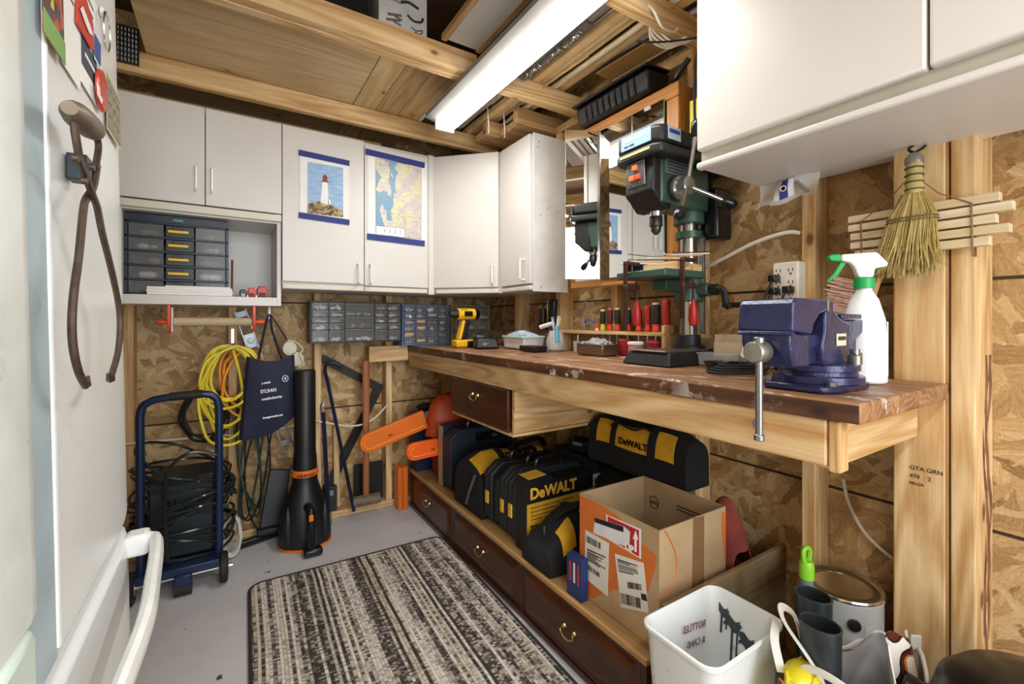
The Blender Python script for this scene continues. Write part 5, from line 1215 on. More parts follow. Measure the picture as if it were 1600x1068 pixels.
for s_, z, sz, x in (('p metals', .825, .014, .14), ('SYLRAN', .78, .024, .135), ('metalindustries', .745, .018, .14), ('lasvegasmetals.com', .655, .014, .145)):
    txt(s_, sz, WL, t, (x, 2.495, z), '-Y', 5, squeeze=.8, bold=.0006)
P('emblem_ring', M().tube([(.243+.013*math.cos(a*PI/10), 2.50, .845+.015*math.sin(a*PI/10)) for a in range(20)], .0018, 5, True), WL, t)
P('emblem_bar', M().box((.243, 2.50, .845), (.008, .002, .012)), WL, t)
S('bag_hook', M().tube(spline([(.178, 2.708, 1.17), (.178, 2.66, 1.165), (.178, 2.58, 1.150), (.178, 2.565, 1.17)]), .004, 6), STEEL, 'thin hook on the back wall carrying the tote bag', 'hook') if False else None
S('hook_rail', M().bb(.172, .184, 2.567, 2.579, 1.142, 1.2025), STEEL, 'small hook under the cabinet carrying the tote bag', 'hook', bevel=.001)
# safety goggles and cream cap
t = T('safety_goggles', 'clear safety goggles hanging beside the tote bag', 'goggles', (.30, 2.66, .90))
GL = pm('#c9bd9c', .25, 0, .1)
for x, z in ((.283, .985), (.318, .925)): P('lens', M().lathe([(.0, 0), (.03, .002), (.036, .012), (.034, .022)], (x, 2.70, z), 18, (R(90), 0, 0), sx=1., sy=1.15), GL, t)
P('frame', M().tube(spline([(.27, 2.67, 1.03), (.31, 2.665, 1.02), (.345, 2.665, .98), (.33, 2.665, .95), (.35, 2.665, .90), (.32, 2.67, .875)]), .004, 6), pm('#e2d7b6', .4), t)
P('strap', M().tube(spline([(.272, 2.70, 1.03), (.24, 2.66, 1.08), (.19, 2.62, 1.16)]), .003, 5), RUBBER, t)
# leaf blower
lx, ly = .335, 2.51
t = T('leaf_blower', 'black and orange leaf blower standing nozzle-up on the floor', 'leaf blower', (lx, ly, 0))
P('tube', M().lathe([(.058, .0), (.056, .06), (.052, .09), (.050, .50), (.047, .505), (.047, .50)], (lx, ly, .375), 26), BLACKP, t)
P('orange_band', M().lathe([(.060, 0), (.064, .004), (.062, .032), (.058, .034)], (lx, ly, .345), 26), ORANGE, t)
txt('NEXXTECH', .018, BLACKG, t, (lx-.05, ly-.064, .352), '-Y', bold=.0006) if False else txt('WE-BOOST', .017, BLACKG, t, (lx-.045, ly-.0645, .354), '-Y', bold=.0006)
P('housing', M().lathe([(.128, .0), (.132, .02), (.130, .06), (.118, .14), (.100, .20), (.074, .27), (.064, .30), (.062, .335)], (lx, ly, .012), 28, sx=.95, sy=.85), BLACKP, t)
P('orange_rim', M().lathe([(.120, 0), (.134, .001), (.1345, .010), (.128, .0115)], (lx, ly, .001), 28, sx=.95, sy=.85), ORANGE, t)
for s_ in (-1, 1): P('side_rib', M().lathe([(.02, .0), (.03, .06), (.02, .16), (.004, .2)], (lx+.085*s_, ly-.06, .015), 10), BLACKP, t)
P('rear_handle', M().tube(spline([(lx, ly-.10, .215), (lx+.006, ly-.15, .20), (lx+.008, ly-.165, .12), (lx+.01, ly-.17, .02)]), [.021]*25, 10), BLACKG, t)
P('handle_end', M().box((lx+.012, ly-.172, .022), (.085, .05, .034)), BLACKG, t, bevel=.010)
P('trigger_label', M().box((lx+.004, ly-.176, .185), (.02, .008, .03)), ORANGE, t, bevel=.002)
# dustpan-like black scoop and tube
t = T('black_dustpan', 'black dustpan leaning on the wall behind the leaf blower', 'dustpan', (.215, 2.66, 0))
P('pan', M().box((.215, 2.665, .20), (.12, .016, .29), (R(-8), R(8), 0), taper=(.8, 1)), BLACKP, t, bevel=.005)
P('pan_lip', M().box((.20, 2.625, .055), (.15, .05, .03)), BLACKP, t, bevel=.006)
S('black_tube', M().cyl((.055, 2.60, .022), (.235, 2.655, .022), .020, n=14), BLACKG, 'black plastic tube lying on the floor before the sill', 'tube', bevel=.002)
# pry bars, square, sledge, stake
PB = pm('#1f2948', .4, .4, .15)
S('pry_bar', M().tube(spline([(.475, 2.70, .80), (.462, 2.695, .865), (.485, 2.69, .895), (.53, 2.685, .885), (.555, 2.68, .865)], 6) [::-1]+[Vector((.48, 2.70, .78)), Vector((.60, 2.655, .11)), Vector((.61, 2.65, .045))], .0095, 8), PB, 'dark blue pry bar with a hooked top leaning between the studs', 'pry bar')
t = T('pry_bar', 'straight blue pry bar with a pale worn claw leaning on the stud', 'pry bar', (.47, 2.65, 0))
P('shaft', M().tube([(.455, 2.705, .62), (.475, 2.66, .06)], .0115, 8), PB, t)
P('claw', M().tube(spline([(.455, 2.705, .622), (.452, 2.70, .66), (.462, 2.695, .69)]), [.012]*8+[.011, .010, .009, .008, .006, .005, .004, .003, .003], 6), pm('#b8b4ae', .35, .8), t)
P('chisel_tip', M().box((.477, 2.656, .031), (.03, .010, .058)), pm('#807a72', .4, .8), t, bevel=.002)
t = T('framing_square', 'large dark framing square hanging between two studs', 'square', (.62, 2.78, .12))
def bar2(a, b, w_, y, th, mat, nm):
    a, b = Vector((a[0], y, a[1])), Vector((b[0], y, b[1])); d = b-a
    return P(nm, M().box((a+b)/2, (w_, th, d.length), (0, math.atan2(d.x, d.z), 0)), mat, t, bevel=.0006)
DK = pm('#2b2622', .5, .4, .3, 20)
bar2((.458, .92), (.795, .72), .045, 2.775, .004, DK, 'short_arm'); bar2((.80, .745), (.462, .10), .052, 2.7795, .004, DK, 'long_arm')
t = T('sledge_hammer', 'sledge hammer with a long red-brown handle standing on its head', 'hammer', (.685, 2.67, .038))
P('handle', M().lathe([(.016, 0), (.015, .3), (.017, .6), (.019, .78), (.013, .80)], (.685, 2.675, .10), 12, sx=1.2, sy=.85), wood('hammer_handle', '#7d3f22', '#b8764a', 'Z', .5, 1.2, False), t)
m = M(); m.cyl((.605, 2.675, .085), (.765, 2.675, .085), .034, n=8); P('head', m, pm('#7a6a54', .6, .2, .35, 30), t, bevel=.005)
S('wooden_stake', M().prism([(.525, .042), (.56, .042), (.55, .50), (.535, .60), (.522, .5)], 'xz', 2.765, 2.79), W['pineZ'], 'short pointed pine stake standing behind the pry bars', 'stake', bevel=.002)
S('plastic_board', M().box((.725, 2.78, .155), (.17, .014, .23)), BLACKP, 'black plastic panel standing behind the sledge hammer', 'panel', bevel=.003)
t = T('staple_box', 'small black box on the sill behind the pry bars', 'box', (.50, 2.765, .038))
P('body', M().bb(.465, .535, 2.73, 2.79, .039, .18), pm('#26282b', .6), t, bevel=.003); P('clasp', M().bb(.485, .515, 2.726, 2.7295, .13, .16), GREY, t, bevel=.001)
m = M(); m.tube([(.44, 2.66, .995), (.44, 2.72, .995)], .003, 6)
# ---------------------------------------------------------------- wheeled cart wound with cord
t = T('wheeled_charger', 'dark blue wheeled battery charger with a tall loop handle, wound with black cord', 'charger', (-.165, 2.42, 0))
NV = pm('#1c2c4c', .3, .2, .12)
hp_ = spline([(-.302, 2.365, .10), (-.302, 2.36, .60), (-.300, 2.358, .76), (-.27, 2.355, .80), (-.22, 2.352, .812), (-.165, 2.35, .816), (-.10, 2.352, .818), (-.055, 2.355, .805), (-.034, 2.358, .76), (-.032, 2.36, .60), (-.032, 2.365, .10)], 6)
P('handle_frame', M().tube(hp_, .0155, 12), NV, t)
P('grip_sleeve', M().tube(spline([(-.205, 2.351, .814), (-.165, 2.35, .816), (-.09, 2.352, .818)], 6), .0178, 12), RUBBER, t)
P('housing', M().bb(-.285, -.048, 2.39, 2.60, .115, .46), pm('#20252d', .4, .2), t, bevel=.012)
for k in range(8): P('vent_slat', M().bb(-.215+.02*k, -.206+.02*k, 2.384, 2.389, .31, .37), BLACKG, t, smooth=False)
P('base_tray', M().bb(-.32, -.02, 2.30, 2.62, .075, .110), NV, t, bevel=.004)
P('front_bracket', M().bb(-.185, -.125, 2.28, 2.31, .03, .085), NV, t, bevel=.004)
P('front_roller', M().cyl((-.185, 2.29, .024), (-.125, 2.29, .024), .023, n=14), RUBBER, t)
for x in (-.030, -.345):
    w_ = P('wheel', M().lathe([(.03, 0), (.055, .0), (.064, .006), (.064, .026), (.055, .032), (.03, .032)], (x, 2.32, .064), 22, (0, R(90), 0)), RUBBER, t)
    P('hub', M().lathe([(.0, -.004), (.03, -.002), (.03, .034), (0, .036)], (x, 2.32, .064), 16, (0, R(90), 0)), pm('#8d8f8d', .4, .5), w_)
    P('axle_nut', M().lathe([(.0, 0), (.008, .0), (.008, .014), (0, .016)], (x+.034, 2.32, .064), 8, (0, R(90), 0)), CHROME, w_)
P('rear_bar', M().tube([(-.35, 2.32, .064), (.02, 2.32, .064)], .006, 8), STEEL, t)
rnd = random.Random(8); pts = []
for k in range(15):
    zc = .17+.028*k if k < 13 else .30; tx = rnd.uniform(-.09, .09); tz = rnd.uniform(-.03, .03); rx = rnd.uniform(.165, .195); ry = rnd.uniform(.125, .15)
    for j in range(10):
        a = 2*PI*j/10
        pts.append((-.165+rx*math.cos(a)+rnd.uniform(-.008, .008), 2.47+ry*math.sin(a)*1.0+rnd.uniform(-.008, .008)-.0, zc+tx*math.cos(a)+tz*math.sin(a)+rnd.uniform(-.008, .008)+(-.02 if j == 7 else 0)))
S('wound_cable', M().tube(spline(pts, 5), .0062, 6), pm('#1e2826', .16, 0, .2), 'black cord wound many times around the wheeled charger', 'cord')
S('loose_cable_end', M().tube(spline([(-.04, 2.30, .56), (-.13, 2.29, .585), (-.20, 2.29, .53), (-.215, 2.29, .42), (-.212, 2.285, .27), (-.205, 2.285, .15)]), .0068, 7), pm('#1d2120', .25), 'cord end hanging down the front of the wheeled charger', 'cord')
S('white_cable_coil', M().tube(spline([(.015+.035*math.cos(k*PI/4)+.004*math.sin(k), 2.50+.003*k*.5, .11+.095*math.sin(k*PI/4)) for k in range(34)], 4), .0065, 6), pm('#cfcdc2', .5), 'coil of white cable standing on the floor right of the wheeled charger', 'cable')

# ---------------------------------------------------------------- under the bench, on the chest
cz = .2215
def px(X, y): return y
ORG = pm('#e2701c', .38, 0, .06)
def scabbard(name, p0, p1, w_, th, lb, col=ORG):
    p0, p1 = Vector(p0), Vector(p1); d = p1-p0; L = d.length; a = math.atan2(d.z, d.x)
    t = T(name, lb, 'bar cover', p0); q = Matrix.Translation(p0) @ Matrix.Rotation(-a, 4, 'Y')
    def cap(s_, L_): return [(w_/2*s_*math.cos(PI/2+PI*i/10)+w_/2, w_/2*s_*math.sin(PI/2+PI*i/10)) for i in range(11)] + [(L_, -w_/2*s_), (L_, w_/2*s_)]
    m = M(); m.X = q; m.prism(cap(1, L), 'xz', -th/2, th/2); P('shell', m, col, t, bevel=.005, seg=3)
    m = M(); m.X = q; m.tube([(x, -th/2-.001, z) for x, z in [(w_/2+(w_/2-.022)*math.cos(PI/2+PI*i/10), (w_/2-.022)*math.sin(PI/2+PI*i/10)) for i in range(11)]+[(L-.02, -(w_/2-.022))]], .0028, 5); P('moulded_rib', m, pm('#f59a45', .4), t)
    m = M(); m.X = q; m.box((w_*1.6, -th/2-.0015, -.004), (.022, .003, .008)); P('moulded_mark', m, pm('#7c3a10', .5), t)
    return t
scabbard('saw_bar_cover', (.595, 2.46, .462), (.96, 2.52, .565), .105, .03, 'long orange chainsaw bar cover sticking out left of the chest')
scabbard('saw_bar_cover', (.815, 2.36, .415), (1.0, 2.36, .425), .095, .03, 'shorter bright orange bar cover resting above the first drawer', pm('#f5651f', .35, 0, .06))
t = T('upright_bar_cover', 'orange chainsaw bar cover standing upright beside the wall stud', 'bar cover', (.895, 2.69, .038))
for x in (.874, .905): P('shell', M().bb(x-.0148, x+.0148, 2.62, 2.70, .001, .255), ORG, t, bevel=.006, seg=3)
t = T('chainsaw', 'chainsaw behind the boxes with its bar pushed into the orange cover', 'chainsaw', (1.15, 2.50, cz))
P('body', M().bb(1.05, 1.35, 2.44, 2.58, cz, .50), pm('#b5401b', .45), t, bevel=.02, seg=3)
P('bar', M().box((.985, 2.512, .565), (.13, .006, .06), (0, R(-16), 0)), STEEL, t, bevel=.002)
m = M(); m.lathe([(.0, .25), (.06, .235), (.11, .18), (.135, .09), (.14, 0), (.13, 0), (.10, .16), (0, .22)], (1.13, 2.50, .455), 24, sx=1.05, sy=.55)
P('shield', m, pm('#c34a17', .45), t)
t = T('blade_box', 'dark blue carton marked 50+ standing at the back left of the chest', 'box', (1.0, 2.62, cz))
P('carton', M().bb(.965, 1.19, 2.60, 2.70, cz, .575), pm('#1d2a52', .4), t, bevel=.002, smooth=False)
P('red_stripe', M().box((1.08, 2.598, .560), (.17, .002, .012)), pm('#8a2433', .4), t, smooth=False)
txt('50+', .055, pm('#e8e8ee', .5), t, (1.00, 2.598, .492), '-Y', bold=.001); txt('SUPER HEAVY', .014, pm('#cfd2dc', .5), t, (1.0, 2.5975, .585-.008), '-Y') if False else None
txt('FULL SET', .014, pm('#cfd2dc', .5), t, (1.01, 2.5965, .556), '-Y')
t = T('black_bag_top', 'crumpled black bag lying on the blue 50+ carton', 'bag', (1.06, 2.65, .576))
P('bag', M().ball((1.06, 2.65, .60), (.08, .04, .024), 12), BLACKF, t)
t = T('sander_box', 'navy tool carton with white and red lettering standing left of the black case', 'box', (1.05, 2.33, cz))
P('carton', M().bb(1.0, 1.26, 2.285, 2.345, cz, .555), pm('#1c2b50', .4), t, bevel=.002, smooth=False)
P('side_edge', M().bb(.9975, .9998, 2.287, 2.343, cz+.002, .553), pm('#b99d77', .6), t, smooth=False)
WH = pm('#eceef2', .5)
txt('MASTERCRAFT', .026, WH, t, (1.022, 2.2835, .485), '-Y', shear=.25, bold=.0006)
for s_, z in (('Air-operated', .445), ('Brad nailer', .43), ('Agrafeuse', .40), ('pneumatique', .385)): txt(s_, .014, WH, t, (1.025, 2.2835, z), '-Y')
for z in (.345, .305): P('red_panel', M().bb(1.015, 1.10, 2.2826, 2.2845, z, z+.026), pm('#b02431', .4), t, smooth=False)
txt('3 yr', .036, WH, t, (1.022, 2.2835, .25), '-Y', shear=.2, bold=.001)
P('yellow_seal', M().box((1.15, 2.2835, .515), (.04, .003, .03)), pm('#d9b03a', .4), t, bevel=.001)
def case(name, lb, x0, x1, y0, y1, h, col='#1c2126', lat='#e6bd3a', zb_=cz, handle_gap=True):
    t = T(name, lb, 'tool case', ((x0+x1)/2, (y0+y1)/2, zb_))
    yc = (y0+y1)/2; ch = .035
    for a, b in ((y0, yc-.0015), (yc+.0015, y1)):
        m = M(); m.prism([(x0, zb_+ch), (x0+ch, zb_), (x1-ch, zb_), (x1, zb_+ch), (x1, zb_+h-ch*1.3), (x1-ch*1.6, zb_+h), (x0+ch*1.6, zb_+h), (x0, zb_+h-ch*1.3)], 'xz', a, b); P('shell', m, pm(col, .5, 0, .15, 30, .1, 200), t, bevel=.006)
    m = M(); xm = (x0+x1)/2; m.tube(spline([(xm-.07, yc, zb_+h-.01), (xm-.06, yc, zb_+h+.028), (xm, yc, zb_+h+.034), (xm+.06, yc, zb_+h+.028), (xm+.07, yc, zb_+h-.01)]), .010, 8); P('handle', m, BLACKG, t)
    if lat:
        for z in (.45,): P('latch', M().box((x0-.003, yc, zb_+h*z), (.006, (y1-y0)*.42, .055)), pm(lat, .4), t, bevel=.002)
    return t
t = case('tool_case', 'big blue-black plastic tool case standing behind the yellow-banded bag', .99, 1.38, 2.17, 2.265, .33, '#1a2530', None)
P('logo_plate', M().box((1.22, 2.168, .50), (.16, .002, .045)), BLACKG, t, bevel=.0005); txt('Max', .022, GREY, t, (1.24, 2.1665, .492), '-Y', shear=.3)
# soft tool bags
def softbag(name, lb, x0, x1, y0, y1, z, h, seed=1, slope=0):
    t = T(name, lb, 'tool bag', ((x0+x1)/2, (y0+y1)/2, z)); rnd = random.Random(seed)
    ph = [rnd.uniform(0, 6) for _ in range(6)]
    def f(u, v):
        a = PI*(v); xx = x0+(x1-x0)*u
        yy = (y0+y1)/2 - (y1-y0)/2*math.cos(a)*(1.0 if abs(math.cos(a)) > .2 else 1)
        en = 1-.10*abs(2*u-1)**4
        zz = z + h*(math.sin(a)**.45)*en*(1-.45*(1-u)**2*slope) + .008*math.sin(9*u+ph[0])*math.sin(a) + .006*math.sin(13*v+5*u+ph[1])*math.sin(a)
        yy += .006*math.sin(11*u+ph[2])
        return (xx, yy, max(zz, z))
    P('body', M().grid(f, 20, 20, .004), BLACKF, t)
    for xe, s_ in ((x0, -1), (x1, 1)):
        m = M(); rim = [f(0 if s_ < 0 else 1, j/20) for j in range(21)]
        c = Vector((xe+s_*.022, (y0+y1)/2, z+h*.42)); vs = [Vector(p) for p in rim]+[c]
        m.add(vs, [(j, j+1, 21) for j in range(20)] + [(20, 0, 21)]); P('end_panel', m, BLACKF, t, sub=0)
    def band(u0, u1, v0, v1, mat=YELLOW, nm='yellow_band', o=.004):
        c = Vector(((x0+x1)/2, (y0+y1)/2, z+h*.4))
        def g(u, v):
            p = Vector(f(u0+(u1-u0)*u, v0+(v1-v0)*v)); n_ = Vector((0, p.y-c.y, p.z-c.z)).normalized(); return p+n_*o
        return P(nm, M().grid(g, 6, 10, .002), mat, t)
    return t, f, band
YB = pm('#d9a420', .7, 0, .12, 30, .4, 300)
t, f, band = softbag('tool_bag', 'black tool bag with a wide yellow top panel behind the black cases', .98, 1.42, 1.80, 2.09, cz, .26, 2)
band(.02, .9, .22, .5, YB); band(.3, .38, .05, .6, BLACKF, 'web_strap', .008)
txt('DeWALT', .045, BLACKG, t, (1.15, 1.86, .462), '-Y', rot=Matrix.Rotation(R(50), 3, 'X'), bold=.001)
P('handle_grip', M().tube(spline([(1.20, 1.93, .47), (1.24, 1.88, .52), (1.36, 1.88, .525), (1.42, 1.92, .48)]), .014, 8), BLACKG, t)
m = M(); m.tube(spline([(.965, 1.84, .42), (.955, 1.88, .33), (.965, 1.93, .26)]), .007, 6); P('side_zip', m, pm('#55555a', .5), t)
case('tool_case', 'black tool case with yellow latch, third from the yellow drill carton', .985, 1.37, 1.725, 1.79, .275)
case('tool_case', 'black tool case with yellow latch, second from the yellow drill carton', .985, 1.37, 1.60, 1.655, .285)
case('tool_case', 'thin black case squeezed between the two with yellow latches', .995, 1.37, 1.662, 1.718, .25, '#20262b', None)
case('tool_case', 'black tool case with yellow latch directly behind the yellow drill carton', .985, 1.37, 1.53, 1.594, .29)
# the yellow and black drill carton
t = T('drill_carton', 'yellow and black drill carton with a large maker name facing the camera', 'box', (1.2, 1.49, cz))
Yc = pm('#cf9e2c', .5, 0, .08); y0, y1 = 1.445, 1.525
m = M(); m.prism([(.985, cz), (1.43, cz), (1.43, cz+.275), (1.36, cz+.29), (1.34, cz+.265), (1.13, cz+.265), (1.10, cz+.292), (.985, cz+.284)], 'xz', y0, y1); P('carton', m, BLACKP, t, bevel=.001, smooth=False)
P('yellow_print', M().bb(.986, 1.43, y0-.0015, y0-.0003, cz+.002, cz+.192), Yc, t, smooth=False)
P('top_print', M().box((1.04, 1.485, cz+.2905), (.085, .07, .002), (0, R(-4), 0)), pm('#e0b445', .5), t, smooth=False)
txt('DeWALT', .060, pm('#d9ab35', .5), t, (1.0, y0-.001, cz+.210), '-Y', bold=.0022, squeeze=.98)
for k, (s_, z) in enumerate((('BRUSHLESS COMPACT 1/2 IN DRILL / DRIVER KIT', .172), ('PERCEUSE-VISSEUSE COMPACTE SANS BALAI', .156), ('TALADRO ATORNILLADOR COMPACTO', .140), ('LITHIUM ION - LI-ION', .126))): txt(s_, .0098, BLACKG, t, (1.002, y0-.002, cz+z), '-Y')
txt('20V', .032, BLACKG, t, (1.0, y0-.002, cz+.085), '-Y', bold=.001); txt('MAX*', .014, BLACKG, t, (1.0, y0-.002, cz+.068), '-Y')
m = M(); m.cyl((1.27, y0-.004, cz+.17), (1.37, y0-.004, cz+.185), .018, n=10); m.box((1.33, y0-.004, cz+.135), (.035, .004, .07)); m.box((1.335, y0-.004, cz+.10), (.07, .004, .03)); P('printed_drill', m, pm('#9a7a2a', .5), t, bevel=.001)
P('flag_print', M().bb(1.33, 1.415, y0-.0012, y0-.0004, cz+.20, cz+.25), pm('#b9c2d8', .5), t, smooth=False); txt('USA', .026, pm('#27376f', .5), t, (1.335, y0-.002, cz+.215), '-Y', bold=.0008, shear=.2)
# front tool bag
t, f, band = softbag('tool_bag', 'small black tool bag with two yellow panels beside the cardboard box', .96, 1.30, 1.262, 1.438, cz, .215, 6, 1)
for a, b in ((.16, .36), (.52, .74)): band(a, b, .06, .36, YB)
band(.40, .48, .02, .6, BLACKF, 'web_strap', .008)
P('zip_pull', M().box((.985, 1.33, .36), (.004, .006, .03)), STEEL, t, bevel=.001)
P('web_handle', M().tube(spline([(1.02, 1.31, .41), (1.06, 1.29, .435), (1.16, 1.29, .435), (1.2, 1.31, .41)]), .012, 6, flat=.4), BLACKF, t)
# small blue carton
t = T('bit_carton', 'small blue carton with red print squeezed beside the cardboard box', 'box', (1.0, 1.168, cz))
P('carton', M().bb(.962, .992, 1.10, 1.172, cz, cz+.135), pm('#22366b', .4), t, bevel=.001, smooth=False)
for k, c in enumerate(('#c8342c', '#e8e8ec', '#c8342c')): P('print_stripe', M().bb(.9608, .9618, 1.11+.02*k, 1.118+.02*k, cz+.05, cz+.115), pm(c, .5), t, smooth=False)
# stack against the wall carrying the long duffel
t = case('tool_case', 'dark tool case lying behind the carton under the duffel bag', 1.332, 1.475, 1.0, 1.435, .275, '#17191b', None)
t = T('duffel_bag', 'long black and yellow tool duffel lying on a case against the wall', 'tool bag', (1.40, 1.2, .50))
zd = .5375
def df(u, v):
    a = PI*v; return (1.40-.068*math.cos(a)*1.0+.004*math.sin(9*u), 1.475-.49*u, zd+.195*(math.sin(a)**.4)*(1-.12*abs(2*u-1)**5)+.007*math.sin(8*u+4*v)*math.sin(a))
P('body', M().grid(df, 18, 18, .004), BLACKF, t)
for u_, nm in ((0, 'end_panel'), (1, 'end_panel')):
    m = M(); rim = [Vector(df(u_, j/18)) for j in range(19)]; m.add(rim+[Vector((1.40, rim[0].y+(.012 if u_ == 0 else -.012), zd+.08))], [(j, j+1, 19) for j in range(18)]+[(18, 0, 19)]); P(nm, m, BLACKF, t)
def dband(u0, u1, v0, v1, mat, nm, o=.005):
    def g(u, v):
        p = Vector(df(u0+(u1-u0)*u, v0+(v1-v0)*v)); n_ = Vector((p.x-1.40, 0, p.z-(zd+.08))).normalized(); return p+n_*o
    P(nm, M().grid(g, 8, 8, .002), mat, t)
for a, b in ((.10, .27), (.33, .67), (.74, .90)): dband(a, b, .045, .28, YB, 'yellow_panel')
for a, b in ((.27, .33), (.67, .74)): dband(a, b, .02, .45, BLACKF, 'web_strap', .009)
txt('DeWALT', .036, BLACKG, t, (1.3245, 1.29, zd+.105), '-X', bold=.001)
P('web_handle', M().tube(spline([(1.345, 1.345, zd+.16), (1.33, 1.30, zd+.185), (1.335, 1.22, zd+.17), (1.33, 1.16, zd+.19), (1.345, 1.12, zd+.165)]), .010, 6, flat=.4), BLACKF, t)
P('shoulder_strap', M().tube(spline([(1.37, 1.45, .69), (1.33, 1.52, .66), (1.31, 1.56, .62), (1.35, 1.60, .58)]), .006, 6), BLACKF, t)
# black charger / power strip above the cases
t = T('black_power_tool', 'black corded power tool lying on top of the black cases', 'power tool', (1.40, 1.6, .50))
P('body', M().box((1.425, 1.60, .545), (.09, .16, .07), (0, 0, .3)), BLACKP, t, bevel=.018, seg=3); P('nose', M().cyl((1.40, 1.50, .535), (1.36, 1.47, .53), .024, .014, n=12), BLACKG, t); P('vent_label', M().box((1.378, 1.60, .56), (.004, .05, .014), (0, 0, .3)), GREY, t)
S('support_crate', M().bb(1.376, 1.475, 1.50, 1.79, cz, .508), pm('#262322', .7, 0, .3), 'dark crate against the wall under the corded power tool', 'crate', bevel=.003)

# ---------------------------------------------------------------- cardboard box
X0, X1, YA, YB_, ZT = 1.0, 1.31, .822, 1.150, .555
def cardmat():
    t = NT('corrugated_board'); v = t.coord(); s = t.n('ShaderNodeTexCoord').outputs['Object']
    sp_ = t.n('ShaderNodeSeparateXYZ', {0: s}); wv = t.math('SINE', t.math('MULTIPLY', t.math('ADD', sp_.outputs[0], sp_.outputs[1]), 900.))
    n = t.noise(v, 6, 4); c = t.ramp(n, [(.3, '#a98d69'), (.7, '#bea27c')]); c = t.mix(t.math('MULTIPLY_ADD', wv, .05, .05), c, '#8c7252')
    t.base(c); t.set(Roughness=.85); t.bump(wv, .25, .001); return t.m
CB = cardmat()
t = T('cardboard_box', 'open cardboard moving box with orange print and shipping labels', 'box', (1.155, .985, cz))
e = .004
P('left_panel', M().bb(X0, X0+e, YA, YB_, cz, ZT), CB, t, smooth=False); P('near_panel', M().bb(X0+e, X1, YA, YA+e, cz, ZT), CB, t, smooth=False)
P('right_panel', M().bb(X1-e, X1, YA+e, YB_, cz, ZT), CB, t, smooth=False); P('far_panel', M().bb(X0+e, X1-e, YB_-e, YB_, cz, ZT), CB, t, smooth=False)
P('bottom_panel', M().bb(X0+e, X1-e, YA+e, YB_-e, cz, cz+e), CB, t, smooth=False)
OP = pm('#d0702a', .7, 0, .05)
def L_(p): y = gy(p[0], X0); return (y, gz(p[1], X0, y))
def Nf(p): x = gx(p[0], YA); return (x, gz(p[1], x, YA))
def lp(name, pts, mat, o): 
    q = [L_(p) for p in pts]; q = [(min(max(y, YA), YB_), min(max(z, cz), ZT)) for y, z in q]
    return P(name, M().prism(q, 'yz', X0-o-.0004, X0-o), mat, t, smooth=False)
def npn(name, pts, mat, o):
    q = [Nf(p) for p in pts]; q = [(min(max(x, X0), X1), min(max(z, cz), ZT)) for x, z in q]
    return P(name, M().prism(q, 'xz', YA-o-.0004, YA-o), mat, t, smooth=False)
lp('orange_print', [(901, 771), (935, 786), (966, 806), (985, 828), (1003, 848), (1026, 867), (1026, 880), (1020, 900), (1012, 925), (1002, 922), (960, 920), (935, 930), (925, 936), (915, 920), (906, 905)], OP, .0002)
lp('warning_label', [(947, 803), (1002, 826), (1002, 873), (950, 842)], pm('#e9e4de', .6), .0008)
lp('warning_label_red', [(950, 806), (999, 828), (999, 869), (952, 840)], pm('#b5202c', .6), .0013)
lp('white_sticker', [(930, 808), (976, 822), (985, 830), (984, 850), (975, 852), (928, 832)], pm('#dfe2e4', .6), .0018)
lp('sticker_header', [(930, 808), (975, 822), (975, 831), (930, 815)], pm('#1a1c1d', .6), .0022)
lp('up_arrow', [(994, 828), (998, 843), (995.5, 842), (995.5, 862), (992, 861), (992, 842), (989.5, 841)], pm('#f0ece6', .6), .0018)
txt('UP', .028, pm('#f0ece6', .6), t, (X0-.0022, L_((977, 856))[0], L_((977, 856))[1]), '-X', bold=.001)
LB = pm('#e6e3da', .6)
lp('shipping_label', [(915, 827), (952, 848), (950, 931), (914, 902)], LB, .001)
lp('shipping_label', [(961, 864), (1006, 879), (1014, 957), (971, 948)], LB, .001)
BK = pm('#262421', .6)
def bars(poly, n, seed, horizontal=False):
    rnd = random.Random(seed); (a, b, c, d) = [Vector(L_(p)) for p in poly]; m = M(); x = 0
    for k in range(n):
        u0 = k/n; u1 = u0+rnd.uniform(.25, .75)/n
        if not horizontal: q = [a.lerp(b, u0), a.lerp(b, u1), d.lerp(c, u1), d.lerp(c, u0)]
        else: w0 = rnd.uniform(.4, 1); q = [a.lerp(d, u0), a.lerp(d, u0).lerp(b.lerp(c, u0), w0), a.lerp(d, u1).lerp(b.lerp(c, u1), w0), a.lerp(d, u1)]
        m.prism([tuple(v) for v in q], 'yz', X0-.0022, X0-.0017)
    P('label_print', m, BK, t, smooth=False)['kind'] = 'stuff'
bars([(917, 836), (940, 848), (940, 858), (917, 846)], 12, 1); bars([(918, 856), (948, 870), (946, 892), (918, 874)], 9, 2, True); bars([(918, 880), (938, 895), (938, 902), (918, 888)], 14, 3)
bars([(970, 925), (1002, 934), (1003, 950), (972, 942)], 20, 4); bars([(981, 908), (1003, 912), (1004, 922), (982, 918)], 14, 5); bars([(965, 872), (1000, 884), (1004, 902), (968, 893)], 7, 6, True)
lp('label_block', [(1002, 926), (1010, 928), (1012, 939), (1003, 936)], BK, .0014)
npn('orange_print', [(1128, 799), (1139, 799), (1139, 905), (1136, 880), (1129, 845), (1127, 830)], OP, .0003)
npn('packing_tape', [(1083, 809), (1100, 805), (1100, 920), (1081, 925)], pm('#8a6748', .35), .0003)
P('orange_curve', M().tube(spline([(Nf(p)[0], YA-.001, Nf(p)[1]) for p in ((1038, 828), (1050, 850), (1057, 875), (1055, 900), (1042, 925), (1028, 936))]), .0022, 4), OP, t)
P('box_emblem', M().tube([(X1-.09-e-.03+.0*a, YB_, 0) for a in range(2)], .001, 4), BK, t) if False else None
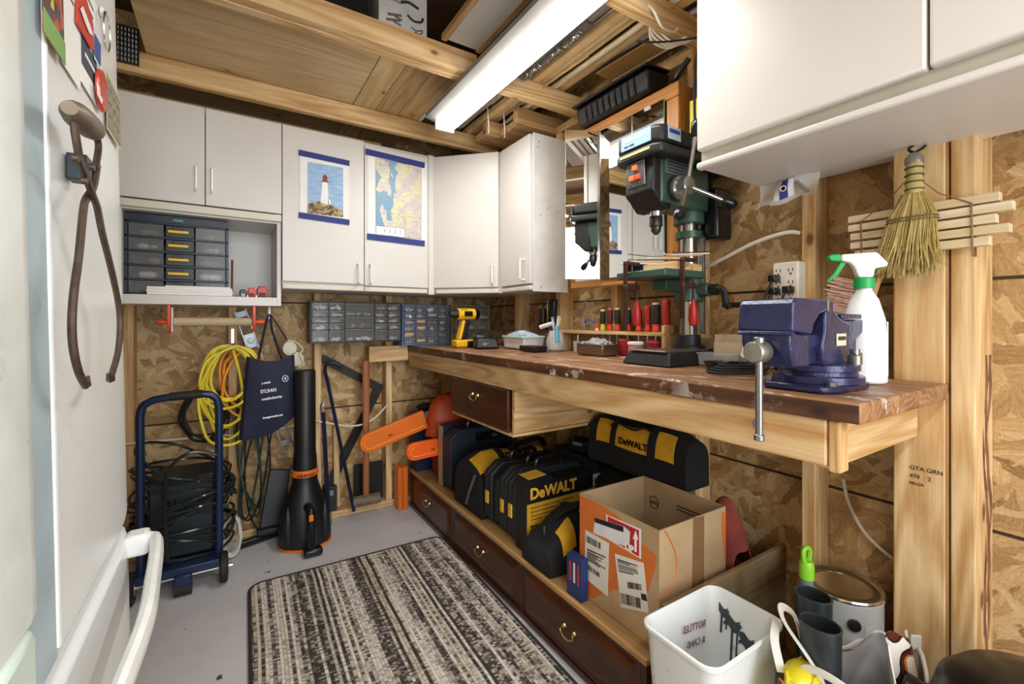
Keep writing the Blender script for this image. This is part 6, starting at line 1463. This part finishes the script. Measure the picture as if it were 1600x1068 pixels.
m = M(); m.tube([(X1-e-.001, 1.095+.019*math.cos(a*PI/10), .475+.022*math.sin(a*PI/10)) for a in range(20)], .0016, 4, True); P('printed_ring', m, BK, t)
txt('OCC', .014, BK, t, (X1-e-.001, 1.11, .469), '-X', bold=.0005)
for k in range(2): P('printed_line', M().bb(X1-e-.0012, X1-e-.0004, .90, 1.0, .495-.012*k, .499-.012*k), BK, t, smooth=False)
npn('printed_symbol', [(1121, 905), (1129, 903), (1129, 914), (1121, 916)], BK, .0003)
S('blue_garment', M().ball((1.22, .97, .37), (.055, .06, .06), 14), pm('#3d4f6b', .8, 0, .25, 20), 'crumpled blue garment inside the cardboard box', 'garment')
S('box_filling', M().box((1.155, .985, .268), (.28, .29, .08)), pm('#4d4336', .9, 0, .4, 20), 'dark heap of things at the bottom of the cardboard box', 'stuff', bevel=.02)['kind'] = 'stuff'
# red blanket behind the box
def bl(u, v):
    a = PI*v; return (1.325+.13*v, .805+.18*u+.008*math.sin(11*v), cz+.345*(math.sin(PI*min(1, .15+u*.9))**.6)*(math.sin(a*.92+.1)**.5)*(.82+.18*math.cos(2*v))+.012*math.sin(12*v+4*u))
S('red_blanket', M().grid(bl, 16, 24, .004), pm('#86392f', .9, 0, .35, 10, .6, 300), 'folded faded red blanket stuffed behind the cardboard box', 'blanket')

# ---------------------------------------------------------------- right foreground
# white bin
t = T('recycling_bin', 'open dirty white plastic bin with dark paint drips on the floor', 'bin', (.985, .65, 0))
def binmat():
    t_ = NT('dirty_white_plastic'); v = t_.coord(); n = t_.noise(v, 12, 5, .7); c = t_.ramp(n, [(.62, '#dfe3e2'), (.74, '#8d8f8a')])
    t_.base(c); t_.set(Roughness=.4); return t_.m
BW = binmat(); bx0, bx1, by0, by1 = .845, 1.135, .556, .752
def ring(s_, z, r=.035): 
    cxx, cyy = (bx0+bx1)/2, (by0+by1)/2; hx_, hy_ = (bx1-bx0)/2*s_, (by1-by0)/2*s_
    return [(x, y, z) for x, y in rrect(cxx-hx_, cxx+hx_, cyy-hy_, cyy+hy_, r*s_, 5)]
rs = [ring(.80, .002), ring(.97, .385), ring(.99, .395), ring(1.03, .398), ring(1.03, .405), ring(.99, .407), ring(.945, .398), ring(.785, .012)]
m = M(); n_ = len(rs[0]); vs = [p for r_ in rs for p in r_]
fs = [(k*n_+i, k*n_+(i+1) % n_, (k+1)*n_+(i+1) % n_, (k+1)*n_+i) for k in range(len(rs)-1) for i in range(n_)] + [tuple(range(n_-1, -1, -1)), tuple((len(rs)-1)*n_+i for i in range(n_))]
m.add(vs, fs); P('tub', m, BW, t)
def inw(y, z, o=.0015):   # on the inner right wall
    s_ = .785+(.945-.785)*(z-.012)/.386; return ((bx0+bx1)/2+(bx1-bx0)/2*s_-o, y, z)
PT = pm('#3a4449', .5)
for k, (y, z, w_, h_, dr) in enumerate(((.665, .235, .012, .05, .03), (.64, .20, .01, .04, .02), (.715, .355, .036, .022, .05), (.685, .335, .045, .028, .10), (.645, .31, .04, .03, .05))):
    m = M(); m.grid(lambda u, v: inw(y-w_*(u-.5)+.004*math.sin(9*v), z-h_*(v-.5)+.006*math.sin(7*u), .0015), 6, 4, .001)
    P('paint_patch', m, PT, t)
    P('paint_drip', M().tube([inw(y, z-h_*.4), inw(y+.001, z-h_*.4-dr)], .0028, 5), PT, t)
    P('paint_drip', M().tube([inw(y-.014, z-h_*.4), inw(y-.013, z-h_*.4-dr*.7)], .0022, 5), PT, t)
q = Matrix.Rotation(R(180), 3, 'Z') @ Matrix.Rotation(R(-90), 3, 'X') @ Matrix.Rotation(R(180), 3, 'Z')
txt('BOTTLES', .026, pm('#8a4f5a', .6), t, ((bx0+bx1)/2+.09, by1-.017, .315), '-Y', -8, squeeze=-.9); txt('& CANS', .024, pm('#5a4f55', .6), t, ((bx0+bx1)/2+.08, by1-.022, .28), '-Y', -8, squeeze=-.9)
# tall black tubes, green-topped handle, reusable bag
DKG = pm('#25292b', .35, 0, .12)
def rubbertube(name, lb, x, y, ztop, r, zb_, tilt=(0, 0)):
    t = T(name, lb, 'tube', (x, y, zb_)); m = M()
    m.lathe([(r*.8, 0), (r*.86, (ztop-zb_)*.6), (r, (ztop-zb_)*.75), (r*1.03, ztop-zb_), (r*.93, ztop-zb_), (r*.86, (ztop-zb_)*.8), (r*.75, .01), (0, .01)], (x, y, zb_), 26, sx=1., sy=1.2)
    P('tube', m, DKG, t); P('seam', M().bb(x-r-.0005, x-r*.5, y-.002, y+.002, zb_+.02, zb_+(ztop-zb_)*.6), DKG, t) if False else None
    P('rim', M().tube([(x+r*1.0*math.cos(a*PI/16), y+r*1.2*math.sin(a*PI/16), ztop) for a in range(32)], .0028, 6, True), pm('#303537', .35), t)
rubbertube('vacuum_tube', 'dark grey oval plastic tube standing foremost in the shopping bag', 1.085, .462, .475, .032, .05)
rubbertube('vacuum_tube', 'dark grey oval plastic tube standing behind the foremost one', 1.185, .520, .475, .032, .02)
gx0, gy0 = 1.275, .575
t = T('squeegee', 'grey stick with a lime green grip standing behind the dark tubes', 'handle', (gx0, gy0, 0))
P('shaft', M().lathe([(.016, 0), (.016, .46)], (gx0, gy0, .001), 14), pm('#6c777c', .45), t)
m = M(); m.lathe([(.0175, 0), (.018, .03), (.016, .04), (.014, .045)], (gx0, gy0, .462), 14); m.tube(spline([(gx0-.012, gy0+.0, .505), (gx0-.012, gy0+.002, .532), (gx0+.0, gy0, .540), (gx0+.012, gy0-.002, .532), (gx0+.012, gy0, .505)]), .006, 6); P('grip', m, pm('#86c92f', .4), t)
# paint can on another can
pxc, pyc = 1.405, .545
def paintcan(z, lb):
    t = T('paint_can', lb, 'paint can', (pxc, pyc, z))
    P('body', M().lathe([(.088, 0), (.090, .003), (.088, .006), (.088, .19), (.090, .194), (.090, .2)], (pxc, pyc, z), 36), pm('#cfd2d1', .35, .2, .06), t)
    P('lid_rim', M().lathe([(.084, .198), (.090, .199), (.092, .204), (.090, .208), (.084, .207), (.080, .203)], (pxc, pyc, z), 36), pm('#d3d2cc', .2, 1.), t)
    P('lid', M().lathe([(.082, .198), (.080, .2035), (.066, .2035), (.064, .2005), (0, .2005)], (pxc, pyc, z), 36), pm('#8d8577', .25, .95, .15), t)
    P('ear', M().lathe([(.015, 0), (.014, .006), (.006, .008), (0, .008)], (pxc-.0715, pyc-.0535, z+.150), 14, (0, R(-90), R(37))), pm('#4a4743', .3, .8), t)
    P('label', M().grid(lambda u, v: (pxc+.0888*math.cos(R(232)+u*.75), pyc+.0888*math.sin(R(232)+u*.75), z+.05+.10*v), 8, 2, .0004), pm('#c5c2c2', .5, 0, .15, 60), t)
paintcan(.001, 'lower paint can hidden behind the bag, under the visible one')
paintcan(.215, 'silver paint can with a closed shiny lid behind the dark tubes')
# shopping bag
t = T('shopping_bag', 'slumped white and brown patterned shopping bag with white strap handles', 'bag', (1.16, .43, 0))
def bagmat():
    t_ = NT('patterned_bag'); v = t_.coord(); w_ = t_.n('ShaderNodeVectorMath', {0: v, 1: t_.n('ShaderNodeVectorMath', {0: t_.noise(v, 9, 2, .5, 0, 'Color'), 1: (.12, .12, .12)}, operation='MULTIPLY').outputs[0]}, operation='ADD').outputs[0]
    c = t_.ramp(t_.noise(w_, 11, 1), [(.42, '#e6e2da'), (.44, '#2a1a14'), (.48, '#5b2415'), (.53, '#c07a3c'), (.56, '#eadfcb')], 'CONSTANT')
    t_.base(c); t_.set(Roughness=.45); t_.bump(t_.noise(v, 25, 3), .4, .004); return t_.m
BGM = bagmat(); IN_ = pm('#c6cace', .4, 0, .1, 12, 1., 18)
def bg(u, v, o=0.):      # u around, v up
    a = 2*PI*u; rx = .185+.012*math.sin(5*a)+o; ry = .105+.01*math.cos(4*a)+o
    top = .335+.04*math.cos(a+1.2)+.012*math.sin(6*a)
    return (1.185+rx*math.cos(a)*(.92+.08*v), .43+ry*math.sin(a)*(.92+.08*v), .004+top*v+.004*math.sin(15*v+7*a))
P('outside', M().grid(lambda u, v: bg(u, v, 0.), 40, 14), BGM, t)
P('lining', M().grid(lambda u, v: bg(u, v, -.006-.006*abs(math.sin(23*u+9*v))-.004*abs(math.sin(31*u-14*v))), 60, 24), IN_, t)
P('hem', M().tube([bg(k/40, 1, .001) for k in range(40)], .0045, 5, True), pm('#e2dfd8', .6), t)
WS = pm('#e4e1d8', .8, 0, .08, 20, .5, 500)
P('bag_handle', M().tube(spline([(1.06, .40, .30), (1.04, .45, .40), (1.055, .52, .455), (1.09, .545, .465), (1.12, .53, .44), (1.10, .50, .38)]), .010, 6, flat=.2), WS, t)
P('bag_handle', M().tube(spline([(1.04, .49, .33), (1.02, .46, .405), (1.02, .40, .415), (1.05, .35, .37), (1.08, .32, .28)]), .010, 6, flat=.2), WS, t)
P('bag_handle', M().tube(spline([(1.02, .47, .30), (.985, .43, .36), (.985, .38, .35), (1.02, .335, .27)]), .010, 6, flat=.2), WS, t)
P('bag_handle', M().tube(spline([(1.00, .50, .38), (1.03, .53, .42), (1.08, .55, .44)]), .010, 6, flat=.2), WS, t)
P('folded_flap', M().grid(lambda u, v: (1.16+.14*u, .345+.012*math.sin(8*u)+.02*v, .30+.17*v-.05*u+.012*math.sin(9*u+5*v)), 14, 10, .003), BGM, t)
P('side_strip', M().box((1.335, .372, .30), (.022, .004, .22), (0, 0, R(-40))), pm('#dcdcd6', .5), t, bevel=.001)
# yellow bottle pack and cream bag inside
t = T('yellow_package', 'crumpled yellow plastic package lying in the shopping bag', 'package', (1.06, .40, .15))
P('package', M().grid(lambda u, v: (1.03+.052*math.cos(2*PI*u)*(1-.15*v)+.004*math.sin(8*u*PI), .472+.04*math.sin(2*PI*u)*(1-.2*v)+.004*math.cos(8*u*PI), .06+.33*v+.008*math.sin(6*u*PI)), 24, 8, .003), pm('#e0d22a', .35, 0, .12, 20, .8, 30), t)
P('folded_top', M().ball((1.03, .472, .385), (.045, .034, .016), 12), pm('#e0d22a', .35, 0, .12, 20, .8, 30), t)
t = T('snack_wrapper', 'cream and brown wrapper lying at the bin side of the shopping bag', 'wrapper', (1.0, .45, .2))
P('wrapper', M().grid(lambda u, v: (.965+.06*u+.01*math.sin(6*v), .425+.075*v, .365-.05*(2*u-1)**2+.01*math.sin(9*u+4*v)), 10, 10, .003), BGM, t)
P('wrapper_body', M().ball((1.0, .46, .30), (.035, .035, .06), 12), pm('#d9d0b8', .6, 0, .15, 20, .6, 40), t)
# shop vacuum at the lower right corner
vx, vy_ = 1.235, .16
t = T('shop_vacuum', 'round black shop vacuum lid at the lower right corner of the room', 'vacuum', (vx, vy_, 0))
P('drum', M().lathe([(.13, .05), (.15, .06), (.155, .36), (.15, .365)], (vx, vy_, 0), 32), BLACKP, t)
P('lid', M().lathe([(.152, .366), (.158, .37), (.158, .39), (.148, .43), (.12, .460), (.06, .48), (0, .485)], (vx, vy_, 0), 36), pm('#191a1b', .35), t)
P('lid_label', M().box((vx-.005, vy_-.06, .480), (.10, .03, .003), (R(12), 0, R(-20))), pm('#a9b4bd', .5), t)
P('latch', M().bb(vx-.045, vx-.0, vy_+.145, vy_+.170, .31, .38), BLACKG, t, bevel=.008)
P('hose_port', M().cyl((vx-.02, vy_+.15, .35), (vx-.035, vy_+.20, .37), .026, n=16), BLACKG, t, bevel=.003)
for a in range(4): P('caster', M().ball((vx+.12*math.cos(a*PI/2+.7), vy_+.12*math.sin(a*PI/2+.7), .0265), (.025, .025, .025), 10), RUBBER, t)
P('caster_ring', M().lathe([(.12, .045), (.15, .046), (.15, .0595), (.12, .0595)], (vx, vy_, 0), 24), BLACKG, t)
S('floor_cable', M().tube(spline([(1.555, .60, .66), (1.548, .585, .60), (1.548, .55, .53), (1.545, .50, .49), (1.548, .44, .46)]), .005, 6), WIRE, 'white cable slanting down the wall behind the paint can', 'cable')

# ---------------------------------------------------------------- on the fridge door
def fq(name, pts, mat, off, parent=None, lb=None, cat=None, th=.0006):
    """flat sheet on the door from its corners"""
    a = [fp(x, y, off) for x, y in pts]; n = len(a); vs = a + [p-Vector((th, 0, 0)) for p in a]
    m = M(); m.add(vs, [tuple(range(n)), tuple(range(2*n-1, n-1, -1))] + [(i, n+i, n+(i+1) % n, (i+1) % n) for i in range(n)])
    if parent is None: return S(name, m, mat, lb, cat, smooth=False)
    return P(name, m, mat, parent, smooth=False)
def rect(px0, px1, ya, yb, w0=None):
    """upright rectangle on the door given its far top and far bottom corners in the photograph's frame"""
    A_, B_ = fp(px1, ya), fp(px1, yb); Yn = fp(px0, (ya+yb)/2).y
    return A_.y, Yn, A_.z, B_.z
def dp(y, z, off): return Vector((FX-.001+z*math.tan(LEAN)+off, y, z))
def sheet(name, y0, y1, z0, z1, mat, off, parent=None, lb=None, cat=None, shift=0):
    vs = [dp(y0, z0, off), dp(y1, z0, off), dp(y1, z1, off), dp(y0, z1, off)]; vs += [p-Vector((.0006, 0, 0)) for p in vs]
    m = M(); m.add(vs, [(0, 1, 2, 3), (7, 6, 5, 4), (0, 4, 5, 1), (1, 5, 6, 2), (2, 6, 7, 3), (3, 7, 4, 0)])
    return P(name, m, mat, parent, smooth=False) if parent else S(name, m, mat, lb, cat, smooth=False)
def fy(px, py=100): return fp(px, py).y
def fz(px, py): return fp(px, py).z
def collage():
    t_ = NT('photo_collage'); v = t_.coord(); vo = t_.n('ShaderNodeTexVoronoi', {'Vector': v, 'Scale': 70.}).outputs['Color']
    c = t_.n('ShaderNodeSeparateColor', {0: vo}).outputs[0]
    t_.base(t_.ramp(c, [(0., '#9c2d24'), (.2, '#5b3a2a'), (.38, '#3f4a66'), (.55, '#c45a3c'), (.7, '#2c2a2c'), (.85, '#e0c63a')], 'CONSTANT')); t_.set(Roughness=.35); return t_.m
YL = fy(57), fy(91)
t = T('magazine_page', 'colourful picture page with red and dark photos stuck on the fridge', 'picture', tuple(dp(YL[0], 1.60, .003)))
zb0 = fz(91, 100)
sheet('page', YL[0], YL[1], zb0, 1.83, collage(), .0065, t); sheet('green_strip', YL[0], YL[1], zb0, zb0+.03, pm('#7fae5c', .4), .0075, t); sheet('yellow_corner', YL[1]-.03, YL[1], 1.76, 1.83, pm('#e6da3a', .4), .0075, t)
t = T('notice_sheet', 'white printed notice with red and black lines stuck on the fridge', 'paper', tuple(dp(fy(93), 1.55, .003)))
y0, y1 = fy(93), fy(121); zb1 = fz(121, 140); sheet('paper', y0, y1, zb1, 1.79, PAPER, .003, t)
m = M(); rnd = random.Random(4)
for k in range(11):
    z = 1.77-.018*k; a = y0+.008; b = a+(y1-y0-.02)*rnd.uniform(.5, 1)
    vs = [dp(a, z, .004), dp(b, z, .004), dp(b, z+.003, .004), dp(a, z+.003, .004)]; m.add(vs, [(0, 1, 2, 3)])
P('printed_lines', m, pm('#9a4a48', .6), t, smooth=False)['kind'] = 'stuff'
t = T('order_sheet', 'second white sheet with a dark blue block, beside the printed notice', 'paper', tuple(dp(fy(122), 1.5, .003)))
y0, y1 = fy(122), fy(147); zb2 = fz(147, 165); sheet('paper', y0, y1, zb2, 1.74, PAPER, .003, t); sheet('blue_block', y0+.004, y1-.004, zb2+.03, zb2+.075, pm('#2b3a52', .5), .004, t); sheet('white_line', y0+.02, y1-.02, zb2+.048, zb2+.054, PAPER, .005, t)
m = M()
for k in range(7):
    z = 1.715-.016*k; a = y0+.008; b = a+(y1-y0-.02)*rnd.uniform(.5, 1); m.add([dp(a, z, .004), dp(b, z, .004), dp(b, z+.003, .004), dp(a, z+.003, .004)], [(0, 1, 2, 3)])
P('printed_lines', m, pm('#5a5a66', .6), t, smooth=False)['kind'] = 'stuff'
t = T('red_card', 'red card with white swirl magnet high on the fridge', 'magnet', tuple(dp(fy(122), 1.72, .005)))
fq('card', [(122, 0), (136, 0), (146, 38), (147, 78), (142, 76), (121, 36)], pm('#c93626', .35), .007, t, th=.002)
fq('swirl', [(126, 14), (130, 10), (143, 45), (146, 56), (140, 52), (133, 34)], PAPER, .009, t)
t = T('blue_text_card', 'narrow white card with blue lettering right of the red card', 'card', tuple(dp(fy(148), 1.62, .003)))
fq('card', [(147, 38), (158, 62), (159, 112), (148, 92)], pm('#dfe2e8', .5), .006, t)
for k in range(5): fq('blue_line', [(148.5+2*k, 52+4*k), (149.8+2*k, 54+4*k), (149.8+2*k, 88+4*k), (148.5+2*k, 85+4*k)], pm('#3a4d8f', .5), .0075, t)
t = T('oval_magnet', 'red oval magnet with white script beside the calendar', 'magnet', tuple(dp(fy(156, 140), 1.55, .005)))
c = fp(156.5, 142, .006); m = M(); m.lathe([(.0, .005), (.9, .005), (1., .002), (1., 0)], (0, 0, 0), 24)
e0 = fp(148.5, 142, .006); rY = (c.y-e0.y)*1.0; rZ = abs(fp(156.5, 113).z-fp(156.5, 171).z)/2
P('plate', M().add([(c.x+p[2], c.y+p[0]*rY, c.z+p[1]*rZ) for p in m.v], m.f), pm('#c2402f', .3), t)
fq('script', [(152, 128), (156, 136), (157, 148), (161, 156), (159, 162), (153, 148)], PAPER, .0115, t)
t = T('calendar_magnet', 'small yellowed magnetic calendar at the fridge door edge', 'calendar', tuple(dp(fy(173, 170), 1.5, .003)))
y0, y1 = fy(162, 160), fy(184.5, 190); z1_, z0_ = fz(184.5, 155), fz(184.5, 234)
sheet('card', y0, y1, z0_, z1_, pm('#c8bd96', .5), .004, t); 
for r in range(4):
    for c_ in range(3):
        a = y0+.006+(y1-y0-.008)*c_/3; b = a+(y1-y0-.012)/3*.86; zt = z1_-.008-(z1_-z0_-.012)*r/4; sheet('month_grid', a, b, zt-(z1_-z0_)/4*.78, zt, pm('#8d8a72', .5, 0, .5, 160), .005, t)
t = T('ring_hook', 'thin chrome ring hanging on the fridge beside the blue card', 'hook', tuple(dp(fy(165, 50), 1.72, .004)))
cc = fp(166, 50, .008); P('ring', M().tube([(cc.x, cc.y+.026*math.cos(a*PI/10), cc.z+.034*math.sin(a*PI/10)) for a in range(20)], .002, 5, True), CHROME, t)
P('magnet_base', M().lathe([(.009, 0), (.009, .006), (0, .007)], dp(cc.y, cc.z+.034, .001), 12, (0, R(90), 0)), pm('#d8d8d4', .4), t)
# ice tongs
t = T('ice_tongs', 'old rusty iron ice tongs hanging by a magnet on the fridge door', 'tongs', tuple(fp(128, 600, .01)))
IR = pm('#5b4c40', .5, .7, .3, 60, .4, 200)
def fpts(l, off): return [fp(x, y, off) for x, y in l]
P('arm', M().tube(spline(fpts([(152, 258), (146, 292), (134, 312), (130, 330), (123, 400), (114, 470), (113, 530), (122, 578), (134, 602)], .030), 6), .0043, 8, flat=1.3), IR, t)
P('arm', M().tube(spline(fpts([(122, 246), (134, 276), (146, 308), (152, 325), (160, 365), (176, 430), (187, 490), (185, 545), (173, 590)], .036), 6), .0043, 8, flat=1.3), IR, t)
P('point', M().tube(fpts([(134, 600), (138, 588)], .03), [.006, .002], 6), IR, t); P('point', M().tube(fpts([(173, 592), (168, 584)], .036), [.006, .002], 6), IR, t)
P('link', M().tube(fpts([(114, 162), (117, 205), (124, 248)], .034), .0042, 6), IR, t)
P('link', M().tube(spline(fpts([(148, 204), (154, 228), (149, 262)], .034)), .0042, 6), IR, t)
a, b = fp(108, 168, .034), fp(150, 208, .034); P('wooden_grip', M().tube([a.lerp(b, k/8) for k in range(9)], [.008, .013, .015, .0155, .0155, .0155, .015, .013, .008], 14), pm('#6f6254', .45, .35, .45, 14), t)
for p in ((138, 283), (124, 248), (149, 262)):
    q_ = fp(*p, .040); P('rivet', M().cyl(q_-Vector((.006, 0, 0)), q_-Vector((.0005, 0, 0)), .0045, n=10), IR, t)
S('magnet_block', M().add(*(lambda mm: (mm.v, mm.f))(M().box(fp(124, 264, .012), (.022, .03, .036)))), pm('#2c3840', .4), 'dark magnet block holding the ice tongs on the fridge', 'magnet', bevel=.002)
